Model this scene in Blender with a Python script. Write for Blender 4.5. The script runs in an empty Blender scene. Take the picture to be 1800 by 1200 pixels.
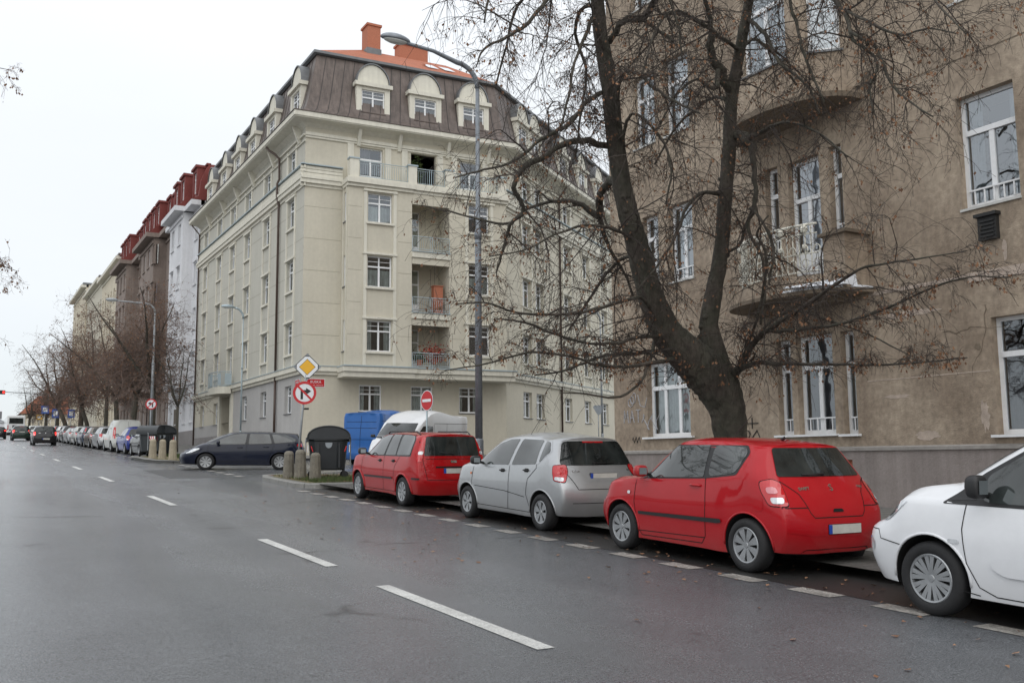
import bpy, bmesh, math, random
from mathutils import Vector as V, Matrix
from mathutils.bvhtree import BVHTree
random.seed(7)
SC = bpy.context.scene
COL = SC.collection
PI = math.pi
R = math.radians
Z = V((0, 0, 1))
SLOPE = .0353

def gz(y):
    """height of the street, which climbs away from the camera and levels off far out"""
    if y < 250: return SLOPE * y
    t = min(1, (y - 250) / 150)
    return SLOPE * 250 + SLOPE * 150 * (t - t * t / 2)

# ---------------------------------------------------------------- materials
MATS = {}
def mat(name, col, rough=.8, var=0., scale=3., var2=0., scale2=.4, bump=0., bscale=60., metal=0., spec=.5,
        coat=0., streak=0., col2=None, emit=None):
    m = bpy.data.materials.new(name); m.use_nodes = True
    nt = m.node_tree; N = nt.nodes; L = nt.links
    b = N['Principled BSDF']
    b.inputs['Roughness'].default_value = rough
    b.inputs['Metallic'].default_value = metal
    b.inputs['Specular IOR Level'].default_value = spec
    b.inputs['Coat Weight'].default_value = coat
    b.inputs['Coat Roughness'].default_value = .04
    b.inputs['Base Color'].default_value = (*col, 1)
    tc = N.new('ShaderNodeTexCoord')
    if var or var2 or streak:
        cur = None
        base = N.new('ShaderNodeRGB'); base.outputs[0].default_value = (*col, 1); cur = base.outputs[0]
        def layer(cur, amt, sc, stretch=None, c2=None, lo=.3, hi=.7):
            n = N.new('ShaderNodeTexNoise'); n.inputs['Scale'].default_value = sc; n.inputs['Detail'].default_value = 5
            n.inputs['Roughness'].default_value = .65
            src = tc.outputs['Object']
            if stretch:
                mp = N.new('ShaderNodeMapping'); mp.inputs['Scale'].default_value = stretch
                L.new(src, mp.inputs[0]); src = mp.outputs[0]
            L.new(src, n.inputs['Vector'])
            r = N.new('ShaderNodeMapRange'); r.inputs[1].default_value = lo; r.inputs[2].default_value = hi
            L.new(n.outputs[0], r.inputs[0])
            mx = N.new('ShaderNodeMix'); mx.data_type = 'RGBA'
            if c2 is None:
                r.inputs[3].default_value = 1 - amt; r.inputs[4].default_value = 1 + amt
                mx.blend_type = 'MULTIPLY'; mx.inputs[0].default_value = 1
                L.new(cur, mx.inputs[6]); L.new(r.outputs[0], mx.inputs[7])
            else:
                r.inputs[3].default_value = 0; r.inputs[4].default_value = amt
                L.new(r.outputs[0], mx.inputs[0]); L.new(cur, mx.inputs[6]); mx.inputs[7].default_value = (*c2, 1)
            return mx.outputs[2]
        if var2: cur = layer(cur, var2, scale2, c2=col2, lo=.38 if col2 else .3, hi=.62 if col2 else .7)
        if var: cur = layer(cur, var, scale)
        if streak: cur = layer(cur, streak, 1.6, (3, 3, .12))
        L.new(cur, b.inputs['Base Color'])
    if bump:
        n = N.new('ShaderNodeTexNoise'); n.inputs['Scale'].default_value = bscale; n.inputs['Detail'].default_value = 4
        L.new(tc.outputs['Object'], n.inputs['Vector'])
        bp = N.new('ShaderNodeBump'); bp.inputs['Strength'].default_value = bump; bp.inputs['Distance'].default_value = .02
        L.new(n.outputs[0], bp.inputs['Height']); L.new(bp.outputs[0], b.inputs['Normal'])
    if emit:
        b.inputs['Emission Color'].default_value = (*emit[:3], 1); b.inputs['Emission Strength'].default_value = emit[3]
    MATS[name] = m
    return m

def glass_mat(name, tint, base=.12, dark=.0):
    """window glass: see through, with the sky mirrored in it more strongly at a glancing angle"""
    m = bpy.data.materials.new(name); m.use_nodes = True
    nt = m.node_tree; N = nt.nodes; L = nt.links
    N.remove(N['Principled BSDF']); out = N['Material Output']
    tr = N.new('ShaderNodeBsdfTransparent'); tr.inputs[0].default_value = (*tint, 1)
    gl = N.new('ShaderNodeBsdfGlossy'); gl.inputs['Roughness'].default_value = .02
    gl.inputs[0].default_value = (.92, .96, 1, 1)
    lw = N.new('ShaderNodeFresnel'); lw.inputs['IOR'].default_value = 1.5
    ad = N.new('ShaderNodeMath'); ad.operation = 'MULTIPLY_ADD'; ad.inputs[1].default_value = 1.1; ad.inputs[2].default_value = base
    ad.use_clamp = True
    n = N.new('ShaderNodeTexNoise'); n.inputs['Scale'].default_value = 1.2
    tc = N.new('ShaderNodeTexCoord'); L.new(tc.outputs['Object'], n.inputs['Vector'])
    bp = N.new('ShaderNodeBump'); bp.inputs['Strength'].default_value = .25; bp.inputs['Distance'].default_value = .03
    L.new(n.outputs[0], bp.inputs['Height']); L.new(bp.outputs[0], gl.inputs['Normal'])
    L.new(lw.outputs[0], ad.inputs[0])
    mx = N.new('ShaderNodeMixShader'); L.new(ad.outputs[0], mx.inputs[0]); L.new(tr.outputs[0], mx.inputs[1]); L.new(gl.outputs[0], mx.inputs[2])
    L.new(mx.outputs[0], out.inputs[0])
    MATS[name] = m
    return m

# ---------------------------------------------------------------- mesh collector
class MB:
    def __init__(s): s.v = []; s.f = []; s.m = []
    def quad(s, a, b, c, d, mi=0):
        i = len(s.v); s.v += [V(a), V(b), V(c), V(d)]; s.f.append((i, i+1, i+2, i+3)); s.m.append(mi)
    def poly(s, pts, mi=0):
        i = len(s.v); s.v += [V(p) for p in pts]; s.f.append(tuple(range(i, i+len(pts)))); s.m.append(mi)
    def hexa(s, p, mi=0):
        """p: 8 corners, 4 below (ccw) then 4 above"""
        i = len(s.v); s.v += [V(q) for q in p]
        for f in ((3,2,1,0),(4,5,6,7),(0,1,5,4),(1,2,6,5),(2,3,7,6),(3,0,4,7)):
            s.f.append(tuple(i+k for k in f)); s.m.append(mi)
    def box(s, x0, x1, y0, y1, z0, z1, mi=0):
        s.hexa([(x0,y0,z0),(x1,y0,z0),(x1,y1,z0),(x0,y1,z0),(x0,y0,z1),(x1,y0,z1),(x1,y1,z1),(x0,y1,z1)], mi)
    def fbox(s, F, u0, u1, z0, z1, d0, d1, mi=0):
        P = F.P
        s.hexa([P(u0,z0,d0),P(u1,z0,d0),P(u1,z0,d1),P(u0,z0,d1),P(u0,z1,d0),P(u1,z1,d0),P(u1,z1,d1),P(u0,z1,d1)], mi)
    def tube(s, pts, rad, n=6, mi=0, cap=True):
        pts = [V(p) for p in pts]
        if not hasattr(rad, '__len__'): rad = [rad]*len(pts)
        i0 = len(s.v); a = None
        for k, p in enumerate(pts):
            t = (pts[min(k+1, len(pts)-1)] - pts[max(k-1, 0)])
            t = t.normalized() if t.length > 1e-9 else V((0,0,1))
            if a is None:
                a = t.orthogonal().normalized()
            else:
                a = (a - t*a.dot(t)); a = a.normalized() if a.length > 1e-6 else t.orthogonal().normalized()
            b = t.cross(a)
            for j in range(n):
                an = 2*PI*j/n
                s.v.append(p + (a*math.cos(an) + b*math.sin(an))*rad[k])
        for k in range(len(pts)-1):
            for j in range(n):
                j2 = (j+1) % n
                s.f.append((i0+k*n+j, i0+k*n+j2, i0+(k+1)*n+j2, i0+(k+1)*n+j)); s.m.append(mi)
        if cap and n > 3:
            s.f.append(tuple(i0+j for j in reversed(range(n)))); s.m.append(mi)
            s.f.append(tuple(i0+(len(pts)-1)*n+j for j in range(n))); s.m.append(mi)
    def lathe(s, prof, n=20, c=(0,0,0), mi=0, axis='z', squash=1., cap=True):
        """prof: list of (r, h)"""
        c = V(c); i0 = len(s.v)
        for r, h in prof:
            for j in range(n):
                a = 2*PI*j/n; x, y = r*math.cos(a), r*math.sin(a)*squash
                s.v.append(c + (V((x, y, h)) if axis == 'z' else V((x, h, y)) if axis == 'y' else V((h, x, y))))
        for k in range(len(prof)-1):
            for j in range(n):
                j2 = (j+1) % n
                s.f.append((i0+k*n+j, i0+k*n+j2, i0+(k+1)*n+j2, i0+(k+1)*n+j)); s.m.append(mi)
        for k, rev in ((0, True), (len(prof)-1, False)):
            if cap and prof[k][0] > 1e-4:
                r_ = range(n); s.f.append(tuple(i0+k*n+j for j in (reversed(r_) if rev else r_))); s.m.append(mi)
    def build(s, name, mats, parent=None, smooth=False, fix=True, merge=0., bevel=0.):
        if not isinstance(mats, (list, tuple)): mats = [mats]
        me = bpy.data.meshes.new(name)
        off = V((0,0,0))
        if parent is not None: off = parent.get('_o', None); off = V(off) if off is not None else V((0,0,0))
        me.from_pydata([p - off for p in s.v], [], s.f)
        for m in mats: me.materials.append(MATS[m] if isinstance(m, str) else m)
        me.polygons.foreach_set('material_index', s.m)
        if fix or merge or bevel:
            bm = bmesh.new(); bm.from_mesh(me)
            if merge: bmesh.ops.remove_doubles(bm, verts=bm.verts, dist=merge)
            if fix: bmesh.ops.recalc_face_normals(bm, faces=bm.faces)
            if bevel:
                bmesh.ops.bevel(bm, geom=[e for e in bm.edges if len(e.link_faces) == 2 and e.calc_face_angle(0) > .6], offset=bevel, segments=2, affect='EDGES', profile=.6)
            bm.to_mesh(me); bm.free()
        if smooth:
            me.polygons.foreach_set('use_smooth', [True]*len(me.polygons))
        me.update()
        o = bpy.data.objects.new(name, me); COL.objects.link(o)
        if parent is not None: o.parent = parent
        return o

class Fr:
    """a wall plane: u along it, z up, d outwards"""
    def __init__(s, o, U, N): s.o = V((o[0], o[1], 0)); s.U = V((*U, 0)).normalized(); s.N = V((*N, 0)).normalized()
    def P(s, u, z, d=0.): return s.o + s.U*u + s.N*d + Z*z

def tag(o, label, cat, group=None):
    o['label'] = label; o['category'] = cat
    if group: o['group'] = group
    return o
def empty(name, loc, label, cat, group=None, rz=0., world=True):
    """thing root; with world=True children are given in world coordinates, else in local ones"""
    o = bpy.data.objects.new(name, None); o.empty_display_size = .2; COL.objects.link(o)
    o.location = loc; o.rotation_euler.z = rz
    if world: o['_o'] = tuple(loc)
    return tag(o, label, cat, group)
def struct(o): o['kind'] = 'structure'; return o
def stuff(o): o['kind'] = 'stuff'; return o
def copy_tree(o, parent=None):
    c = o.copy(); COL.objects.link(c)
    if parent is not None: c.parent = parent
    for ch in list(o.children): copy_tree(ch, c)
    return c
def text_mesh(name, s, size, mtx, m, parent, depth=.004, bold=0.):
    cu = bpy.data.curves.new(name, 'FONT'); cu.body = s; cu.size = size; cu.extrude = depth; cu.align_x = 'CENTER'; cu.align_y = 'CENTER'
    cu.offset = bold
    t = bpy.data.objects.new(name, cu); COL.objects.link(t)
    dg = bpy.context.evaluated_depsgraph_get()
    me = bpy.data.meshes.new_from_object(t.evaluated_get(dg)); bpy.data.objects.remove(t)
    me.transform(mtx); me.materials.clear(); me.materials.append(MATS[m])
    o = bpy.data.objects.new(name, me); COL.objects.link(o); o.parent = parent
    return o

# ---------------------------------------------------------------- palette
mat('plaster_cream', (.55,.515,.425), .9, .04, 6, .06, .35, bump=.15, streak=.03)
mat('plaster_grey', (.40,.39,.38), .9, .05, 6, .08, .5, bump=.15, streak=.05)
mat('plaster_olive', (.48,.465,.405), .9, .04, 6, .05, .35, bump=.15, streak=.05)
mat('trim_cream', (.64,.615,.53), .85, .04, 5, .05, .6, streak=.09)
mat('joint', (.26,.24,.18), .9)
mat('plinth_grey', (.25,.235,.23), .9, .08, 5, .10, .6, bump=.1)
mat('plaster_brown', (.255,.200,.150), .95, .20, 8, .8, .5, bump=.6, bscale=34, streak=.12, col2=(.42,.345,.265))
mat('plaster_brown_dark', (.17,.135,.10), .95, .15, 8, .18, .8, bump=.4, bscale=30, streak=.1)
mat('plaster_patch', (.45,.37,.31), .95, .25, 5, bump=.4)
mat('plinth_brown', (.27,.235,.22), .92, .10, 20, .14, .7, bump=.5, bscale=50, streak=.14)
mat('ledge', (.30,.28,.26), .85, .15, 6)
mat('frame_white', (.80,.81,.82), .45, .05, 8)
mat('frame_grey', (.55,.55,.53), .6, .08, 8)
mat('curtain_white', (.62,.63,.62), .9, .22, 3, streak=.45)
mat('curtain_dark', (.20,.18,.20), .9, .3, 2, streak=.4)
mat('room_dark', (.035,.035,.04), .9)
mat('zinc_roof', (.115,.090,.078), .5, .15, 3, .12, .8, streak=.35, metal=.25)
mat('zinc_grey', (.16,.165,.17), .5, .12, 3, metal=.3)
mat('tile_orange', (.38,.125,.065), .8, .22, 14, .15, 1.2, bump=.6, bscale=20)
mat('tile_red', (.17,.034,.028), .75, .18, 8, .12, .9)
mat('brick_orange', (.42,.155,.09), .85, .22, 22, bump=.4, bscale=40)
mat('rail_blue', (.36,.43,.46), .55, .06, 6)
mat('pipe_brown', (.07,.045,.035), .5, .1, 6)
mat('pipe_zinc', (.35,.42,.45), .45, .1, 6, metal=.4)
mat('black_iron', (.02,.02,.02), .6)
mat('wood_door', (.10,.075,.05), .6, .2, 6)
mat('plaster_white', (.64,.645,.665), .85, .05, 5, .1, .4, streak=.06)
mat('plaster_taupe', (.235,.19,.165), .9, .10, 5, .15, .5, streak=.12)
mat('plaster_yellow', (.60,.54,.42), .9, .06, 5, .1, .5, streak=.08)
mat('galv', (.30,.32,.335), .5, .12, 9, .1, 2, metal=.35)
mat('lamp_grey', (.20,.22,.245), .5, .18, 7, .15, 1.5, metal=.3)
mat('lamp_glass', (.55,.57,.55), .3)
mat('sign_red', (.52,.012,.018), .4, .05, 9)
mat('sign_white', (.74,.76,.78), .4, .04, 9)
mat('sign_yellow', (.78,.42,.015), .4, .04, 9)
mat('sign_black', (.012,.012,.014), .5)
mat('sign_blue', (.02,.10,.42), .4)
mat('sign_back', (.28,.31,.34), .5, .1, 8)
mat('granite', (.175,.16,.13), .9, .25, 18, .25, 2.5, bump=.6, bscale=40)
mat('granite_light', (.31,.27,.20), .9, .2, 18, .2, 2.5, bump=.6, bscale=40)
mat('bin_plastic', (.022,.026,.030), .42, .12, 3, bump=.05, bscale=12)
mat('rubber', (.013,.013,.014), .75, .15, 14, bump=.2)
mat('bark', (.075,.063,.052), .95, .35, 11, .6, 2.2, bump=1., bscale=18, streak=.35, col2=(.045,.050,.034))
m_ = MATS['bark'].node_tree; n_ = [n for n in m_.nodes if n.type == 'TEX_NOISE'][-1]; mp_ = m_.nodes.new('ShaderNodeMapping'); mp_.inputs['Scale'].default_value = (1, 1, .22)
m_.links.new(next(n for n in m_.nodes if n.type == 'TEX_COORD').outputs['Object'], mp_.inputs[0]); m_.links.new(mp_.outputs[0], n_.inputs['Vector']); next(n for n in m_.nodes if n.type == 'BUMP').inputs['Distance'].default_value = .06
mat('bark_twig', (.048,.038,.032), .9, .2, 6)
mat('twig_red', (.135,.095,.078), .9, .2, 3)
mat('dead_leaf', (.22,.115,.06), .8, .45, 3)
mat('dead_leaf_dark', (.15,.07,.035), .8, .4, 3)
mat('grass', (.06,.085,.025), .95, .4, 5)
mat('plant_green', (.06,.09,.02), .8, .4, 4)
mat('plant_red', (.35,.04,.02), .8, .4, 4)
mat('snow', (.80,.83,.88), .6, .04, 6, bump=.3)
glass_mat('glass', (.72,.78,.78), .13)
glass_mat('glass_sky', (.60,.68,.72), .24)
# ---------------------------------------------------------------- ground
def road_material():
    m = mat('asphalt', (.118,.123,.131), .5, .8, 75, .20, .3, bump=.55, bscale=110)
    nt = m.node_tree; N = nt.nodes; L = nt.links; b = N['Principled BSDF']
    tc = next(n for n in N if n.type == 'TEX_COORD')
    mp = N.new('ShaderNodeMapping'); mp.inputs['Scale'].default_value = (.8, .10, 1); L.new(tc.outputs['Object'], mp.inputs[0])
    n = N.new('ShaderNodeTexNoise'); n.inputs['Scale'].default_value = 1.0; n.inputs['Detail'].default_value = 5; L.new(mp.outputs[0], n.inputs['Vector'])
    n2 = N.new('ShaderNodeTexNoise'); n2.inputs['Scale'].default_value = 45; n2.inputs['Detail'].default_value = 3; L.new(tc.outputs['Object'], n2.inputs['Vector'])
    # the lane is damp; along the parking bays it is properly wet
    sx = N.new('ShaderNodeSeparateXYZ'); L.new(tc.outputs['Object'], sx.inputs[0])
    wr = N.new('ShaderNodeMapRange'); wr.inputs[1].default_value = 5.3; wr.inputs[2].default_value = 7.7; wr.inputs[3].default_value = 0; wr.inputs[4].default_value = -.16
    L.new(sx.outputs[0], wr.inputs[0])
    r = N.new('ShaderNodeMapRange'); r.inputs[1].default_value = .3; r.inputs[2].default_value = .7; r.inputs[3].default_value = .17; r.inputs[4].default_value = .36
    L.new(n.outputs[0], r.inputs[0])
    a = N.new('ShaderNodeMath'); a.operation = 'MULTIPLY_ADD'; a.inputs[1].default_value = .22; L.new(n2.outputs[0], a.inputs[0]); L.new(r.outputs[0], a.inputs[2])
    wl_ = N.new('ShaderNodeMapRange'); wl_.inputs[1].default_value = 3.2; wl_.inputs[2].default_value = .8; wl_.inputs[3].default_value = 0; wl_.inputs[4].default_value = -.13; L.new(sx.outputs[0], wl_.inputs[0])
    ws = N.new('ShaderNodeMath'); ws.operation = 'ADD'; L.new(wr.outputs[0], ws.inputs[0]); L.new(wl_.outputs[0], ws.inputs[1]); wr = ws
    a2 = N.new('ShaderNodeMath'); a2.operation = 'ADD'; L.new(a.outputs[0], a2.inputs[0]); L.new(wr.outputs[0], a2.inputs[1])
    a3 = N.new('ShaderNodeMath'); a3.operation = 'SUBTRACT'; a3.inputs[1].default_value = .11; L.new(a2.outputs[0], a3.inputs[0])
    L.new(a3.outputs[0], b.inputs['Roughness'])
    b.inputs['Specular IOR Level'].default_value = .8
    # cracks and tar seams
    cur = b.inputs['Base Color'].links[0].from_socket
    vo = N.new('ShaderNodeTexVoronoi'); vo.feature = 'DISTANCE_TO_EDGE'; vo.inputs['Scale'].default_value = .33
    wn = N.new('ShaderNodeTexNoise'); wn.inputs['Scale'].default_value = 1.3; wn.inputs['Detail'].default_value = 6; L.new(tc.outputs['Object'], wn.inputs['Vector'])
    mxv = N.new('ShaderNodeMix'); mxv.data_type = 'VECTOR'; mxv.inputs[0].default_value = .35
    L.new(tc.outputs['Object'], mxv.inputs[4]); L.new(wn.outputs['Color'], mxv.inputs[5]); L.new(mxv.outputs[1], vo.inputs['Vector'])
    cr = N.new('ShaderNodeMapRange'); cr.inputs[1].default_value = .0; cr.inputs[2].default_value = .02; cr.inputs[3].default_value = .35; cr.inputs[4].default_value = 1
    L.new(vo.outputs[0], cr.inputs[0])
    msk = N.new('ShaderNodeMapRange'); msk.inputs[1].default_value = .55; msk.inputs[2].default_value = .66; msk.inputs[3].default_value = 1; msk.inputs[4].default_value = 0
    L.new(wn.outputs[0], msk.inputs[0])
    mk = N.new('ShaderNodeMath'); mk.operation = 'MAXIMUM'; L.new(cr.outputs[0], mk.inputs[0]); L.new(msk.outputs[0], mk.inputs[1])
    mx = N.new('ShaderNodeMix'); mx.data_type = 'RGBA'; mx.blend_type = 'MULTIPLY'; mx.inputs[0].default_value = 1
    L.new(cur, mx.inputs[6]); L.new(mk.outputs[0], mx.inputs[7]); L.new(mx.outputs[2], b.inputs['Base Color'])
    return m
road_material()
mat('asphalt_wet', (.028,.027,.027), .30, .25, 60, .45, .9, bump=.5, bscale=120, spec=.55, col2=(.05,.047,.043))
mat('paint', (.50,.50,.48), .6, .42, 60, .2, 3, bump=.3, bscale=150)
mat('paint_worn', (.25,.235,.215), .65, .7, 34, .5, 3, bump=.5, bscale=90)
mat('paving', (.17,.165,.155), .7, .18, 10, .15, .8, bump=.4, bscale=40)
mat('kerb', (.22,.215,.20), .7, .2, 14, .12, 1., bump=.4)
mat('verge', (.14,.115,.06), .95, .45, 7, .4, 2, bump=.8, col2=(.09,.10,.03))

def joints(mname, px, py, dark, wd):
    # joints between kerb stones or paving slabs, laid out in metres on the ground
    m = MATS[mname]; nt = m.node_tree; N = nt.nodes; L = nt.links; b = N['Principled BSDF']; tc = next(n for n in N if n.type == 'TEX_COORD')
    sx = N.new('ShaderNodeSeparateXYZ'); L.new(tc.outputs['Object'], sx.inputs[0]); cur = b.inputs['Base Color'].links[0].from_socket
    for ax, p_ in ((0, px), (1, py)):
        if not p_: continue
        md = N.new('ShaderNodeMath'); md.operation = 'PINGPONG'; md.inputs[1].default_value = p_/2; L.new(sx.outputs[ax], md.inputs[0])
        r = N.new('ShaderNodeMapRange'); r.inputs[1].default_value = wd; r.inputs[2].default_value = wd*2; r.inputs[3].default_value = dark; r.inputs[4].default_value = 1; L.new(md.outputs[0], r.inputs[0])
        mx = N.new('ShaderNodeMix'); mx.data_type = 'RGBA'; mx.blend_type = 'MULTIPLY'; mx.inputs[0].default_value = 1; L.new(cur, mx.inputs[6]); L.new(r.outputs[0], mx.inputs[7]); cur = mx.outputs[2]
    L.new(cur, b.inputs['Base Color'])
joints('kerb', 0, 1.0, .25, .008); joints('paving', .3, .3, .45, .006)
b = MB()
xs = [-400, -60, -20, -6, 0, 4, 8, 12, 20, 40, 80, 200, 700]
ys = [-150, -40, -10, 0, 10, 20, 40, 80, 120, 160, 200, 250] + [250 + 15*k for k in range(1, 11)] + [700, 1500]
for i in range(len(xs)-1):
    for j in range(len(ys)-1):
        b.quad(*[(x, y, gz(y)) for x, y in ((xs[i],ys[j]),(xs[i+1],ys[j]),(xs[i+1],ys[j+1]),(xs[i],ys[j+1]))])
struct(b.build('road', 'asphalt', merge=1e-4))

WD = V((math.sin(R(54.08)), math.cos(R(54.08))))          # direction of the side street
def sheet(name, pts, m, h):
    b = MB(); b.poly([(x, y, gz(y)+h) for x, y in pts]); o = b.build(name, m, fix=False)
    if o.data.polygons[0].normal.z < 0: o.data.flip_normals()
    return struct(o)
def slab(name, pts, m, mk, h=.12, kw=.16):
    """raised pavement with a stone kerb round it"""
    n = len(pts); b = MB()
    ins = []
    for i in range(n):
        p0, p1, p2 = V(pts[i-1]), V(pts[i]), V(pts[(i+1) % n])
        d1 = (p1-p0).normalized(); d2 = (p2-p1).normalized()
        n1 = V((-d1.y, d1.x)); n2 = V((-d2.y, d2.x)); k = (n1+n2).normalized(); c = max(.35, k.dot(n1))
        ins.append(p1 + k*kw/c)
    bm = bmesh.new(); vs = [bm.verts.new((p.x, p.y, gz(p.y)+h)) for p in ins]
    f = bm.faces.new(vs); bmesh.ops.triangulate(bm, faces=[f]); bmesh.ops.recalc_face_normals(bm, faces=bm.faces)
    if bm.faces[:][0].normal.z < 0: bmesh.ops.reverse_faces(bm, faces=bm.faces)
    me = bpy.data.meshes.new(name); bm.to_mesh(me); bm.free(); me.materials.append(MATS[m])
    o = bpy.data.objects.new(name, me); COL.objects.link(o); struct(o)
    for i in range(n):
        j = (i+1) % n
        a, c = V(pts[i]), V(pts[j]); ia, ic = ins[i], ins[j]
        q = lambda p, dz: (p.x, p.y, gz(p.y)+dz)
        b.quad(q(a, -.05), q(c, -.05), q(c, h-.015), q(a, h-.015))
        sl = .985
        a2, c2 = a.lerp(ia, .15), c.lerp(ic, .15)
        b.quad(q(a, h-.015), q(c, h-.015), q(c2, h+.003), q(a2, h+.003)); b.quad(q(a2, h+.003), q(c2, h+.003), q(ic, h+.003), q(ia, h+.003))
    k = b.build('kerb', mk, merge=1e-4); struct(k)
    return o
def arc(c, r, a0, a1, n): return [(c[0]+r*math.cos(R(a0+(a1-a0)*k/n)), c[1]+r*math.sin(R(a0+(a1-a0)*k/n))) for k in range(n+1)]
s1 = V((14.3, 24.9))
near = [(60, -60), (60, 57)] + [tuple(s1 + WD*t) for t in (56, 3)] + [(15.2, 25.6), (13.6, 26.1), (12.2, 27.6), (10.9, 29.6), (9.9, 30.5), (8.8, 30.5), (8.1, 29.8), (7.85, 28.8), (7.75, 25.3), (8.1, 24.65), (8.8, 24.5), (9.9, 24.6), (9.9, -60)]
slab('pavement', near, 'paving', 'kerb')
far = [(60, 240), (9.9, 240), (9.9, 51.4), (8.2, 51.2), (7.45, 50.6), (7.2, 49.4), (7.2, 45), (7.5, 43.3), (8.6, 42.4), (11, 42.5), (13.5, 44.6), (16, 46.1), (26, 46.2), (29, 46.9)] + [tuple(V((29, 46.9)) + WD*t) for t in (3, 50)] + [(90, 240)]
far = far[::-1]
slab('pavement', far, 'paving', 'kerb')
lf = [(-.9, -60), (-.9, 240), (-40, 240), (-40, -60)]
slab('pavement', lf, 'paving', 'kerb')
sheet('parking_strip', [(7.6, -40), (9.88, -40), (9.88, 24.5), (7.6, 24.5)], 'asphalt_wet', .004)
sheet('parking_strip', [(7.6, 51.4), (9.88, 51.4), (9.88, 200), (7.6, 200)], 'asphalt_wet', .004)
# soil and tufts on the two corner islands
sheet('soil', [(8.05, 25.1), (11.5, 25.1), (11.5, 27.9), (10.4, 29.4), (9.6, 30.1), (8.9, 30.1), (8.35, 29.5), (8.1, 28.6)], 'verge', .126)
sheet('soil', [(7.5, 45), (8.1, 43.3), (10.2, 43.0), (12, 44.6), (12, 50.6), (8.2, 50.7), (7.5, 49.6)], 'verge', .126)

b = MB()
def dash(x0, x1, y0, y1, mi=0, h=.006): b.quad(*[(x, y, gz(y)+h) for x, y in ((x0,y0),(x1,y0),(x1,y1),(x0,y1))], mi)
for y0, y1 in [(-3.4,-.4), (1.5,4.4), (6.17,9.33), (10.87,13.87), (20.44,23.4), (29.7,32.6)] + [(38.1+9.05*k, 41.1+9.05*k) for k in range(14)]: dash(3.71, 3.86, y0, y1)
for k in range(-8, 19):
    y = 4.68 + 1.04*k; dash(7.36, 7.60, y, y+.56, 1)
for k in range(0, 12): dash(7.32, 7.5, 51.5+2*k, 52.3+2*k, 1)
for k in range(8): dash(7.7, 7.95, 31.2+1.35*k, 31.9+1.35*k, 1)
struct(b.build('lane_markings', ['paint', 'paint_worn']))

# repair patches and a manhole
mat('asphalt_patch', (.045,.045,.046), .45, .2, 70, .1, 1, bump=.6, bscale=150)
b = MB()
for x0, x1, y0, y1 in ((5.6, 7.2, 31, 37), (8.4, 10, 33.2, 34.4)): b.quad(*[(x, y, gz(y)+.004) for x, y in ((x0,y0),(x1,y0),(x1+.2,y1),(x0+.1,y1))])
struct(b.build('road_patches', 'asphalt_patch'))
def manhole(x, y, lab):
    b = MB(); b.lathe([(.0, .0), (.30, .0), (.30, .012), (.33, .014), (.36, .012), (.36, 0)], 28)
    o = b.build('manhole_cover', 'black_iron', smooth=False); o.location = (x, y, gz(y)+.006); o.rotation_euler.x = math.atan(SLOPE)
    tag(o, lab, 'manhole cover')
0 and manhole(6.9, 17.2, 'round iron manhole cover in the carriageway beside the silver hatchback')

def litter(name, n, gen, mats, lab, cat):
    b = MB()
    for i in range(n):
        x, y, h = gen(); a = random.random()*6.3; s = random.uniform(.018, .045)
        p = [V((math.cos(a+k*PI/2)*s*(1 if k % 2 else .6), math.sin(a+k*PI/2)*s*(1 if k % 2 else .6), random.uniform(0, .02))) + V((x, y, gz(y)+h+.006)) for k in range(4)]
        b.poly(p, random.randrange(len(mats)))
    o = b.build(name, mats, fix=False); stuff(tag(o, lab, cat)); return o
def g1():
    r = random.random()
    if r < .6: return random.gauss(8.7, .9), random.uniform(1, 24.3), .004
    if r < .8: return random.uniform(9.95, 15.8), random.uniform(3, 24), .122
    return random.uniform(4.5, 8.2), random.uniform(3, 26), 0
litter('fallen_leaves', 900, g1, ['dead_leaf', 'dead_leaf_dark'], 'brown fallen leaves scattered under the parked cars and along the kerb', 'leaves')
litter('fallen_leaves', 900, lambda: (random.uniform(8.1, 11.4), random.uniform(25.1, 29.2), .13), ['dead_leaf', 'dead_leaf_dark'], 'brown fallen leaves on the near corner island round the bollards', 'leaves')

def grass(n, gen, lab, hmax=.12):
    b = MB()
    for i in range(n):
        x, y = gen(); a = random.random()*6.3; h = random.uniform(.4, 1)*hmax; w = .006
        c = V((x, y, gz(y)+.125)); t = c + V((math.cos(a)*h*.5, math.sin(a)*h*.5, h)); s = V((-math.sin(a), math.cos(a), 0))*w
        b.poly([c-s, c+s, t])
    stuff(tag(b.build('grass', 'grass', fix=False), lab, 'grass'))
grass(5000, lambda: (random.uniform(8.2, 11.3), min(29.2, abs(random.gauss(0, 1.6))+25.1)), 'thin worn grass on the near corner island between kerb and bollards')
grass(9000, lambda: (random.uniform(8.6, 11.9), random.uniform(43.6, 50.4)), 'green grass on the far corner island behind the pale bollards', .2)
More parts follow.
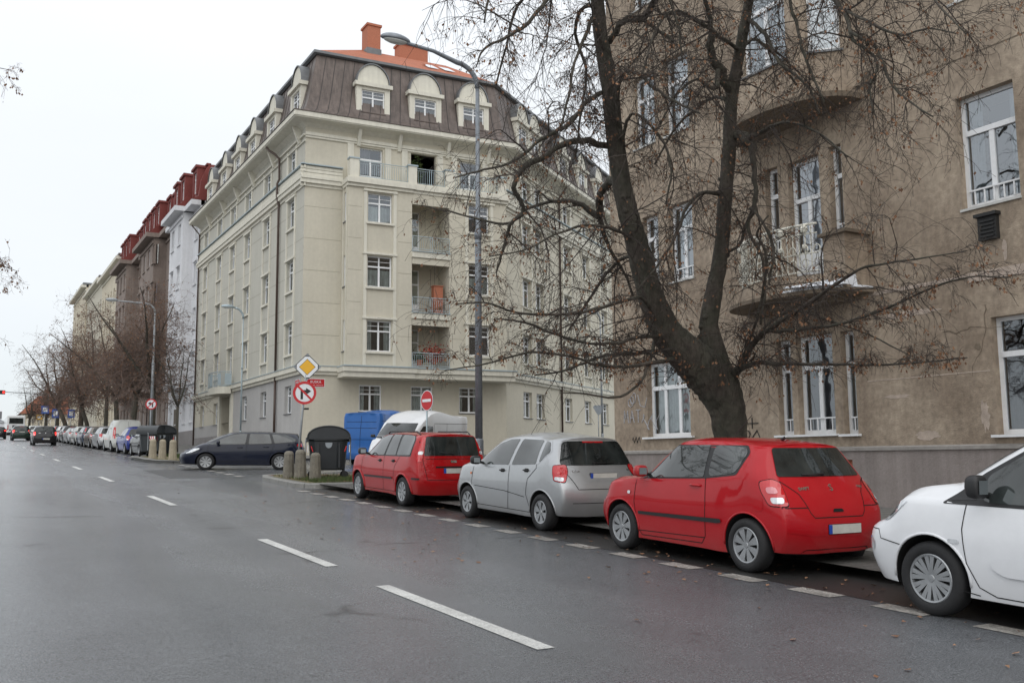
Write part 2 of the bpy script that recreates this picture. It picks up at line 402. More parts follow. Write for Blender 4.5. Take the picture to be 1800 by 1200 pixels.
# ---------------------------------------------------------------- facade tools
def wall(b, F, u0, u1, z0, z1, ops=(), dep=.22, mi=0, mr=None, d=0.):
    if mr is None: mr = mi
    us = sorted({u0, u1, *[o[0] for o in ops], *[o[1] for o in ops]}); us = [u for u in us if u0 <= u <= u1]
    zs = sorted({z0, z1, *[o[2] for o in ops], *[o[3] for o in ops]}); zs = [z for z in zs if z0 <= z <= z1]
    for i in range(len(us)-1):
        for j in range(len(zs)-1):
            uc, zc = (us[i]+us[i+1])/2, (zs[j]+zs[j+1])/2
            if any(o[0] < uc < o[1] and o[2] < zc < o[3] for o in ops): continue
            b.quad(F.P(us[i],zs[j],d), F.P(us[i+1],zs[j],d), F.P(us[i+1],zs[j+1],d), F.P(us[i],zs[j+1],d), mi)
    for a, c, e, g in [o[:4] for o in ops]:
        P = F.P; q = d - dep
        b.quad(P(a,e,d), P(a,g,d), P(a,g,q), P(a,e,q), mr); b.quad(P(c,e,d), P(c,e,q), P(c,g,q), P(c,g,d), mr)
        b.quad(P(a,g,d), P(c,g,d), P(c,g,q), P(a,g,q), mr); b.quad(P(a,e,d), P(a,e,q), P(c,e,q), P(c,e,d), mr)

WR = random.Random(3)
def window(par, F, u0, u1, z0, z1, dep=.2, style='cross', d=0., fm='frame_white', gm='glass', cur=None, sill=None, sm='trim_cream', kids=True, grille=False, name='window', fw=.065):
    b = MB(); q = d - dep; t = .06
    def bx(a, c, e, g, dd=0.): b.fbox(F, a, c, e, g, q-.03, q+t*.6+dd)
    bx(u0, u0+fw, z0, z1); bx(u1-fw, u1, z0, z1); bx(u0+fw, u1-fw, z0, z0+fw*1.2); bx(u0+fw, u1-fw, z1-fw, z1)
    w = u1-u0; h = z1-z0; m = .05; ui0, ui1, zi0, zi1 = u0+fw, u1-fw, z0+fw*1.2, z1-fw
    zt = z0 + h*(.66 if style != 'low' else .6)
    if style in ('cross', 'low'):
        bx(ui0, ui1, zt-m*.8, zt+m*.8, .012); uc = (u0+u1)/2
        bx(uc-m, uc+m, zi0, zt-m*.8); bx(uc-m*.7, uc+m*.7, zt+m*.8, zi1)
        bx(ui0, uc-m*.7, zt+(zi1-zt)*.55-.012, zt+(zi1-zt)*.55+.012, -.01); bx(uc+m*.7, ui1, zt+(zi1-zt)*.55-.012, zt+(zi1-zt)*.55+.012, -.01)
    elif style == 'tee':
        zt = z0 + h*.68
        bx(ui0, ui1, zt-m, zt+m, .015); uc = (u0+u1)/2; bx(uc-m, uc+m, zi0, zt-m)
    elif style == 'three':
        zt = z0 + h*.66; bx(ui0, ui1, zt-m*1.1, zt+m*1.1, .015)
        for k in (1, 2):
            uc = u0 + w*k/3; bx(uc-m, uc+m, zi0, zt-m*1.1); bx(uc-m, uc+m, zt+m*1.1, zi1)
    elif style == 'narrow':
        zt = z0 + h*.68; bx(ui0, ui1, zt-m, zt+m, .015)
    elif style == 'door':
        zt = z0 + h*.68; uc = (u0+u1)/2
        bx(ui0, ui1, zt-m, zt+m, .015); bx(uc-m, uc+m, zi0, zt-m); bx(ui0, ui1, zi0, z0+h*.25, -.01)
    if grille:
        zg = z0 + h*.16
        b.fbox(F, u0+fw, u1-fw, zg-.015, zg+.015, q+.05, q+.08)
        n = max(2, int(w/.19))
        for k in range(1, n):
            u = u0 + w*k/n; b.fbox(F, u-.012, u+.012, z0+.08, zg-.016, q+.055, q+.075)
    o = b.build(name, fm, par, fix=False)
    if kids:
        b = MB(); pq = [F.P(u0+.03,z0+.03,q), F.P(u1-.03,z0+.03,q), F.P(u1-.03,z1-.03,q), F.P(u0+.03,z1-.03,q)]
        if F.U.cross(Z).dot(F.N) < 0: pq.reverse()
        b.quad(*pq); pn = b.build('pane', gm, None, fix=False); pn.parent = o; off(pn, par)
        b = MB(); c = q - .14
        kind = cur if cur is not None else WR.choice(('full', 'full', 'sides', 'half', 'low'))
        def cq(a, e, g, i): 
            n = max(3, int((e-a)/.07)); 
            for k in range(n):
                ua, ub = a+(e-a)*k/n, a+(e-a)*(k+1)/n; da = .018 if k % 2 else -.018
                b.quad(F.P(ua,g,c+da), F.P(ub,g,c-da), F.P(ub,i,c-da), F.P(ua,i,c+da))
        a_, e_ = u0-.02, u1+.02
        if kind == 'full': cq(a_, e_, z0-.02, z1+.02)
        elif kind == 'sides': s = w*WR.uniform(.2, .34); cq(a_, a_+s, z0-.02, z1+.02); cq(e_-s, e_, z0-.02, z1+.02)
        elif kind == 'half': cq(a_, a_+w*.55, z0-.02, z1+.02)
        elif kind == 'low': cq(a_, e_, z0-.02, z0+h*.58)
        if b.v:
            cc = b.build('curtain', WR.choice(('curtain_white', 'curtain_white', 'curtain_white', 'curtain_dark')), None, fix=False); cc.parent = o; off(cc, par)
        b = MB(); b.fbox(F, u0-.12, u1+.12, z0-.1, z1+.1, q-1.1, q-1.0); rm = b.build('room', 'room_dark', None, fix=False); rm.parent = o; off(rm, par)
    if sill:
        b = MB(); b.fbox(F, u0-sill[0], u1+sill[0], z0-sill[1], z0-.004, q+.04, d+sill[2]); s = b.build('sill', sm, None, fix=False); s.parent = o; off(s, par)
    return o
def off(o, par):
    if o is None: return
    a = par.get('_o', None)
    if a is not None: o.data.transform(Matrix.Translation(-V(a)))
def part(b, name, mats, par, **k):
    o = b.build(name, mats, par, **k); return o
def poly_off(pts, d):
    """inset a closed ccw/cw ring (wall outline) by d towards the inside"""
    n = len(pts); A = sum(pts[i-1][0]*pts[i][1]-pts[i][0]*pts[i-1][1] for i in range(n)); s = 1 if A > 0 else -1
    out = []
    for i in range(n):
        p0, p1, p2 = V(pts[i-1]), V(pts[i]), V(pts[(i+1) % n]); a = (p1-p0).normalized(); c = (p2-p1).normalized()
        n1 = V((-a.y, a.x))*s; n2 = V((-c.y, c.x))*s; k = n1+n2; k = k/ k.length; m = k.dot(n1); out.append(p1 + k*(d/m))
    return out
def loft_rings(b, rings, mi=0, edges=None, cap=False):
    for r0, r1 in zip(rings, rings[1:]):
        n = len(r0[0])
        for i in range(n):
            j = (i+1) % n
            if edges is not None and i not in edges: continue
            b.quad((*r0[0][i], r0[1]), (*r0[0][j], r0[1]), (*r1[0][j], r1[1]), (*r1[0][i], r1[1]), mi)
    if cap: b.poly([(*p, rings[-1][1]) for p in rings[-1][0]], mi)
def rail(b, p0, p1, h, pitch=.13, r=.012, post=.022):
    """a steel railing from p0 to p1 (points at floor level)"""
    p0, p1 = V(p0), V(p1); L_ = (p1-p0).length; n = max(2, int(L_/pitch))
    b.tube([p0+Z*h, p1+Z*h], .025, 6); b.tube([p0+Z*.1, p1+Z*.1], .016, 5)
    b.tube([p0+Z*(h-.12), p1+Z*(h-.12)], .012, 4)
    for k in range(n+1):
        p = p0.lerp(p1, k/n); big = k in (0, n) or abs(k-n/2) < .6
        b.tube([p+Z*(0 if big else .1), p+Z*(h if big else h-.12)], post if big else r, 4, cap=False)

# ================================================================= cream corner building
CA = V((15.5, 49.82)); CE = V((27.67, 49.19)); CD = V((15.5, 76.76))
CF = CE + WD*27; WN = V((WD.y, -WD.x)); CG = CF - WN*12
FX = (CE-CA).normalized(); FN = V((FX.y, -FX.x))
FL = Fr((15.5, 0), (0, 1), (-1, 0)); FL.P                     # left facade: u = world y
FF = Fr(CA, FX, FN)                                           # front, u from corner A
FW = Fr(CE, WD, WN)                                           # wing, u from corner E
OUT = [tuple(CA), tuple(CE), tuple(CF), tuple(CG), (30.2, 66.2), (28, 76.76), tuple(CD)]
cream = empty('apartment_building', (15.5, 49.82, gz(49.82)), 'cream corner apartment block with mansard dormers, stacked loggias and orange tiled roof', 'building')
wl = MB(); tr = MB(); jt = MB(); pl = MB()
wins = []
# -- left facade
gw = [(51.55, 52.8), (56.6, 57.85), (61.1, 62.35), (69.1, 70.35), (73.5, 74.75)]
cols = [52.2, 57.2, 61.75, 65.75, 69.7, 74.2]
rows = [(7.42, 9.12), (10.95, 12.68), (14.55, 16.2)]
ops = [(a, c, 4.17, 5.68) for a, c in gw]
door = (65.0, 67.9, 2.0, 6.0)
wall(wl, FL, 49.82, 76.76, 3.0, 4.17, [(65.0, 67.9, 2., 4.17)], mi=2)
wall(wl, FL, 49.82, 64.6, 4.17, 6.2, [o for o in ops if o[1] < 64] , mi=2)
wall(wl, FL, 64.6, 76.76, 4.17, 6.2, [o for o in ops if o[0] > 64] + [(65.0, 67.9, 4.17, 6.0)], dep=.22, mi=1)
wall(wl, FL, 49.82, 76.76, 1.8, 3.0, [(65.0, 67.9, 1.8, 3.0)], mi=2)
wall(pl, FL, 49.82, 64.9, 0, 1.8, (), d=.05); wall(pl, FL, 68.0, 76.76, 0, 3.36, (), d=.05)
pl.quad(FL.P(49.82,1.8,.05), FL.P(64.9,1.8,.05), FL.P(64.9,1.8,0), FL.P(49.82,1.8,0)); pl.quad(FL.P(68,3.36,.05), FL.P(76.76,3.36,.05), FL.P(76.76,3.36,0), FL.P(68,3.36,0))
# door recess
wl.fbox(FL, 65.0, 65.02, 1.8, 6.0, -1.2, 0, 1); wl.fbox(FL, 67.88, 67.9, 1.8, 6.0, -1.2, 0, 1); wl.fbox(FL, 65.0, 67.9, 5.98, 6.0, -1.2, 0, 1)
tr.fbox(FL, 64.55, 65.0, 1.9, 6.2, 0, .14); tr.fbox(FL, 67.9, 68.35, 2.4, 6.2, 0, .14)
dj = MB(); dj.fbox(FL, 65.05, 67.85, 2.0, 4.9, -1.15, -1.08); dj.fbox(FL, 65.7, 65.76, 2.1, 4.8, -1.08, -1.05); dj.fbox(FL, 66.42, 66.48, 2.0, 4.9, -1.08, -1.04); dj.fbox(FL, 67.1, 67.16, 2.1, 4.8, -1.08, -1.05)
dj.build('door', 'wood_door', cream)
# upper
uo = [(c-.62, c+.62, z0, z1) for c in cols for z0, z1 in rows]
wall(wl, FL, 49.82, 76.76, 6.2, 17.7, uo, dep=.25, mi=0)
to = [(c-.62, c+.62, 17.75, 19.1) for c in cols]
wall(wl, FL, 49.82, 76.76, 17.7, 20.05, to, dep=.25, mi=0)
for a, c, e, g in ops: wins.append((FL, a, c, e, g, .22, 'cross', 0.))
for a, c, e, g in uo + to: wins.append((FL, a, c, e, g, .19, 'cross', 0.))
def strips(F, c, hw, z0, z1, d=0.):
    tr.fbox(F, c-hw-.24, c-hw-.06, z0, z1, d, d+.055); tr.fbox(F, c+hw+.06, c+hw+.24, z0, z1, d, d+.055)
def winhead(F, c, hw, z, d=0.): tr.fbox(F, c-hw-.28, c+hw+.28, z+.06, z+.18, d+.003, d+.11)
for c in cols:
    strips(FL, c, .62, 6.66, 16.68)
    for z0, z1 in rows: winhead(FL, c, .62, z1)
    tr.fbox(FL, c-.95, c-.68, 17.6, 19.2, 0, .05); tr.fbox(FL, c+.68, c+.95, 17.6, 19.2, 0, .05)
for k in range(5):
    z = 8.3 + 1.76*k
    jt.fbox(FL, 49.83, 76.7, z, z+.018, .0, .004)
def string(F, u0, u1, e0=0., e1=0., d=0.):
    """lower string course"""
    tr.fbox(F, u0-e0, u1+e1, 6.16, 6.34, d, d+.13); tr.fbox(F, u0-e0-.1*(e0>0), u1+e1+.1*(e1>0), 6.343, 6.6, d, d+.26)
    sn.fbox(F, u0-e0-.12*(e0>0), u1+e1+.12*(e1>0), 6.603, 6.64, d, d+.3)
def string2(F, u0, u1, d=0., top=17.7):
    tr.fbox(F, u0, u1, 16.45, 16.62, d, d+.07); tr.fbox(F, u0, u1, 16.625, 16.85, d, d+.2); tr.fbox(F, u0, u1, 16.855, 17.0, d, d+.26)
    for k in range(3): tr.fbox(F, u0, u1, 17.03+.2*k, 17.19+.2*k, d, d+.15-.03*k)
    sn.fbox(F, u0, u1, top-.06, top, d, d+.2)
sn = MB()
string(FL, 49.6, 76.76); string2(FL, 49.65, 76.76)
tr.fbox(FL, 49.7, 76.76, 18.95, 19.0, 0, .09); tr.fbox(FL, 49.75, 76.76, 19.3, 19.38, 0, .12)
# -- front: ground floor and top floor on the main plane, the storeys between behind the bay
FLEN = (CE-CA).length
fg = [(3.19, 4.47), (6.2, 7.5), (9.15, 10.43)]
fo = [(a, c, 4.22, 5.68) for a, c in fg]
wall(wl, FF, 0, FLEN, 3.0, 6.2, fo, mi=1); wall(wl, FF, 0, FLEN, 1.8, 3.0, (), mi=1); wall(pl, FF, -.05, FLEN, 0, 1.8, (), d=.05)
pl.quad(FF.P(0,1.8,.05), FF.P(FLEN,1.8,.05), FF.P(FLEN,1.8,0), FF.P(0,1.8,0))
wall(wl, FF, 0, 2.12, 6.2, 17.0, (), mi=1); wall(wl, FF, 11.7, FLEN, 6.2, 17.0, (), mi=1)
ft = [(3.1, 4.45, 17.0, 19.1), (6.15, 7.7, 17.0, 19.15), (9.25, 10.6, 17.0, 19.1)]
wall(wl, FF, 0, FLEN, 17.0, 20.05, ft, dep=.25, mi=1)
wins += [(FF, *fo[0], .1, 'cross', 0.), (FF, *fo[1], .1, 'cross', 0.), (FF, *fo[2], .1, 'cross', 0.), (FF, *ft[0], .22, 'door', 0.), (FF, *ft[2], .22, 'door', 0.)]
for u in (2.55, 4.75, 5.75, 7.95, 8.85, 10.85): tr.fbox(FF, u-.18, u+.18, 17.0, 19.2, 0, .07)
tr.fbox(FF, 0, FLEN, 18.95+.25, 19.3, 0, .09); tr.fbox(FF, 0, FLEN, 19.32, 19.5, 0, .13)
for k in range(5): jt.fbox(FF, 0.02, 2.05, 8.3+1.76*k, 8.318+1.76*k, 0, .004)
string(FF, -.2, 2.0); string(FF, 11.9, FLEN)
string2(FF, -.25, 2.1); string2(FF, 11.72, FLEN+.1)
# the bay
D = 1.1; L0, L1 = 5.82, 8.09
FB = Fr(FF.P(0, 0, D).xy, FX, FN)
bo = [(3.25, 4.65, z0, z1) for z0, z1 in rows] + [(9.3, 10.6, z0, z1) for z0, z1 in rows]
lg = [(L0, L1, 6.6, 9.3), (L0, L1, 9.75, 12.75), (L0, L1, 13.1, 16.15)]
wall(wl, FB, 2.12, 11.7, 6.3, 17.0, bo+lg, dep=.25, mi=1)
wall(wl, Fr(FF.P(2.12,0,0).xy, FN, -FX), 0, D, 6.3, 17.0, [(.35, .8, z0, z1) for z0, z1 in rows], dep=.12, mi=1)
FS = Fr(FF.P(2.12,0,0).xy, FN, -FX)
for z0, z1 in rows: wins.append((FS, .35, .8, z0, z1, .1, 'narrow', 0.))
tr.fbox(FS, .2, .32, 6.66, 16.5, 0, .04); tr.fbox(FS, .83, .95, 6.66, 16.5, 0, .04)
wall(wl, Fr(FF.P(11.7,0,0).xy, FN, FX), 0, D, 6.3, 17.0, (), mi=1)
for a, c, e, g in bo: wins.append((FB, a, c, e, g, .2, 'cross', 0.)); winhead(FB, (a+c)/2, .7, g)
for c, hw in ((3.95, .7), (9.95, .65)): strips(FB, c, hw, 6.66, 16.5)
for k in range(5):
    z = 8.3+1.76*k; jt.fbox(FB, 2.14, 2.9, z, z+.018, 0, .004); jt.fbox(FB, 5.0, L0-.02, z, z+.018, 0, .004); jt.fbox(FB, L1+.02, 8.9, z, z+.018, 0, .004)
# loggia interiors
for a, c, e, g in lg:
    for (p, q) in (((a, e), (a, g)), ((c, e), (c, g))):
        wl.quad(FB.P(p[0],p[1],-.25), FB.P(q[0],q[1],-.25), FB.P(q[0],q[1],-1.7), FB.P(p[0],p[1],-1.7), 1)
    wl.quad(FB.P(a,e,0), FB.P(c,e,0), FB.P(c,e,-1.7), FB.P(a,e,-1.7), 1); wl.quad(FB.P(a,g,0), FB.P(c,g,0), FB.P(c,g,-1.7), FB.P(a,g,-1.7), 1)
    wl.quad(FB.P(a,e,-1.7), FB.P(c,e,-1.7), FB.P(c,g,-1.7), FB.P(a,g,-1.7), 1)
    window(cream, FB, a+.15, a+1.05, e+.02, g-.35, .06, 'door', -1.62, cur='none')
    wl.fbox(FB, a+.02, c-.02, g-.32, g+.002, -.12, .02, 1)
for e in (9.35, 12.8): 
    tr.fbox(FB, L0-.02, L1+.02, e, e+.32, -.1, .1)
    sn.fbox(FB, L0-.02, L1+.02, e+.323, e+.37, -.05, .16)
# slab under the bay (three stretches)
for a, c, dd in ((1.95, 5.95, .35), (5.95, 8.0, .22), (8.0, 12.1, .35)):
    tr.fbox(FB, a, c, 6.0, 6.28, -D+.02, dd-.1); tr.fbox(FB, a-.06, c+.06, 6.285, 6.55, -D+.02, dd); sn.fbox(FB, a-.08, c+.08, 6.555, 6.62, -D+.02, dd+.05)
# bay head and balustrade
for a, c, dd in ((2.05, 5.9, .12), (5.9, 8.05, .05), (8.05, 11.78, .12)):
    tr.fbox(FB, a, c, 16.45, 16.62, -D+.25, dd); tr.fbox(FB, a-.05, c+.05, 16.625, 16.9, -D+.25, dd+.13)
tr.fbox(FB, 2.1, 11.72, 16.905, 17.0, -D+.05, .1)
rr = MB()
for u in (2.45, 5.85, 8.1, 11.45):
    tr.fbox(FB, u-.25, u+.25, 17.003, 18.0, -.35, .05); sn.fbox(FB, u-.3, u+.3, 18.003, 18.08, -.4, .1)
for a, c in ((2.72, 5.58), (6.12, 7.83), (8.37, 11.18)): rail(rr, FB.P(a, 17.0, -.12), FB.P(c, 17.0, -.12), .95)
rr.build('balustrade', 'rail_blue', cream, fix=False)
for e in (6.62, 9.73, 13.18):
    rr = MB(); rail(rr, FB.P(L0+.03, e, .05), FB.P(L1-.03, e, .05), .82); rr.build('balcony_railing', 'rail_blue', cream, fix=False)
# things kept on the loggias
def shrub(F, u, z, d, s, m, n, lab, cat, wide=1.):
    b = MB()
    for i in range(n):
        c = F.P(u + random.gauss(0, .3)*s*wide, z + abs(random.gauss(.45, .3))*s, d + random.gauss(0, .12)*s); a = random.random()*6.3
        q = V((math.cos(a), math.sin(a), random.uniform(-.5,.5)))*.05; r = V((-q.y, q.x, .04))
        b.poly([c-q, c+r, c+q, c-r])
    e = empty('balcony_plant', F.P(u, z-.12, d), lab, cat); b.build('foliage', m, e, fix=False); b = MB()
    for i in range(7): b.tube([F.P(u, z, d), F.P(u+random.gauss(0,.25)*s*wide, z+.6*s, d)], .008, 3, 1)
    b.build('stems', ['bark_twig', 'bark_twig'], e, fix=False); b = MB(); b.lathe([(.10,-.02), (.15, .0), (.19, .3), (.17, .3)], 10, F.P(u, z-.12, d)); b.build('pot', 'brick_orange', e)
shrub(FB, 7.25, 7.0, -.25, .9, 'plant_red', 420, 'red leafed potted plant on the lowest loggia of the cream building', 'plant', 1.2)
shrub(FB, 6.4, 6.9, -.3, .6, 'plant_green', 260, 'small green potted plant beside the red one on the lowest loggia', 'plant')
shrub(FF, 6.5, 17.3, -.2, 1.5, 'plant_green', 600, 'yellow green conifer in a pot on the top terrace of the cream building', 'plant', .5)
b = MB(); b.fbox(FB, 7.35, 7.9, 9.75, 11.35, -.9, -.5); b.fbox(FB, 7.3, 7.95, 11.36, 11.4, -.95, -.45); tag(b.build('wooden_cabinet', 'brick_orange'), 'reddish brown cabinet standing on the middle loggia of the cream building', 'cabinet')
# -- wing
wc = [(3.15, .66), (5.2, .66), (10.2, .66), (14.05, .66), (17.95, .64), (21.85, .64)]
wo = [(c-h, c+h, 4.08, 5.66) for c, h in wc]
wall(wl, FW, 0, 27, 3.0, 6.2, wo, mi=1); wall(wl, FW, 0, 27, 1.8, 3.0, (), mi=1); wall(pl, FW, 0, 27, 0, 1.8, (), d=.05)
pl.quad(FW.P(0,1.8,.05), FW.P(27,1.8,.05), FW.P(27,1.8,0), FW.P(0,1.8,0))
wu = [(c-h, c+h, z0, z1) for c, h in wc for z0, z1 in rows]; wt = [(c-h, c+h, 17.75, 19.1) for c, h in wc]
wall(wl, FW, 0, 27, 6.2, 20.05, wu+wt, dep=.25, mi=1)
for a, c, e, g in wo: wins.append((FW, a, c, e, g, .22, 'cross', 0.))
for a, c, e, g in wu+wt: wins.append((FW, a, c, e, g, .25, 'cross', 0.))
for c, h in wc:
    strips(FW, c, h, 6.66, 16.45)
    for z0, z1 in rows: winhead(FW, c, h, z1)
    tr.fbox(FW, c-.95, c-.7, 17.6, 19.2, 0, .05); tr.fbox(FW, c+.7, c+.95, 17.6, 19.2, 0, .05)
string(FW, 0, 27); string2(FW, 0, 27)
tr.fbox(FW, 0, 27, 18.95, 19.0, 0, .09); tr.fbox(FW, 0, 27, 19.3, 19.38, 0, .12)
for k in range(5): jt.fbox(FW, .02, 27, 8.3+1.76*k, 8.318+1.76*k, 0, .004)
# rear walls and partitions (dark inside)
for p, q in ((CF, CG), (CG, V((30.2,66.2))), (V((30.2,66.2)), V((28,76.76))), (V((28,76.76)), CD)):
    u = (q-p); F = Fr(p, u.normalized(), (u.normalized().y, -u.normalized().x)); wall(wl, F, 0, u.length, 0, 20.0, (), mi=1)
# brackets under the eaves
for c in cols:
    for s in (0,): 
        u = c-1.5
        tr.hexa([FL.P(u-.1,19.05,.0), FL.P(u+.1,19.05,0), FL.P(u+.1,19.05,.12), FL.P(u-.1,19.05,.12), FL.P(u-.09,19.99,0), FL.P(u+.09,19.99,0), FL.P(u+.09,19.99,.5), FL.P(u-.09,19.99,.5)])
for u in (3.0, 5.4, 8.4, 11.0): tr.hexa([FF.P(u-.1,19.1,.0), FF.P(u+.1,19.1,0), FF.P(u+.1,19.1,.12), FF.P(u-.1,19.1,.12), FF.P(u-.09,19.99,0), FF.P(u+.09,19.99,0), FF.P(u+.09,19.99,.5), FF.P(u-.09,19.99,.5)])
# eaves
cor = MB()
def inset(d):
    P = poly_off(OUT, d)
    for k in (5, 6): P[k] = V((P[k].x, 76.76))            # the roof runs straight into the party wall
    return P
ring = lambda d, z: ([tuple(p) for p in inset(d)], z)
loft_rings(cor, [ring(0, 19.8), ring(-.25, 19.98), ring(-.72, 20.03), ring(-.82, 20.04), ring(-.82, 20.08), ring(-.88, 20.1), ring(-.88, 20.36), ring(-.8, 20.36)])
wl.build('wall', ['plaster_olive', 'plaster_cream', 'plaster_grey'], cream, fix=False)
pl.build('plinth', 'plinth_grey', cream, fix=False)
tr.build('mouldings', 'trim_cream', cream, fix=False); jt.build('render_joints', 'joint', cream, fix=False)
cor.build('eaves', 'trim_cream', cream); sn.build('ledge_flashing', 'rail_blue', cream, fix=False)
# mansard
rf = MB(); prof = [(-.92, 20.37), (-.92, 20.41), (-.7, 20.46), (-.25, 20.62), (.02, 20.95), (.22, 21.6), (.42, 22.5), (.62, 23.5), (.8, 24.35), (.82, 24.4)]
loft_rings(rf, [ring(d, z) for d, z in prof])
for i in range(len(OUT)):
    rg = [inset(d) for d, z in prof[3:]]; j = (i+1) % len(OUT); L_ = (rg[0][j]-rg[0][i]).length; n = int(L_/.62)
    for k in range(1, n):
        t = k/n; pts = [(*rg[m][i].lerp(rg[m][j], t), prof[3+m][1]+.0) for m in range(len(rg))]
        rf.tube(pts, .026, 4, mi=1, cap=False)
mat('seam_dark', (.045,.038,.035), .6); rf.build('mansard_roof', ['zinc_roof', 'seam_dark'], cream, smooth=False)
gt = MB(); loft_rings(gt, [ring(.76, 24.38), ring(.6, 24.45), ring(.6, 24.6), ring(.8, 24.68)]); gt.build('roof_gutter', 'zinc_grey', cream)
tl = MB(); loft_rings(tl, [ring(.8, 24.66), ring(5.0, 27.1)], cap=True)
tile = MATS['tile_orange']
nt = tile.node_tree; wv = nt.nodes.new('ShaderNodeTexWave'); wv.bands_direction = 'Z'; wv.inputs['Scale'].default_value = 2.2; wv.inputs['Distortion'].default_value = .6
bb = nt.nodes.new('ShaderNodeBump'); bb.inputs['Strength'].default_value = 1; bb.inputs['Distance'].default_value = .06
nt.links.new(next(n for n in nt.nodes if n.type == 'TEX_COORD').outputs['Object'], wv.inputs[0]); nt.links.new(wv.outputs[0], bb.inputs['Height']); nt.links.new(bb.outputs[0], nt.nodes['Principled BSDF'].inputs['Normal'])
tl.build('tiled_roof', 'tile_orange', cream)
def chimney(x0, x1, y0, y1, z0, z1, par):
    b = MB(); b.box(x0, x1, y0, y1, z0, z1, 0); b.box(x0-.07, x1+.07, y0-.07, y1+.07, z1+.002, z1+.14, 0); b.box(x0-.05, x1+.05, y0-.05, y1+.05, z0, z0+1.0 if z0 < 26 else z0+.25, 1)
    o = b.build('chimney', ['brick_orange', 'zinc_grey'], par); return o
chimney(20.5, 21.35, 53.6, 54.6, 25.9, 28.35, cream); chimney(23.5, 25.5, 55.6, 56.5, 26.2, 28.55, cream); chimney(29.6, 30.5, 58.2, 59.0, 26.4, 28.2, cream)
b = MB()
for (u, w) in ((8.0, .7), (9.1, .7)):
    rg = lambda d, z, uu: FF.P(uu, z, -d)
    zz = lambda d: 24.68 + (d-.8)*(27.1-24.66)/4.2 + .06
    b.quad(rg(1.9, zz(1.9), u), rg(1.9, zz(1.9), u+w), rg(3.1, zz(3.1), u+w), rg(3.1, zz(3.1), u))
sk = b.build('skylight', 'glass_sky', cream, fix=False)
# dormers
def dormer(F, u, par):
    b = MB()
    b.fbox(F, u-1.0, u-.68, 20.62, 22.72, -2.2, -.12); b.fbox(F, u+.68, u+1.0, 20.62, 22.72, -2.2, -.12)
    b.fbox(F, u-.68, u+.68, 20.62, 21.22, -2.2, -.12); b.fbox(F, u-.68, u+.68, 22.55, 22.72, -2.2, -.12)
    b.fbox(F, u-1.12, u+1.12, 22.725, 22.95, -2.0, .04)
    n = 14; r = .95
    arcp = [(u-r*math.cos(PI*k/n), 22.953+1.15*math.sin(PI*k/n)) for k in range(n+1)]
    b.poly([F.P(a, z, -.2) for a, z in arcp], 0)
    o = b.build('dormer', 'trim_cream', par, fix=False)
    c = MB(); ar2 = [(u-(r+.07)*math.cos(PI*k/n), 22.953+1.22*math.sin(PI*k/n)) for k in range(n+1)]
    for k in range(n):
        c.quad(F.P(*ar2[k], -.12), F.P(*ar2[k+1], -.12), F.P(*ar2[k+1], -2.6), F.P(*ar2[k], -2.6)); c.quad(F.P(*ar2[k], -.12), F.P(*ar2[k+1], -.12), F.P(*arcp[k+1], -.12), F.P(*arcp[k], -.12))
    for s in (-1, 1): c.fbox(F, u+s*1.0-(.03 if s > 0 else -.0), u+s*1.0+(.0 if s > 0 else .03), 20.6, 22.72, -2.4, -.35) if False else None
    h = c.build('hood', 'zinc_grey', None, fix=False); h.parent = o; off(h, par)
    w = window(par, F, u-.68, u+.68, 21.22, 22.55, .14, 'cross', -.12, sill=(.05, .05, .06), sm='zinc_roof')
for c in cols: dormer(FL, c, cream)
for u in (3.9, 7.1, 10.2): dormer(FF, u, cream)
for c, h in wc: dormer(FW, c, cream)
for F, a, c, e, g, dp, st, d in wins:
    big = e > 6 and not (F is FS) and e < 17
    window(cream, F, a, c, e, g, dp, st, d, sill=(.12, .12, .12) if big else (.04, .05, .06), kids=True, sm='trim_cream' if big else 'zinc_grey')
b = MB(); b.tube([FL.P(54.35, 6.1, .12), FL.P(54.35, 16.4, .12), FL.P(54.35, 16.9, .24), FL.P(54.35, 17.7, .24), FL.P(54.35, 18.0, .12), FL.P(54.35, 19.2, .14), FL.P(54.45, 19.5, .4), FL.P(54.8, 19.75, .6), FL.P(55.0, 20.0, .75)], .07, 8)
b.tube([FL.P(54.35, 2.9, .12), FL.P(54.35, 6.1, .12)], .07, 8); b.build('downpipe', 'pipe_brown', cream, smooth=True)
b = MB(); b.tube([FL.P(54.35, .4, .12), FL.P(54.35, 2.9, .12)], .08, 8); b.build('downpipe', 'pipe_zinc', cream, smooth=True)
b = MB(); b.tube([FW.P(8.62, .4, .12), FW.P(8.62, 19.3, .12), FW.P(8.62, 20.0, .7)], .07, 8); b.build('downpipe', 'pipe_brown', cream, smooth=True)
b = MB(); b.tube([FL.P(76.5, .4, .1), FL.P(76.5, 19.3, .1), FL.P(76.5, 20.0, .7)], .06, 8); b.build('downpipe', 'pipe_brown', cream, smooth=True)
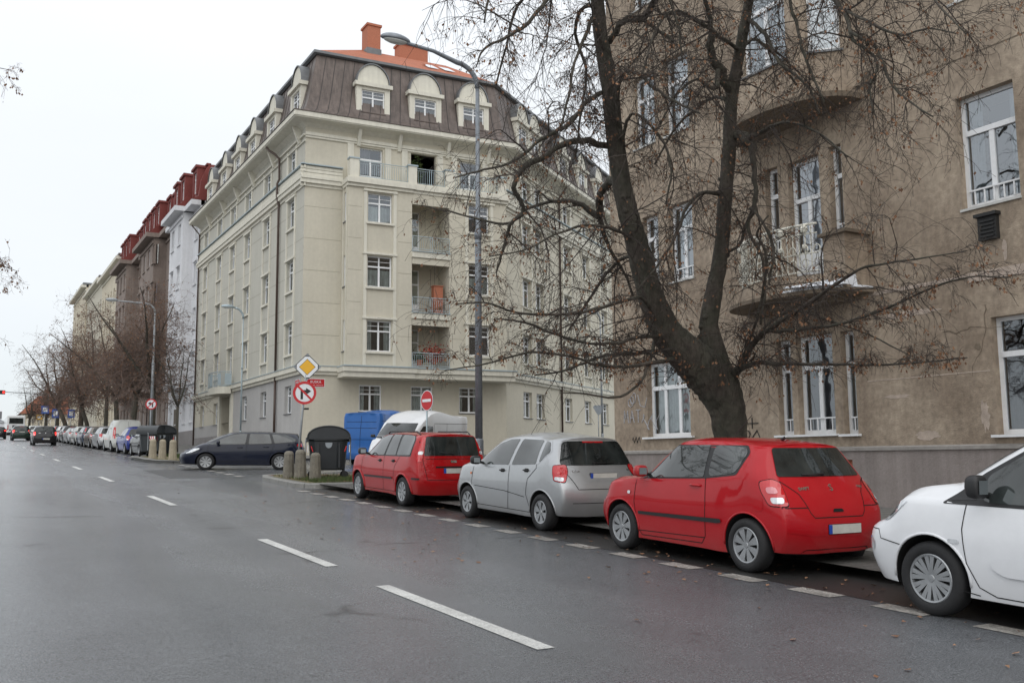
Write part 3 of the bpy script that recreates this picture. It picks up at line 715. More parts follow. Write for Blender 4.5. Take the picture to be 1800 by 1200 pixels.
# balcony over the door
b = MB(); n = 12
bp = [FL.P(66.3-1.9*math.cos(PI*k/n)*1.0, 0, .2+.95*math.sin(PI*k/n)**.6) for k in range(n+1)]
b.poly([p+Z*6.05 for p in bp]); b.poly([p+Z*6.5 for p in reversed(bp)])
for k in range(n): b.quad(bp[k]+Z*6.05, bp[k+1]+Z*6.05, bp[k+1]+Z*6.5, bp[k]+Z*6.5)
bal = b.build('balcony', 'trim_cream', cream)
b = MB(); rt = [p+Z*7.5 for p in bp]; b.tube(rt, .03, 5); b.tube([p+Z*6.6 for p in bp], .02, 5)
for k in range(n):
    for j in range(3): p = bp[k].lerp(bp[k+1], j/3); b.tube([p+Z*6.5, p+Z*7.5], .011, 4, cap=False)
for k in (1, 3, 6, 9, 11):
    b.quad(bp[k]+Z*6.65, bp[k-1]+Z*6.65, bp[k-1]+Z*7.4, bp[k]+Z*7.4)
r = b.build('railing', 'rail_blue', None, fix=False); r.parent = bal; off(r, cream)
# street name plates
def plate(F, u, z, w, h, line1, line2, lab, d=.0):
    e = empty('street_name_plate', F.P(u, z, d), lab, 'street sign')
    b = MB(); b.fbox(F, u-w/2, u+w/2, z-h/2, z+h/2, d+.002, d+.02, 0); b.fbox(F, u-w/2+.03, u+w/2-.03, z-h/2+.03, z+h/2-.03, d+.021, d+.026, 1)
    b.build('plate', ['sign_white', 'sign_red'], e)
    rot = Matrix((( F.U.x, 0, F.N.x, 0), (F.U.y, 0, F.N.y, 0), (0, 1, 0, 0), (0, 0, 0, 1)))
    for t, s, dz in ((line1, h*.42, h*.10), (line2, h*.17, -h*.27)):
        if t: text_mesh('lettering', t, s, Matrix.Translation(F.N*.03 + Z*dz) @ rot, 'sign_white', e, .002)
    return e
plate(FF, .78, 5.72, 1.0, .46, 'RUSKÁ', 'VRŠOVICE - PRAHA 10', 'red enamel street name plate on the front corner of the cream building')
plate(Fr((15.5, 0), (0, -1), (-1, 0)), -50.4, 5.72, .8, .40, 'RUSKÁ', '', 'red enamel street name plate round the corner on the grey side wall', .0)
# graffiti tags
def scrawl(name, F, segs, r, m, lab):
    b = MB()
    for s in segs: b.tube([F.P(u, z, .012) for u, z in s], r, 4)
    tag(b.build(name, m, fix=False), lab, 'graffiti')
FLr = Fr((15.45, 0), (0, -1), (-1, 0))
def letters(u, z, s, seq):
    G = {'E': [[(1,1),(0,1),(0,0),(1,0)], [(0,.5),(.8,.5)]], 'P': [[(0,0),(0,1),(.8,.9),(.8,.55),(0,.45)]], 'R': [[(0,0),(0,1),(.8,.9),(.7,.5),(0,.5),(.9,0)]], 'A': [[(0,0),(.45,1),(.9,0)], [(.2,.4),(.75,.4)]], 'S': [[(.9,.9),(.2,1),(.1,.6),(.8,.45),(.8,.05),(0,.05)]], 'L': [[(0,1),(0,0),(.8,0)]], 'I': [[(.2,0),(.2,1)]], 'M': [[(0,0),(.1,1),(.45,.3),(.8,1),(.95,0)]], 'T': [[(.5,0),(.5,1)], [(0,1),(1,1)]]}
    out = []; x = u
    for ch in seq:
        for st in G[ch]: out.append([(x+a*s*.62, z+c*s) for a, c in st])
        x += s*.8
    return out
scrawl('graffiti_tag', Fr((15.44, 0), (0, -1), (-1, 0)), letters(-52.6, 2.1, .42, 'ERASIL'), .022, 'sign_black', 'small black graffiti tag low on the grey corner of the cream building')
scrawl('graffiti_tag', Fr((15.44, 0), (0, -1), (-1, 0)), [[(-53.4+.09*k, 1.5+.22*math.sin(k*1.3)+.1*math.sin(k*.7)) for k in range(24)]], .018, 'sign_black', 'looping black graffiti scribble on the plinth under the small tag')
# ================================================================= the terrace beyond
def terrace(name, y0, y1, X, eave, mtop, wallm, roofm, ncol, zbase, storey, nrow, lab, bays=(), wn=.55, wh=1.75, cornice='trim_cream', dorm=True, plinth='plinth_grey', depth=12, flat=False, kids=True):
    F = Fr((X, 0), (0, 1), (-1, 0)); e = empty(name, (X, y0, gz(y0)), lab, 'building')
    w = MB(); t = MB(); L_ = y1-y0
    cs = [y0 + L_*(k+.5)/ncol for k in range(ncol)]
    zr = [zbase + storey*k for k in range(nrow)]
    def dof(c): 
        for a, q, dd in bays:
            if a < c < q: return dd
        return 0.
    segs = [(y0, y1, 0.)]
    edges = sorted({y0, y1, *[a for a, q, _ in bays], *[q for a, q, _ in bays]})
    zb = zr[0] + storey - .7
    for a, q in zip(edges, edges[1:]):
        d = dof((a+q)/2)
        ops0 = [(c-wn, c+wn, zr[0], zr[0]+wh) for c in cs if a < c < q]
        ops1 = [(c-wn, c+wn, z, z+wh) for c in cs if a < c < q for z in zr[1:]]
        wall(w, F, a, q, 0, zb, ops0, d=0); wall(w, F, a, q, zb, eave, ops1, d=d)
        if d:
            for u in (a, q): w.quad(F.P(u, zb, 0), F.P(u, eave, 0), F.P(u, eave, d), F.P(u, zb, d))
            w.quad(F.P(a, zb, 0), F.P(q, zb, 0), F.P(q, zb, d), F.P(a, zb, d)); t.fbox(F, a-.05, q+.05, zb-.2, zb-.004, 0, d+.06); t.build('bay_base', cornice, e, fix=False); t = MB()
        t.fbox(F, a-(.3 if d else 0), q+(.3 if d else 0), eave, eave+.4, -.3, d+.75); t.build('cornice', cornice, e, fix=False); t = MB(); t.fbox(F, a, q, eave-.5, eave-.3, d-.02, d+.12); t.build('frieze_band', cornice, e, fix=False); t = MB()
        t.fbox(F, a, q, zb+.01, zb+.2, -.02+d, d+.13)
        t.build('string_course', cornice, e, fix=False); t = MB()
    w.fbox(F, y0, y1, .2, gz((y0+y1)/2)+1.1, 0, .06, 1)
    w.quad(F.P(y0, 0, -depth), F.P(y1, 0, -depth), F.P(y1, eave+.4, -depth), F.P(y0, eave+.4, -depth))
    for u in (y0, y1): w.quad(F.P(u, 0, 0), F.P(u, eave+.4, 0), F.P(u, eave+.4, -depth), F.P(u, 0, -depth))
    w.build('wall', [wallm, plinth], e, fix=False)
    b = MB()
    if flat: b.fbox(F, y0-.1, y1+.1, eave+.41, eave+.7, -depth, .5)
    else:
        for a, q in zip(edges, edges[1:]):
            d = dof((a+q)/2); pf = [(d+.7, eave+.42), (d+.2, eave+.7), (.0, eave+2.2), (-.45, mtop-.15), (-.6, mtop), (-5, mtop+.05), (-depth, eave+.5)]
            for (d0, z0), (d1, z1) in zip(pf, pf[1:]): b.quad(F.P(a, z0, d0), F.P(q, z0, d0), F.P(q, z1, d1), F.P(a, z1, d1))
            for u in (a, q): b.poly([F.P(u, z, dd) for dd, z in pf] + [F.P(u, eave+.4, -depth)])
            b.fbox(F, a, q, mtop-.05, mtop+.1, -.7, -.35)
    b.build('roof', roofm, e, fix=False)
    if not flat and dorm:
        for c in cs:
            d = dof(c)
            b = MB(); b.fbox(F, c-.85, c-.5, eave+1.0, eave+3.2, -1.6, d*.5+.25); b.fbox(F, c+.5, c+.85, eave+1.0, eave+3.2, -1.6, d*.5+.25); b.fbox(F, c-.5, c+.5, eave+2.95, eave+3.2, -1.6, d*.5+.25); b.fbox(F, c-.95, c+.95, eave+3.2, eave+3.4, -1.7, d*.5+.4)
            o = b.build('dormer', roofm, e, fix=False)
            wd = window(e, F, c-.5, c+.5, eave+1.3, eave+2.95, .1, 'cross', d*.5+.2, kids=False); 
    for c in cs:
        for i, z in enumerate(zr):
            d = dof(c) if i else 0
            wd = window(e, F, c-wn, c+wn, z, z+wh, .18, 'cross', d, kids=kids, sill=(.1, .1, .1), sm=cornice, cur='sides')
            if i and (i % 2 == 1): tt = MB(); tt.fbox(F, c-wn-.15, c+wn+.15, z+wh+.08, z+wh+.24, d, d+.12); hh = tt.build('window_head', cornice, None, fix=False); hh.parent = wd; off(hh, e)
    return e, F
e1, F1 = terrace('terraced_house', 76.8, 88.0, 15.5, 21.8, 25.2, 'plaster_white', 'tile_red', 4, 4.7, 3.65, 5, 'white rendered tenement with red mansard squeezed beside the cream corner block', bays=((79.6, 85.2, .8),), cornice='plaster_white')
terrace('terraced_house', 88.05, 103.0, 15.5, 22.1, 26.0, 'plaster_taupe', 'tile_red', 6, 5.1, 3.65, 5, 'taupe brown tenement with red mansard next to the white one', bays=((91.6, 99.4, 1.1),), cornice='plaster_taupe')
terrace('terraced_house', 103.05, 120.5, 15.5, 22.6, 26.7, 'plaster_taupe', 'tile_red', 7, 5.6, 3.6, 5, 'farther taupe brown tenement with dark bay and red mansard before the pale yellow houses', bays=((108, 115.5, 1.2),), cornice='plaster_taupe')
terrace('terraced_house', 120.55, 139.5, 15.5, 25.6, 28, 'plaster_yellow', 'zinc_roof', 7, 6.6, 3.7, 5, 'pale yellow tenement under thin dark eaves beyond the taupe ones', flat=True, cornice='trim_cream', kids=False)
terrace('terraced_house', 139.55, 158.0, 15.5, 26.2, 28, 'plaster_cream', 'zinc_roof', 7, 7.2, 3.7, 5, 'beige tenement standing second from the far end of the row', flat=True, kids=False)
terrace('terraced_house', 158.05, 177.0, 15.3, 28.2, 30, 'plaster_yellow', 'zinc_grey', 6, 7.8, 3.8, 5, 'tall flat roofed cream tenement at the far end of the row', flat=True, kids=False)
# dark bay balconies on the taupe houses, door of the white one
b = MB(); b.fbox(F1, 83.9, 85.1, gz(84)+.15, gz(84)+3.0, -.1, .03); 
def add_part(b, name, m, e): o = b.build(name, m, None, fix=False); o.parent = e; off(o, e); return o
add_part(b, 'door', 'wood_door', e1)
# roofs beyond the crossing
def cottage(x0, x1, y, zb, ze, zr, lab, m='tile_orange', wm='plaster_yellow'):
    e = empty('house', (x0, y, zb), lab, 'house'); b = MB(); b.box(x0, x1, y, y+9, zb-1, ze)
    b.build('wall', wm, e)
    c = MB(); c.poly([(x0-.4, y-.4, ze), (x1+.4, y-.4, ze), (x1-3, y+4.5, zr), (x0+3, y+4.5, zr)]); c.poly([(x0-.4, y+9.4, ze), (x1+.4, y+9.4, ze), (x1-3, y+4.5, zr), (x0+3, y+4.5, zr)])
    c.poly([(x0-.4, y-.4, ze), (x0-.4, y+9.4, ze), (x0+3, y+4.5, zr)]); c.poly([(x1+.4, y-.4, ze), (x1+.4, y+9.4, ze), (x1-3, y+4.5, zr)])
    c.box(x0+4, x0+5, y+3, y+4, ze+1, zr+1.2); c.build('roof', m, e)
    F = Fr((x0, y), (1, 0), (0, -1)); n = int((x1-x0)/3)
    for k in range(n): window(e, F, 1+3*k, 2.1+3*k, zb+1.2, zb+2.6, -.01, 'cross', 0, kids=False)
cottage(9.5, 22.5, 205, 7.3, 10.9, 14.6, 'small house with steep orange roof at the end of the street, left of the trees')
cottage(24, 42, 212, 7.4, 13.5, 17.4, 'long orange roofed house behind the far trees', wm='plaster_cream')
cottage(3, 9, 260, 8.8, 11.2, 12.8, 'low pale house with grey roof at the left edge far up the street', m='zinc_grey', wm='plaster_white')

# ================================================================= brown house on the right
XB = 16.0
FBR = Fr((XB, 0), (0, -1), (-1, 0))                           # u = -y
brown = empty('tenement_house', (XB, 22.2, gz(22.2)), 'weathered brown rendered tenement with curved oriel and balcony behind the big tree', 'building')
def bw(y0, y1, z0, z1): return (-y1, -y0, z0, z1)
W_ = dict(
    g_left=(bw(18.95, 20.7, 2.14, 4.1), 'three'), g_a=(bw(15.47, 15.9, 2.07, 4.2), 'narrow'), g_b=(bw(14.28, 15.3, 2.07, 4.22), 'tee'), g_c=(bw(13.7, 14.06, 2.05, 4.2), 'narrow'),
    g_r=(bw(9.42, 10.62, 1.95, 4.05), 'tee'), g_r2=(bw(5.2, 6.4, 1.95, 4.05), 'tee'),
    a1=(bw(20.03, 20.72, 6.2, 7.9+.25), 'tee'), a2=(bw(18.64, 19.6, 6.17, 8.2), 'tee'), an=(bw(15.63, 16.03, 6.2, 8.24), 'narrow'), ad=(bw(14.4, 15.32, 5.4, 8.2), 'door'), ac=(bw(13.78, 14.13, 6.2, 8.24), 'narrow'), ar=(bw(9.88, 11.03, 6.13, 8.27), 'tee'), ar2=(bw(5.2, 6.4, 6.13, 8.27), 'tee'),
    b1=(bw(20.05, 21.0, 10.17, 12.2), 'tee'), b2=(bw(18.63, 19.65, 10.15, 12.25), 'tee'), br=(bw(9.88, 11.03, 10.15, 12.3), 'tee'), br2=(bw(5.2, 6.4, 10.15, 12.3), 'tee'),
    c1=(bw(20.05, 21.0, 14.2, 16.2), 'tee'), c2=(bw(18.63, 19.65, 14.2, 16.2), 'tee'), cr=(bw(9.88, 11.03, 14.2, 16.2), 'tee'))
b = MB(); o_ = [w[0] for w in W_.values()]
wall(b, FBR, -22.22, 8, 1.79, 19.5, o_, dep=.26, mi=0)
wall(b, FBR, -22.22, 8, -.5, 1.72, (bw(13.83, 14.16, .95, 1.52),), dep=.15, d=.07, mi=1)
b.quad(FBR.P(-22.22,1.72,.07), FBR.P(8,1.72,.07), FBR.P(8,1.79,0), FBR.P(-22.22,1.79,0), 2)
sW = Fr((XB, 22.22), (WD.x, WD.y), (-WD.y, WD.x)); wall(b, sW, 0, 26, -.5, 19.5, (), mi=0)
back = Fr((XB+12, 0), (0, 1), (1, 0)); b.quad((28, -8, 0), (28, 31, 0), (28, 31, 19.5), (28, -8, 19.5)); b.quad((16, -8, 0), (28, -8, 0), (28, -8, 19.5), (16, -8, 19.5))
b.poly([(15.6, -8.4, 19.5), (28, -8, 19.5), (37, 37.4, 19.5), (15.6, 22.5, 19.5)], 3)
b.fbox(FBR, -22.3, 8, 19.0, 19.48, .0, .5, 0)
b.build('wall', ['plaster_brown', 'plinth_brown', 'ledge', 'zinc_roof'], brown, fix=False)
b = MB(); b.fbox(FBR, -22.24, 8, 1.70, 1.76, .072, .11); b.build('plinth_ledge', 'ledge', brown)
b = MB()
b.fbox(FBR, -13.1, 6, 9.01, 9.035, 0, .006, 0)                 # scored line over the first floor
b.fbox(FBR, -13.25, -11.0, 4.83, 4.90, 0, .015, 1); b.fbox(FBR, -11.0, 3, 4.74, 4.92, 0, .018, 1)
b.fbox(FBR, -13.4, -10.7, 3.09, 3.11, 0, .005, 1)
b.build('string_line', ['plaster_brown_dark', 'plaster_patch'], brown, fix=False)
def blob(name, F, u, z, rx, rz, m, n=22, seed=1, dd=.004):
    r = random.Random(seed); b = MB(); b.poly([F.P(u+math.cos(2*PI*k/n)*rx*r.uniform(.6, 1.1), z+math.sin(2*PI*k/n)*rz*r.uniform(.6, 1.1), dd) for k in range(n)]); return b.build(name, m, brown, fix=False)
for i, (y, z, rx, rz, m) in enumerate([(12.3, 4.35, .7, .07, 'plaster_patch'), (12.7, 2.75, .35, .05, 'plaster_patch'), (10.85, 2.3, .10, .3, 'plaster_patch'), (12.05, 1.98, .3, .1, 'plaster_patch'), (10.9, 3.55, .07, .07, 'plaster_brown_dark'),
        (10.25, 5.25, .05, .22, 'plaster_patch'), (13.05, 9.35, .3, .22, 'plaster_brown_dark')]):
    blob('stain' if m.endswith('dark') else 'plaster_repair', FBR, -y, z, rx, rz, m, seed=i, dd=.004+.0006*i)
for k, ((a, c, e, g), st) in W_.items():
    gr = k in ('g_a', 'g_b', 'g_c', 'ac', 'ar', 'a2', 'an', 'ar2')
    cu = {'g_b': 'low', 'g_left': 'full', 'ad': 'full', 'a2': 'full', 'a1': 'full', 'ar': 'sides', 'g_r': 'low', 'b1': 'full', 'b2': 'full'}.get(k, 'low')
    window(brown, FBR, a, c, e, g, .2, st, 0, sill=(.14 if k == 'g_left' else .08, .05, .1) if k[0] == 'g' else (.02, .05, .04), sm='frame_white' if k[0] == 'g' else 'frame_grey', grille=gr, gm='glass_sky' if k[0] in 'abc' else 'glass', cur=cu, fw=.075)
CR = random.Random(4)
for (y, z, n_, dy, dz) in ((12.6, 9.9, 26, -.10, -.035), (10.7, 4.3, 14, .02, -.09), (9.6, 6.1, 12, -.06, -.05), (17.3, 6.9, 20, .02, -.10), (13.4, 8.6, 18, -.07, .02), (21.6, 6.4, 20, .01, -.12), (11.6, 3.9, 14, -.08, -.02), (18.3, 9.9, 16, .06, .01)):
    q = [(y, z)]
    for k in range(n_): q.append((q[-1][0]+dy+CR.gauss(0, .035), q[-1][1]+dz+CR.gauss(0, .035)))
    b = MB(); b.tube([FBR.P(-a, c, .003) for a, c in q], [.007*(1-k/(n_+1))+.002 for k in range(n_+1)], 4); b.build('crack', 'plaster_brown_dark', brown, fix=False)
b = MB(); b.fbox(FBR, -14.16, -13.83, .95, 1.52, -.1, -.03); b.build('cellar_hatch', 'brick_orange', brown)
b = MB(); b.fbox(FBR, -10.68, -10.32, 5.45, 5.88, 0, .1)
for k in range(5): b.fbox(FBR, -10.64, -10.36, 5.5+.07*k, 5.53+.07*k, .1, .125)
b.fbox(FBR, -10.72, -10.28, 5.88, 5.94, 0, .16); b.build('vent_grille', 'black_iron', brown)
# curved oriel over a curved balcony
def arcpts(yc, hw, dep, n=16): return [(XB - dep*math.sin(PI*k/n)**.75, yc + hw*math.cos(PI*k/n)) for k in range(n+1)]
def disc(b, pts, z0, z1, mi=0, mb=None):
    b.poly([(x, y, z0) for x, y in pts], mb if mb is not None else mi); b.poly([(x, y, z1) for x, y in pts], mi)
    for p, q in zip(pts, pts[1:]): b.quad((*p, z0), (*q, z0), (*q, z1), (*p, z1), mi)
b = MB(); A = arcpts(14.95, 1.8, 1.25)
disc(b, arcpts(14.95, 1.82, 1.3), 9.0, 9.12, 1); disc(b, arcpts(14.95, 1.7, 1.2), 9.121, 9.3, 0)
# oriel walls: three facets with window openings
P0, P1, P2, P3 = V((16, 13.15)), V((15.05, 14.05)), V((15.05, 15.85)), V((16, 16.75))
FO = []
for p, q in ((P1, P0), (P2, P1), (P3, P2)):
    U = (q-p).normalized(); FO.append((Fr(p, U, (U.y, -U.x)), (q-p).length))
for i, (F, Ln) in enumerate(FO):
    ops = [(.28, Ln-.38, z, z+2.05) if i == 0 else (.38, Ln-.28, z, z+2.05) if i == 2 else (.25, Ln-.25, z, z+2.05) for z in (10.15, 14.15)]
    wall(b, F, 0, Ln, 9.3, 18.0, ops, dep=.2)
    for o4 in ops: window(brown, F, *o4, .12, 'tee' if i == 1 else 'narrow', 0, gm='glass_sky', cur='full', sill=(.05, .05, .05), sm='zinc_grey')
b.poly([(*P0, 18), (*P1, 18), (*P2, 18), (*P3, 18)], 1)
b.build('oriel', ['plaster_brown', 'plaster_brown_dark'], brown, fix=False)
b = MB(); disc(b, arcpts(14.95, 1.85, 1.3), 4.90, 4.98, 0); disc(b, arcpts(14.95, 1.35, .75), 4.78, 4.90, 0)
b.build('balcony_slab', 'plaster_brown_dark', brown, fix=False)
b = MB(); AB = arcpts(14.95, 1.55, 1.05)
for (p, q) in zip(AB, AB[1:]):
    b.quad((*p, 4.98), (*q, 4.98), (*q, 5.34), (*p, 5.34)); q2, p2 = (q[0]+.12 if q[0] < 15.9 else q[0], q[1]), (p[0]+.12 if p[0] < 15.9 else p[0], p[1]); b.quad((*p, 5.34), (*q, 5.34), (*q2, 5.34), (*p2, 5.34))
b.box(15.32, 15.99, 13.22, 13.78, 4.99, 6.1); b.build('balcony_parapet', 'plaster_brown', brown, fix=False)
b = MB(); b.box(15.24, 15.99, 13.12, 13.85, 6.102, 6.17); b.build('parapet_coping', 'plaster_brown_dark', brown)
b = MB(); RA = [p for p in AB if p[1] > 13.75]
RA = [(x+.05, y) for x, y in RA if x < 15.97]
b.tube([(x, y, 6.42) for x, y in RA], .03, 6); b.tube([(x, y, 6.22) for x, y in RA], .014, 5); b.tube([(x, y, 5.42) for x, y in RA], .016, 5); b.tube([(x, y, 5.8) for x, y in RA], .014, 5)
L_ = 0
for p, q in zip(RA, RA[1:]):
    n = max(1, int((V(q)-V(p)).length/.11))
    for k in range(n):
        c = V(p).lerp(V(q), k/n); b.tube([(c.x, c.y, 5.4), (c.x, c.y, 6.42)], .014, 4, cap=False)
for i, (x, y) in enumerate(RA):
    if i % 2 == 0:
        b.lathe([(0, -.09), (.06, -.06), (.085, 0), (.06, .06), (0, .09)], 8, (x-.02, y, 6.32))
        b.lathe([(0, -.06), (.05, -.04), (.06, 0), (.05, .04), (0, .06)], 8, (x-.02, y, 5.95))
    for s in range(2): b.tube([V((x-.02, y, 5.6+.28*s)) + V((0, math.cos(a)*.09, math.sin(a)*.09)) for a in [j*.7 for j in range(9)]], .012, 4, cap=False)
mat('iron_cream', (.66,.64,.56), .6, .25, 12, .3, 5)
b.build('wrought_railing', 'iron_cream', brown, fix=False)
b = MB(); n = 14
sp = [(15.95, 13.25), (15.95, 14.25)] + [(15.95-.55*math.sin(PI*k/8)-.2, 14.1-.75*k/8) for k in range(9)]
sp = [(16-.02, 13.2), (15.3, 13.24), (15.02, 13.7), (14.86, 14.3), (15.0, 14.45), (15.2, 14.2)]
sp = [(15.98, 13.12), (15.55, 13.15), (15.15, 13.45), (14.9, 13.95), (14.79, 14.5), (14.86, 14.55), (14.98, 14.1), (15.2, 13.6), (15.5, 13.2)]
b.poly([(x, y, 5.03) for x, y in sp]); 
for p, q in zip(sp, sp[1:]+sp[:1]): b.quad((*p, 4.985), (*q, 4.985), (*q, 5.03), (*p, 5.03))
SR = random.Random(2)
for k in range(9):
    y = 13.2+.11*k; x0 = 15.62-.08*k; hh = .24*SR.uniform(.6, 1)*(1-.07*k); b.hexa([(x0-.42, y, 5.03), (x0, y, 5.03), (x0, y+.12, 5.03), (x0-.42, y+.12, 5.03), (x0-.36, y+.02, 5.03+hh*.5), (x0-.02, y+.02, 5.03+hh), (x0-.02, y+.12, 5.03+hh*.9), (x0-.36, y+.12, 5.03+hh*.45)])
tag(b.build('snow_patch', 'snow'), 'small patch of old white snow lying on the balcony slab of the brown tenement', 'snow')
mat('chalk_white', (.42,.42,.44), .9, .3, 20)
FQ = Fr((16, 0), (0, -1), (-1, 0))
scrawl('graffiti_tag', FQ, letters(-21.75, 2.55, .34, 'MAT'), .014, 'chalk_white', 'pale MAT graffiti on the left corner of the brown tenement')
scrawl('graffiti_tag', FQ, [[(-20.95+.05*k+.08*math.sin(k*1.7), 2.55+.22*math.sin(k*.9)) for k in range(16)]], .012, 'chalk_white', 'pale looping scribble to the right of the MAT lettering')
scrawl('graffiti_tag', FQ, [[(-21.5+.1*math.cos(k*.9)+.015*k, 3.05+.13*math.sin(k*.9)+.012*k) for k in range(18)], [(-21.1, 3.3), (-21.0, 3.0), (-20.8, 2.95), (-20.7, 3.2)]], .012, 'chalk_white', 'pale squiggle above the MAT lettering')
scrawl('graffiti_tag', FQ, [[(-16.75, 2.5), (-16.75, 2.25)], [(-16.92, 2.37), (-16.55, 2.37)], [(-16.95+.12*math.cos(k*.8), 2.12+.1*math.sin(k*.8)) for k in range(9)], [(-16.8, 2.0), (-16.6, 2.2), (-16.5, 2.0)]], .012, 'sign_black', 'thin black cross shaped graffiti to the right of the tree trunk')
scrawl('graffiti_tag', FQ, [[(-21.4+.045*k, 2.08+.09*math.sin(k*2.1)) for k in range(9)]], .010, 'sign_black', 'thin black scribble low on the left corner of the brown tenement')
# ================================================================= cars
def paint(name, col, metal=0., rough=.38, dirt=.5, coat=.7):
    m = mat(name, col, rough, .04, 5, metal=metal, coat=coat, spec=.08)
    nt = m.node_tree; N = nt.nodes; L = nt.links; b = N['Principled BSDF']; tc = next(n for n in N if n.type == 'TEX_COORD')
    sx = N.new('ShaderNodeSeparateXYZ'); L.new(tc.outputs['Object'], sx.inputs[0])
    r = N.new('ShaderNodeMapRange'); r.inputs[1].default_value = .2; r.inputs[2].default_value = .55; r.inputs[3].default_value = dirt; r.inputs[4].default_value = .03; L.new(sx.outputs[2], r.inputs[0])
    n = N.new('ShaderNodeTexNoise'); n.inputs['Scale'].default_value = 5; n.inputs['Detail'].default_value = 6; L.new(tc.outputs['Object'], n.inputs['Vector'])
    mu = N.new('ShaderNodeMath'); mu.operation = 'MULTIPLY'; L.new(r.outputs[0], mu.inputs[0]); L.new(n.outputs[0], mu.inputs[1])
    mx = N.new('ShaderNodeMix'); mx.data_type = 'RGBA'; L.new(mu.outputs[0], mx.inputs[0]); L.new(b.inputs['Base Color'].links[0].from_socket, mx.inputs[6]); mx.inputs[7].default_value = (.13,.115,.10,1)
    L.new(mx.outputs[2], b.inputs['Base Color'])
    return m
paint('paint_red', (.40,.005,.011), dirt=.35); paint('paint_red_fusion', (.37,.004,.007), dirt=.3); paint('paint_silver', (.44,.45,.46), metal=.65, rough=.36)
paint('paint_white', (.74,.75,.77), dirt=.45); paint('paint_navy', (.004,.008,.024), dirt=.12); paint('paint_black', (.008,.008,.010), dirt=.3)
paint('paint_blue', (.010,.030,.22)); paint('paint_vanblue', (.03,.12,.36), dirt=.5, rough=.5, coat=.4); paint('paint_vanwhite', (.66,.67,.68), dirt=.5)
paint('paint_offwhite', (.55,.56,.53), dirt=.6); paint('paint_darkgreen', (.006,.022,.014)); paint('paint_greyblue', (.05,.075,.12), metal=.4); paint('paint_bronze', (.16,.14,.12), metal=.5); paint('paint_grey', (.12,.125,.13), metal=.5)
def car_glass(name, ior, coat, v):
    m = mat(name, (.010,.013,.013), .03, spec=.5, coat=coat)
    nt = m.node_tree; N = nt.nodes; L = nt.links; b = N['Principled BSDF']; tc = next(n for n in N if n.type == 'TEX_COORD')
    # what is dimly seen of the cabin through tinted glass
    n = N.new('ShaderNodeTexNoise'); n.inputs['Scale'].default_value = 2.6; n.inputs['Detail'].default_value = 3; L.new(tc.outputs['Object'], n.inputs['Vector'])
    cr = N.new('ShaderNodeValToRGB'); cr.color_ramp.elements[0].position = .35; cr.color_ramp.elements[0].color = (.010,.012,.012,1); cr.color_ramp.elements[1].position = .75; cr.color_ramp.elements[1].color = (v*.85,v,v*.98,1)
    L.new(n.outputs[0], cr.inputs[0]); L.new(cr.outputs[0], b.inputs['Base Color'])
    b.inputs['IOR'].default_value = ior; b.inputs['Coat IOR'].default_value = 1.6
car_glass('car_glass', 1.5, 0., .045)
car_glass('car_glass_side', 1.5, .6, .06)
mat('car_black', (.014,.014,.015), .5, .1, 8); mat('gap', (.004,.004,.004), .9); mat('arch_black', (.006,.006,.006), .95)
mat('rim_silver', (.36,.37,.38), .35, .15, 6, metal=.75); mat('rim_dark', (.02,.02,.021), .6)
mat('lamp_red', (.50,.008,.012), .12, coat=1.); mat('lamp_clear', (.62,.64,.66), .1, .25, 12, coat=1., metal=.3); mat('lamp_pink', (.60,.22,.24), .12, coat=1.); mat('lamp_orange', (.7,.16,.01), .2)
mat('plate_white', (.55,.54,.50), .5, .12, 6); mat('plate_blue', (.02,.07,.38), .4); mat('chrome', (.6,.6,.6), .15, metal=1.)
mat('lamp_lit', (.6,.02,.02), .3, emit=(1, .03, .02, 1.2))

def herm(P, tens, sub):
    n = len(P); T = []
    for i in range(n):
        if i == 0: t = (P[1]-P[0])/max(1e-4, (P[1]-P[0]).length)
        elif i == n-1: t = (P[-1]-P[-2])/max(1e-4, (P[-1]-P[-2]).length)
        else:
            a = (P[i]-P[i-1]); c = (P[i+1]-P[i]); da, dc = max(1e-4, a.length), max(1e-4, c.length); t = (a/da*dc + c/dc*da)/(da+dc)
        T.append(t*tens[i])
    out = []
    for i in range(n-1):
        d = (P[i+1]-P[i]).length
        for k in range(sub):
            s = k/sub; h0 = 2*s**3-3*s*s+1; h1 = s**3-2*s*s+s; h2 = -2*s**3+3*s*s; h3 = s**3-s*s
            out.append(P[i]*h0 + T[i]*(h1*d) + P[i+1]*h2 + T[i+1]*(h3*d))
    out.append(P[-1].copy()); return out

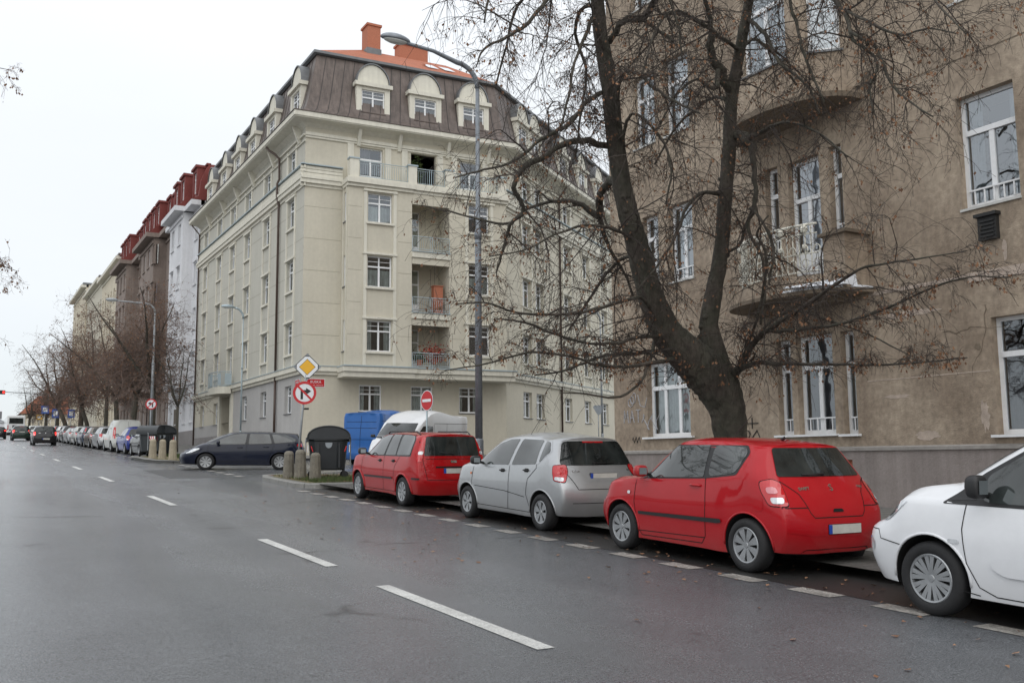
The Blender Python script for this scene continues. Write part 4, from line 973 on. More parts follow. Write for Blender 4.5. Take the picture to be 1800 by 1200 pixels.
def body_stations(p):
    w, zs, hr = p['hw'], p['zs'], p['hr']; xf, xr, a = p['xf'], p['xr'], p['wb']/2
    zl, xl = p['zl'], p['xl']; zc, xc = p['zc'], p['xc']; xw, zr = p['xw'], p['zw']; xm, zm = p['xm'], p['zm']; xe, ze = p['xe'], p['ze']
    xg, zg = p['xg'], p['zg']; bf, br = p['bf'], p['br']; zn = p.get('znose', .45); zb = p.get('zbump', .24); xb = p['xb']; zbr = p.get('zbr', .5)
    S = []; cr_ = p.get('cr', .045)
    lip = lambda y, dx=0., dz=0.: (xl+dx, y, zl+dz)
    S.append(([(xf-.25,0,zb-.02),(xf-.05,0,zb),(xf,0,zn),(xf-.03,0,(zn+zl)/2),(xl+.03,0,zl-.05), lip(0),lip(0),lip(0)], .8))
    S.append(([(xf-.25,.0,zb-.02),(xf-.08,.45*w,zb),(xf-.03,.48*w,zn),(xf-.06,.5*w,(zn+zl)/2),(xl,.5*w,zl-.06), lip(.42*w,-.03,-.01),lip(.25*w,-.01),lip(0,0,.0)], .9))
    S.append(([(xf-.3,0,zb-.02),(xf-.28,.80*w,zb),(xf-.20,.87*w,zn),(xf-.26,.90*w,(zn+zl)/2),(xl-.26,.88*w,zl-.05), lip(.68*w,-.22,.02),lip(.38*w,-.16,.035),lip(0,-.13,.04)], 1.))
    x3 = a+.34; f = (xl-x3)/max(.2, xl-xc); z3 = zl + (zc-zl)*f
    S.append(([(x3,0,zs),(x3,.93*w,zb),(x3,.97*w,zn),(x3,.985*w,.62),(x3-.02,.93*w,z3-.02), (x3,.74*w,z3+.045),(x3,.42*w,z3+.06),(x3,0,z3+.065)], 1.))
    x4 = a-.05; f = (xl-x4)/(xl-xc); z4 = zl + (zc-zl)*min(1, f)
    S.append(([(x4,0,zs),(x4,.95*w,zs),(x4,.985*w,.45),(x4,1.0*w,.68),(x4,.955*w,min(bf, z4)), (x4,.78*w,z4+.045),(x4,.45*w,z4+.06),(x4+.0,0,z4+.065)], 1.))
    S.append(([(xc-.1,0,zs),(xc-.1,.94*w,zs),(xc-.1,.98*w,.45),(xc-.1,w,.68),(xc-.1,.955*w,bf-.01), (xc,.82*w,zc),(xc+.14,.45*w,zc+.04),(xc+.19,0,zc+.05)], .35))
    for t in (.5,):
        x = xc+(xw-xc)*t; zz = zc+(zr-zc)*t; yy = .82*w+(hr-.82*w)*t
        S.append(([(x-.1,0,zs),(x-.1,.94*w,zs),(x-.1,.98*w,.45),(x-.1,w,.68),(x-.1,.955*w,bf), (x,yy,zz),(x+.12,yy*.58,zz+.05),(x+.16,0,zz+.06)], .9))
    S.append(([(xw,0,zs),(xw,.94*w,zs),(xw,.98*w,.45),(xw,w,.68),(xw,.955*w,bf+(br-bf)*.25), (xw,hr,zr-.03),(xw+.07,.6*hr,zr+.012),(xw+.09,0,zr+.02)], .55))
    S.append(([(xm,0,zs),(xm,.94*w,zs),(xm,.98*w,.45),(xm,w,.68),(xm,.955*w,bf+(br-bf)*.6), (xm,hr+.01,zm-cr_),(xm,.6*hr,zm-cr_*.2),(xm,0,zm)], 1.))
    xq = p.get('xq', xe+.45); zq = zm+(ze-zm)*max(0, min(1, (xm-xq)/(xm-xe)))+.006
    S.append(([(xq,0,zs),(xq,.94*w,zs),(xq,.98*w,.47),(xq,w,.70),(xq,.955*w,br-.01), (xq,hr,zq-cr_),(xq,.6*hr,zq-cr_*.2),(xq,0,zq)], 1.))
    hx = p.get('hre', hr*.97); wr = p.get('wr', .93)
    S.append(([(xb+.5,0,zs),(xb+.42,.90*w,zb+.02),(xb+.36,.955*w,zbr),(xb+.36,.97*w,.72),(xg+.30,wr*w,br), (xe+.16,hx+.03,ze-.045),(xe+.13,.6*hr,ze-.004),(xe+.11,0,ze+.004)], .9))
    S.append(([(xb+.3,0,zb),(xb+.18,.85*w,zb+.02),(xb+.10,.915*w,zbr),(xb+.11,.925*w,.72),(xg+.09,.875*w,zg-.02), (xe+.05,hx-.03,ze-.05),(xe+.02,.6*hx,ze-.018),(xe+.0,0,ze-.012)], .5))
    S.append(([(xb+.3,0,zb),(xb+.07,.5*w,zb+.01),(xb+.015,.56*w,zbr),(xb+.045,.56*w,.72),(xg+.02,.54*w,zg), (xe+.01,.45*hx,ze-.026),(xe+.0,.2*hx,ze-.02),(xe-.0,0,ze-.016)], 1.))
    S.append(([(xb+.3,0,zb),(xb+.05,0,zb+.01),(xb,0,zbr),(xb+.035,0,.72),(xg,0,zg), (xe,0,ze-.02),(xe,0,ze-.018),(xe,0,ze-.016)], .8))
    return S

def body_mesh(S, kt=(0.2,.35,1,.9,.42,.42,1,1), sub=6, sk=4):
    rows = []
    nK = 8; cols = []
    for k in range(nK):
        cols.append(herm([V(s[0][k]) for s in S], [s[1] for s in S], sub))
    ns = len(cols[0]); ring = []
    for i in range(ns):
        ring.append(herm([cols[k][i] for k in range(nK)], kt, sk))
    m = len(ring[0]); vs = []; fs = []
    for r in ring:
        vs += [V((q.x, max(0, q.y), q.z)) for q in r]
    for i in range(ns-1):
        for j in range(m-1): fs.append((i*m+j, (i+1)*m+j, (i+1)*m+j+1, i*m+j+1))
    n0 = len(vs); vs += [V((q.x, -q.y, q.z)) for q in vs]; fs += [tuple(n0+i for i in reversed(f)) for f in fs]
    bm = bmesh.new()
    bv = [bm.verts.new(v) for v in vs]
    for f in fs:
        try: bm.faces.new([bv[i] for i in f])
        except ValueError: pass
    bmesh.ops.remove_doubles(bm, verts=bm.verts, dist=.0015)
    bmesh.ops.dissolve_degenerate(bm, edges=bm.edges, dist=.0004)
    bmesh.ops.recalc_face_normals(bm, faces=bm.faces)
    return bm

def chaikin(pts, n=2):
    pts = [V(p) for p in pts]
    for _ in range(n):
        out = []
        for i in range(len(pts)):
            a, c = pts[i], pts[(i+1) % len(pts)]; out += [a*.82+c*.18, a*.18+c*.82]
        pts = out
    return pts
def round_poly(pts, r):
    pts = [V(p) for p in pts]; out = []; n = len(pts)
    for i in range(n):
        a, b_, c = pts[i-1], pts[i], pts[(i+1) % n]; u, v = a-b_, c-b_; d = min(r, u.length*.45, v.length*.45)
        p, q = b_+u.normalized()*d, b_+v.normalized()*d
        for k in range(5): t = k/4; out.append(p*(1-t)**2 + b_*2*t*(1-t) + q*t*t)
    return out
def clip_cell(poly, x0, x1, y0, y1):
    def cl(P, ins, inter):
        o = []
        for i in range(len(P)):
            a, c = P[i-1], P[i]; ia, ic = ins(a), ins(c)
            if ic:
                if not ia: o.append(inter(a, c))
                o.append(c)
            elif ia: o.append(inter(a, c))
        return o
    ix = lambda X: (lambda a, c: V((X, a[1]+(c[1]-a[1])*(X-a[0])/(c[0]-a[0]))))
    iy = lambda Y: (lambda a, c: V((a[0]+(c[0]-a[0])*(Y-a[1])/(c[1]-a[1]), Y)))
    P = poly
    for ins, it in ((lambda q: q[0] >= x0, ix(x0)), (lambda q: q[0] <= x1, ix(x1)), (lambda q: q[1] >= y0, iy(y0)), (lambda q: q[1] <= y1, iy(y1))):
        P = cl(P, ins, it)
        if len(P) < 3: return []
    return P

class Car:
    def __init__(s, name, p, label, cat='car', group=None):
        s.p = p
        s.root = empty(name, (0,0,0), label, cat, group, world=False)
        bm = body_mesh(body_stations(p), sub=p.get('sub', 6))
        s.bvh = BVHTree.FromBMesh(bm)
        me = bpy.data.meshes.new('body'); bm.to_mesh(me); bm.free()
        o = bpy.data.objects.new('tmp', me); COL.objects.link(o)
        rw = p['rw']; w = p['hw']; a = p['wb']/2; cb = bmesh.new()
        for sx in (-1, 1):
            for sy in (-1, 1):
                m4 = Matrix.Translation((sx*a, sy*(w-.06), rw+.0)) @ Matrix.Rotation(PI/2, 4, 'X')
                bmesh.ops.create_cone(cb, cap_ends=True, segments=40, radius1=rw+p.get('gap', .055), radius2=rw+p.get('gap', .055), depth=.5, matrix=m4)
        cm = bpy.data.meshes.new('cut'); cb.to_mesh(cm); cb.free(); co = bpy.data.objects.new('cut', cm); COL.objects.link(co)
        md = o.modifiers.new('b', 'BOOLEAN'); md.operation = 'DIFFERENCE'; md.object = co; md.solver = 'EXACT'
        dg = bpy.context.evaluated_depsgraph_get(); dg.update()
        nm = bpy.data.meshes.new_from_object(o.evaluated_get(dg)); nm.name = 'body'
        for t in range(4):
            if len(nm.polygons) > 500: break
            co.location = (.003*(t+1), 0, .002*(t+1)); bpy.context.view_layer.update()
            if t == 3: o.modifiers.clear()
            dg = bpy.context.evaluated_depsgraph_get(); nm = bpy.data.meshes.new_from_object(o.evaluated_get(dg)); nm.name = 'body'
        bpy.data.objects.remove(o); bpy.data.objects.remove(co)
        nm.materials.clear(); nm.materials.append(MATS[p['paint']]); nm.materials.append(MATS['arch_black'])
        R2 = (rw+p.get('gap', .055)+.012)**2
        mi = []; sm = []
        for f in nm.polygons:
            c = f.center; ins = False
            for sx in (-1, 1):
                if (c.x-sx*a)**2+(c.z-rw)**2 < R2 and abs(f.normal.y) < .55: ins = True
                if (c.x-sx*a)**2+(c.z-rw)**2 < R2 and abs(abs(c.y)-(w-.31)) < .03: ins = True
            under = f.normal.z < -.8 and c.z < p['zs']+.08
            mi.append(1 if ins or under else 0); sm.append(True)
        nm.polygons.foreach_set('material_index', mi); nm.polygons.foreach_set('use_smooth', sm)
        bm = bmesh.new(); bm.from_mesh(nm)
        for e in bm.edges:
            if len(e.link_faces) == 2 and (e.calc_face_angle(0) > .75 or e.link_faces[0].material_index != e.link_faces[1].material_index): e.smooth = False
        bm.to_mesh(nm); bm.free()
        s.body = bpy.data.objects.new('body', nm); COL.objects.link(s.body); s.body.parent = s.root
        for sx in (-1, 1):
            for sy in (-1, 1): s.wheel(sx*a, sy)
        for sx in (-1, 1):
            rr = rw+p.get('gap', .055)+.008
            for sy in (-1, 1):
                pts = []; b = MB()
                for k in range(25):
                    an = R(-12+204*k/24); x, z = sx*a+rr*math.cos(an), rw+rr*math.sin(an)
                    if z < p['zs']+.04: continue
                    h = s.hit('L' if sy > 0 else 'R', x, z)
                    if h: pts.append(h[0])
                if len(pts) > 3: b.tube(pts, p.get('lip', .013), 5)
                s.add(b, 'wheel_arch', p['paint'], smooth=True)
    def add(s, b, name, m, parent=None, **k):
        k.setdefault('fix', False)
        if not b.v: return None
        return b.build(name, m, parent or s.root, **k)
    def hit(s, side, u, v):
        q = .70711
        o, d = {'L': ((u, 3, v), (0, -1, 0)), 'R': ((u, -3, v), (0, 1, 0)), 'B': ((-6, u, v), (1, 0, 0)), 'F': ((6, u, v), (-1, 0, 0)), 'T': ((u, v, 4), (0, 0, -1)),
            'BL': ((u*q-4, u*q+4, v), (q, -q, 0)), 'BR': ((u*q-4, -u*q-4, v), (q, q, 0)), 'FL': ((-u*q+4, u*q+4, v), (-q, -q, 0)), 'FR': ((-u*q+4, -u*q-4, v), (-q, q, 0))}[side]
        h = s.bvh.ray_cast(V(o), V(d))
        return (h[0], h[1]) if h[0] is not None else None
    def patch(s, side, poly, name, m, off=.0065, cell=.07, rnd=2, b=None, mi=0, parent=None):
        P = round_poly(poly, .04*rnd) if rnd else [V(q) for q in poly]; nb = b is None
        if nb: b = MB()
        x0 = min(q[0] for q in P); x1 = max(q[0] for q in P); y0 = min(q[1] for q in P); y1 = max(q[1] for q in P)
        nx, ny = max(1, math.ceil((x1-x0)/cell)), max(1, math.ceil((y1-y0)/cell))
        for i in range(nx):
            for j in range(ny):
                c = clip_cell(P, x0+(x1-x0)*i/nx-1e-6, x0+(x1-x0)*(i+1)/nx, y0+(y1-y0)*j/ny-1e-6, y0+(y1-y0)*(j+1)/ny)
                if len(c) < 3: continue
                pts = []
                for q in c:
                    h = s.hit(side, q[0], q[1])
                    if h is None: pts = None; break
                    n = h[1]
                    pts.append(h[0]+n*off)
                if pts and max((a-pts[0]).length for a in pts) < max(.16, cell*3.2): b.poly(pts, mi)
        if nb:
            if not b.v: return None
            o = b.build(name, m, parent or s.root, fix=False, smooth=True, merge=.0008)
            # outward normals
            d = {'L': V((0,1,0)), 'R': V((0,-1,0)), 'B': V((-1,0,0)), 'F': V((1,0,0)), 'T': V((0,0,1)), 'BL': V((-1,1,0)), 'BR': V((-1,-1,0)), 'FL': V((1,1,0)), 'FR': V((1,-1,0))}[side]
            me = o.data; bm = bmesh.new(); bm.from_mesh(me)
            bmesh.ops.reverse_faces(bm, faces=[f for f in bm.faces if f.normal.dot(d) < 0]); bm.to_mesh(me); bm.free()
            return o
    def both(s, poly, name, m, **k):
        return [s.patch('L', poly, name, m, **k), s.patch('R', poly, name, m, **k)]
    def ribbon(s, b, side, pts, w=.011, off=.0035, step=.05):
        P = [V(q) for q in pts]; S_ = []
        for a, c in zip(P, P[1:]):
            n = max(1, int((c-a).length/step)); S_ += [a.lerp(c, k/n) for k in range(n)]
        S_.append(P[-1]); Q = []
        for i, q in enumerate(S_):
            t = (S_[min(i+1, len(S_)-1)]-S_[max(0, i-1)]).normalized(); n = V((-t.y, t.x))*w/2
            h0, h1 = s.hit(side, *(q+n)), s.hit(side, *(q-n))
            if h0 and h1: Q.append((h0[0]+h0[1]*off, h1[0]+h1[1]*off))
            else: Q.append(None)
        for a, c in zip(Q, Q[1:]):
            if a and c and (a[0]-c[0]).length < .3: b.quad(a[0], c[0], c[1], a[1])
    def seams(s, sides=(), rear=(), front=(), w=.010):
        for sd, L_ in [(k, q) for q in sides for k in 'LR'] + [('B', q) for q in rear] + [('F', q) for q in front]:
            b = MB(); s.ribbon(b, sd, L_, w); s.add(b, 'panel_gap', 'gap')
    def wheel(s, x, sy):
        p = s.p; rw = p['rw']; rr = p.get('rim', .195); key = (p.get('spoke', 8), rw, rr, p.get('split', False))
        y = sy*(p['hw']-.115+p.get('wo', 0))
        if key not in WHEELS:
            t = MB(); t.lathe([(rr, -.10), (rr+.015, -.105), (rw-.03, -.10), (rw-.006, -.075), (rw, -.05), (rw, .05), (rw-.006, .075), (rw-.03, .10), (rr+.015, .105), (rr, .09), (rr-.01, .06), (rr-.03, -.02), (0, -.02)], 40, axis='y')
            tyre = t.build('wheel', 'rubber', None, smooth=True)
            h = MB(); h.lathe([(rr+.004, .088), (rr-.008, .096), (rr-.022, .092), (rr-.03, .07), (rr-.03, .02)], 40, axis='y', mi=0, cap=False)
            h.lathe([(0, .03), (rr-.02, .03)], 32, axis='y', mi=1, cap=False)
            h.lathe([(0, .088), (.03, .087), (.04, .075), (.045, .05)], 20, axis='y', mi=0, cap=False)
            ns = key[0]
            for k in range(ns):
                an = 2*PI*k/ns
                for q in ((-.16, .16) if key[3] else (0,)):
                    a2 = an+q*.9; d = V((math.cos(a2), 0, math.sin(a2))); tt = V((-math.sin(a2), 0, math.cos(a2)))
                    w0, w1 = (.010, .022) if key[3] else (.014, rr*PI/ns*.62)
                    def P_(r_, w_, yy): return d*r_ + tt*w_ + V((0, yy, 0))
                    h.hexa([P_(.03,-w0,.06), P_(.03,w0,.06), P_(rr-.02,w1,.06), P_(rr-.02,-w1,.06), P_(.03,-w0,.082), P_(.03,w0,.082), P_(rr-.02,w1,.09), P_(rr-.02,-w1,.09)], 0)
            hub = h.build('wheel_trim', ['rim_silver', 'rim_dark'], None, fix=True)
            WHEELS[key] = (tyre.data, hub.data); bpy.data.objects.remove(tyre); bpy.data.objects.remove(hub)
        tm, hm = WHEELS[key]
        o = bpy.data.objects.new('wheel', tm); COL.objects.link(o); o.parent = s.root; o.location = (x, y, rw); o.rotation_euler.z = 0 if sy > 0 else PI
        o.rotation_euler.y = random.random()*3 if sy > 0 else -random.random()*3
        h = bpy.data.objects.new('wheel_trim', hm); COL.objects.link(h); h.parent = o
    def mirror(s, x, z, m, y=None):
        for sy in (1, -1):
            yy = (y if y else s.p['hw']-.02)*sy
            bm = bmesh.new(); bmesh.ops.create_uvsphere(bm, u_segments=16, v_segments=10, radius=1)
            for v in bm.verts:
                c = v.co; f = lambda t: math.copysign(abs(t)**.62, t)
                v.co = V((f(c.x)*.075*(1.1 if c.x > 0 else .6), f(c.y)*.095, f(c.z)*.075))
            me = bpy.data.meshes.new('side_mirror'); bm.to_mesh(me); bm.free(); me.materials.append(MATS[m]); me.polygons.foreach_set('use_smooth', [True]*len(me.polygons))
            o = bpy.data.objects.new('side_mirror', me); COL.objects.link(o); o.parent = s.root; o.location = (x, yy+sy*.11, z+.05)
            b = MB(); b.quad((-.048,-.06,-.042), (-.048,.06,-.042), (-.048,.06,.042), (-.048,-.06,.042)); g = b.build('mirror_glass', 'glass_mirror', o, fix=False)
            b = MB(); b.tube([(.0,-sy*.05,-.03), (.02,-sy*.16,-.05)], .022, 6); b.build('mirror_arm', 'car_black', o)
    def handle(s, x, z, m='paint', L_=.19):
        for sd in 'LR':
            h = s.hit(sd, x, z)
            if not h: continue
            sy = 1 if sd == 'L' else -1; c = h[0]; b = MB()
            b.tube([c+V((-L_/2, .002*sy, 0)), c+V((-L_*.35, .030*sy, .003)), c+V((L_*.35, .030*sy, .003)), c+V((L_/2, .002*sy, 0))], .0135, 6)
            s.add(b, 'door_handle', s.p['paint'] if m == 'paint' else m, smooth=True, fix=True)
            s.patch(sd, [(x-.07, z-.03), (x+.07, z-.03), (x+.07, z+.03), (x-.07, z+.03)], 'handle_recess', 'gap' if m != 'paint' else s.p['paint'], off=.002)
    def plate(s, y, z, side='B', w=.52, h=.11):
        hh = s.hit(side, y, z)
        if not hh: return
        x = hh[0].x; d = -1 if side == 'B' else 1; b = MB()
        b.box(x+.0*d-.012, x+.012, y-w/2, y+w/2, z-h/2, z+h/2, 0)
        b.box(min(x+.012*d, x+.015*d), max(x+.012*d, x+.015*d), y-w/2+.005, y+w/2-.005, z-h/2+.005, z+h/2-.005, 1)
        yb = y+w/2 if side == 'B' else y-w/2; sg = -1 if side == 'B' else 1
        b.box(min(x+.015*d, x+.018*d), max(x+.015*d, x+.018*d), min(yb, yb+sg*.05), max(yb, yb+sg*.05), z-h/2+.006, z+h/2-.006, 2)
        s.add(b, 'licence_plate', ['car_black', 'plate_white', 'plate_blue'])
    def wiper(s, y0, y1, z, zz=None):
        a = s.hit('B', y0, z); c = s.hit('B', y1, zz or z+.03)
        if a and c:
            b = MB(); b.tube([a[0]+V((-.03,0,0)), a[0].lerp(c[0], .5)+V((-.045,0,0)), c[0]+V((-.015,0,0))], .009, 5); b.lathe([(0,0), (.022,0), (.022,.03), (0,.03)], 8, a[0]+V((-.035,0,0)), axis='x'); s.add(b, 'wiper', 'car_black')
    def text(s, t, side, y, z, size, m='chrome'):
        h = s.hit(side, y, z)
        if not h: return
        n = h[1]
        if side == 'B':
            X = V((0,-1,0)); Y_ = n.cross(X).normalized()
            if Y_.z < 0: Y_ = -Y_
            X = Y_.cross(n).normalized(); X = X if X.y < 0 else -X
        else:
            X = V((-1,0,0)) if side == 'R' else V((1,0,0)); X = V((1,0,0)) if side == 'R' else V((-1,0,0)); Y_ = V((0,0,1))
            X = V((-1,0,0)) if side == 'L' else V((1,0,0))
        c = h[0]+n*.004; M4 = Matrix(((X.x, Y_.x, n.x, c.x), (X.y, Y_.y, n.y, c.y), (X.z, Y_.z, n.z, c.z), (0,0,0,1)))
        return text_mesh('badge', t, size, M4, m, s.root, .003, .0015)
    def place(s, x, y, rz=90., z=None):
        s.root.location = (x, y, gz(y)+(z or 0)); s.orient(s.root, rz)
    @staticmethod
    def orient(o, rz):
        h = V((math.cos(R(rz)), math.sin(R(rz)), 0)); l = V((-h.y, h.x, 0))
        nrm = V((0, -SLOPE, 1)).normalized(); f = (h-nrm*h.dot(nrm)).normalized(); l = nrm.cross(f)
        o.rotation_euler = Matrix((( f.x, l.x, nrm.x), (f.y, l.y, nrm.y), (f.z, l.z, nrm.z))).to_euler()
WHEELS = {}
mat('glass_mirror', (.5,.55,.58), .03, metal=1.)

# ---- red three-door hatchback
P1_ = dict(hw=.845, zs=.19, hr=.585, xf=1.95, xr=-1.8, xb=-1.83, wb=2.38, zl=.80, xl=1.80, zc=1.00, xc=.80, xw=.22, zw=1.46, xm=-.35, zm=1.515, xe=-1.34, ze=1.465, xg=-1.62, zg=1.045, bf=.985, br=1.07, rw=.305, rim=.205, paint='paint_red', spoke=8, hre=.585, wr=.955, wo=.012)
c = Car('hatchback', P1_, 'red three-door hatchback with black side strip parked in front of the big tree', 'car')
c.both([(.66,.985),(.26,1.395),(-.41,1.425),(-.46,1.04)], 'side_window', 'car_glass_side', rnd=1)
c.both([(-.535,1.045),(-.49,1.425),(-1.02,1.405),(-1.10,1.35),(-1.00,1.11)], 'side_window', 'car_glass_side', rnd=2)
c.both([(.74,.965),(.27,1.415),(-1.04,1.43),(-1.14,1.35),(-1.02,1.085),(-.5,1.025)], 'window_surround', 'car_black', rnd=1, off=.003)
c.patch('F', [(-.62,1.06),(.62,1.06),(.52,1.42),(-.52,1.42)], 'windshield', 'car_glass')
c.patch('B', [(-.66,1.085),(.66,1.085),(.535,1.405),(-.535,1.405)], 'rear_window', 'car_glass', rnd=1)
for sy in (1, -1):
    b = MB(); D = 'BL' if sy > 0 else 'BR'
    def cu(x, y): return (x+y)*.70711
    k = cu(-1.57, .745)
    for poly, mi_, of in (([(k-.15,.775),(k+.06,.775),(k+.15,.93),(k+.17,1.03),(k+.03,1.06),(k-.06,1.02),(k-.11,.9)], 0, .007), ([(k-.10,.80),(k+.03,.80),(k+.05,.865),(k-.09,.865)], 1, .011), ([(k-.04,.905),(k+.08,.905),(k+.10,.97),(k-.0,.98)], 2, .011)):
        c.patch(D, poly, '', '', off=of, b=b, rnd=1, mi=mi_, cell=.04)
        if of == .007:
            m_ = [sum(q[i] for q in poly)/len(poly) for i in (0, 1)]; c.patch(D, [(m_[0]+(q[0]-m_[0])*1.07, m_[1]+(q[1]-m_[1])*1.07) for q in poly], 'lamp_surround', 'gap', off=.003, rnd=1, cell=.04)
    c.add(b, 'taillight', ['lamp_red', 'lamp_clear', 'lamp_pink'], smooth=True)
    c.patch('F', [(.45*sy,.68),(.80*sy,.70),(.80*sy,.86),(.55*sy,.80)], 'headlight', 'lamp_clear', off=.006)
c.both([(.80,.545),(-.79,.570),(-.80,.530),(-.74,.515),(.80,.505)], 'rubbing_strip', 'car_black', off=.016, rnd=1)
c.seams(sides=[[(.86,.95),(.89,.66),(.84,.32),(.76,.235),(-.42,.25),(-.49,.34),(-.52,.72),(-.50,1.03)], [(1.66,.72),(1.56,.60)], [(.84,.29),(-.48,.32)]],
        rear=[[(.66,1.04),(.50,.90),(.43,.70),(.38,.645),(-.38,.645),(-.43,.70),(-.50,.90),(-.66,1.04)], [(.78,.755),(.44,.755)], [(-.78,.755),(-.44,.755)]])
b = MB(); c.ribbon(b, 'B', [(.74,.50),(.40,.455),(-.40,.455),(-.74,.50)], .02); c.patch('B', [(-.40,.43),(.27,.43),(.27,.60),(-.40,.60)], '', '', off=.003, b=b); c.add(b, 'bumper_recess', 'paint_red')
c.patch('B', [(-.09,.70),(.09,.70),(.07,.735),(-.07,.735)], 'boot_handle', 'gap', rnd=1)
c.patch('B', [(-.55,.24),(.55,.24),(.5,.30),(-.5,.30)], 'bumper_lower', 'car_black', rnd=1)
c.both([(.79,.955),(.80,1.01),(.66,1.07),(.64,.985)], 'mirror_base', 'car_black', off=.006, rnd=1)
c.mirror(.62, 1.02, 'paint_red'); c.handle(-.33, .935); c.plate(-.06, .515, 'B'); c.wiper(.0, .34, 1.12, 1.11)
c.text('SWIFT', 'B', .40, .955, .055); c.text('DDiS', 'B', -.52, .965, .04); c.text('S', 'B', -.02, .96, .12); c.text('SWIFT', 'L', .66, .528, .03)
b = MB(); h = c.hit('L', 1.0, .77)
c.both([(.97,.755),(1.03,.755),(1.03,.795),(.97,.795)], 'side_indicator', 'lamp_clear', off=.01)
c.both([(-1.32,.70),(-1.46,.70),(-1.46,.86),(-1.32,.86)], 'fuel_flap', 'paint_red', off=.004, rnd=2)
b = MB(); b.tube([(-.95, 0, 1.495), (-1.0+.0, 0, 1.52)], .02, 6); b.tube([(-.1, 0, 1.51), (-.45, 0, 1.80)], .004, 4); c.add(b, 'antenna', 'car_black')
c.place(8.64, 9.56); swift = c

# ---- silver five-door hatchback
P2_ = dict(hw=.835, zs=.20, hr=.575, xf=2.0, xr=-1.87, xb=-1.88, wb=2.48, zl=.80, xl=1.84, zc=1.02, xc=1.02, xw=.34, zw=1.44, xm=-.25, zm=1.55, xe=-1.47, ze=1.475, xg=-1.69, zg=1.02, cr=.09, bf=.955, br=1.05, rw=.29, rim=.185, paint='paint_silver', spoke=6, hre=.565, wr=.955, wo=.012)
c = Car('hatchback', P2_, 'silver five-door hatchback parked between the two red cars', 'car')
c.both([(.98,.975),(.80,1.10),(.40,1.33),(.05,1.42),(-.28,1.43),(-.20,1.00)], 'side_window', 'car_glass_side', rnd=1)
c.both([(-.30,1.00),(-.38,1.43),(-.98,1.42),(-1.06,1.04)], 'side_window', 'car_glass_side', rnd=1)
c.both([(-1.15,1.06),(-1.10,1.405),(-1.26,1.39),(-1.36,1.24)], 'side_window', 'car_glass_side', rnd=1)
c.both([(1.06,.955),(.80,1.13),(.40,1.36),(.05,1.445),(-1.28,1.425),(-1.40,1.24),(-1.14,1.04)], 'window_surround', 'paint_silver', rnd=1, off=.003)
c.patch('F', [(-.62,1.08),(.62,1.08),(.50,1.39),(-.50,1.39)], 'windshield', 'car_glass')
c.patch('B', [(-.70,1.035),(.70,1.035),(.55,1.41),(-.55,1.41)], 'rear_window', 'car_glass', rnd=2)
for sy in (1, -1):
    b = MB(); D = 'BL' if sy > 0 else 'BR'; k = (-1.62+.73)*.70711
    for poly, mi_, of in (([(k-.13,.775),(k+.07,.80),(k+.10,.93),(k+.10,1.03),(k-.10,1.045),(k-.14,.93)], 0, .007), ([(k-.10,.79),(k+.05,.81),(k+.05,.86),(k-.10,.85)], 1, .011), ([(k-.06,.90),(k+.04,.90),(k+.04,.96),(k-.06,.96)], 0, .012)):
        c.patch(D, poly, '', '', off=of, b=b, rnd=1, mi=mi_, cell=.04)
        if of == .007:
            m_ = [sum(q[i] for q in poly)/len(poly) for i in (0, 1)]; c.patch(D, [(m_[0]+(q[0]-m_[0])*1.07, m_[1]+(q[1]-m_[1])*1.07) for q in poly], 'lamp_surround', 'gap', off=.003, rnd=1, cell=.04)
    c.add(b, 'taillight', ['lamp_red', 'lamp_clear'], smooth=True)
    c.patch('F', [(.42*sy,.66),(.80*sy,.68),(.80*sy,.84),(.52*sy,.80)], 'headlight', 'lamp_clear', off=.006)
c.seams(sides=[[(1.02,.93),(1.06,.62),(.98,.34),(.90,.28),(-.92,.265),(-.80,.55),(-.86,.80),(-1.10,.98),(-1.08,1.04)], [(-.18,.27),(-.24,.62),(-.24,.99)], [(.95,.60),(-.1,.565),(-.75,.50)], [(1.72,.70),(1.62,.58)]],
        rear=[[(.70,1.02),(.56,.78),(.50,.67),(-.50,.67),(-.56,.78),(-.70,1.02)], [(.60,.46),(-.60,.46)]])
c.patch('B', [(-.36,.79),(.36,.79),(.40,.95),(-.40,.95)], 'plate_recess', 'paint_silver', off=.002, rnd=1)
c.mirror(.74, 1.0, 'car_black'); c.handle(-.02, .90, 'car_black', .15); c.handle(-.80, .93, 'car_black', .15); c.plate(-.02, .865, 'B'); c.wiper(.1, -.3, 1.07, 1.075)
c.text('Kalos', 'B', .47, .945, .06); c.text('1.4', 'B', -.55, .955, .04)
c.both([(1.06,.79),(1.11,.79),(1.11,.83),(1.06,.83)], 'side_indicator', 'lamp_orange', off=.01)
b = MB(); b.tube([(-.3, .45, 1.47), (-.65, .45, 1.78)], .004, 4); c.add(b, 'antenna', 'car_black')
c.patch('B', [(-.20,1.385),(.20,1.385),(.20,1.41),(-.20,1.41)], 'brake_light', 'lamp_red', rnd=0, off=.008)
c.place(8.82, 14.45, 90.8); kalos = c

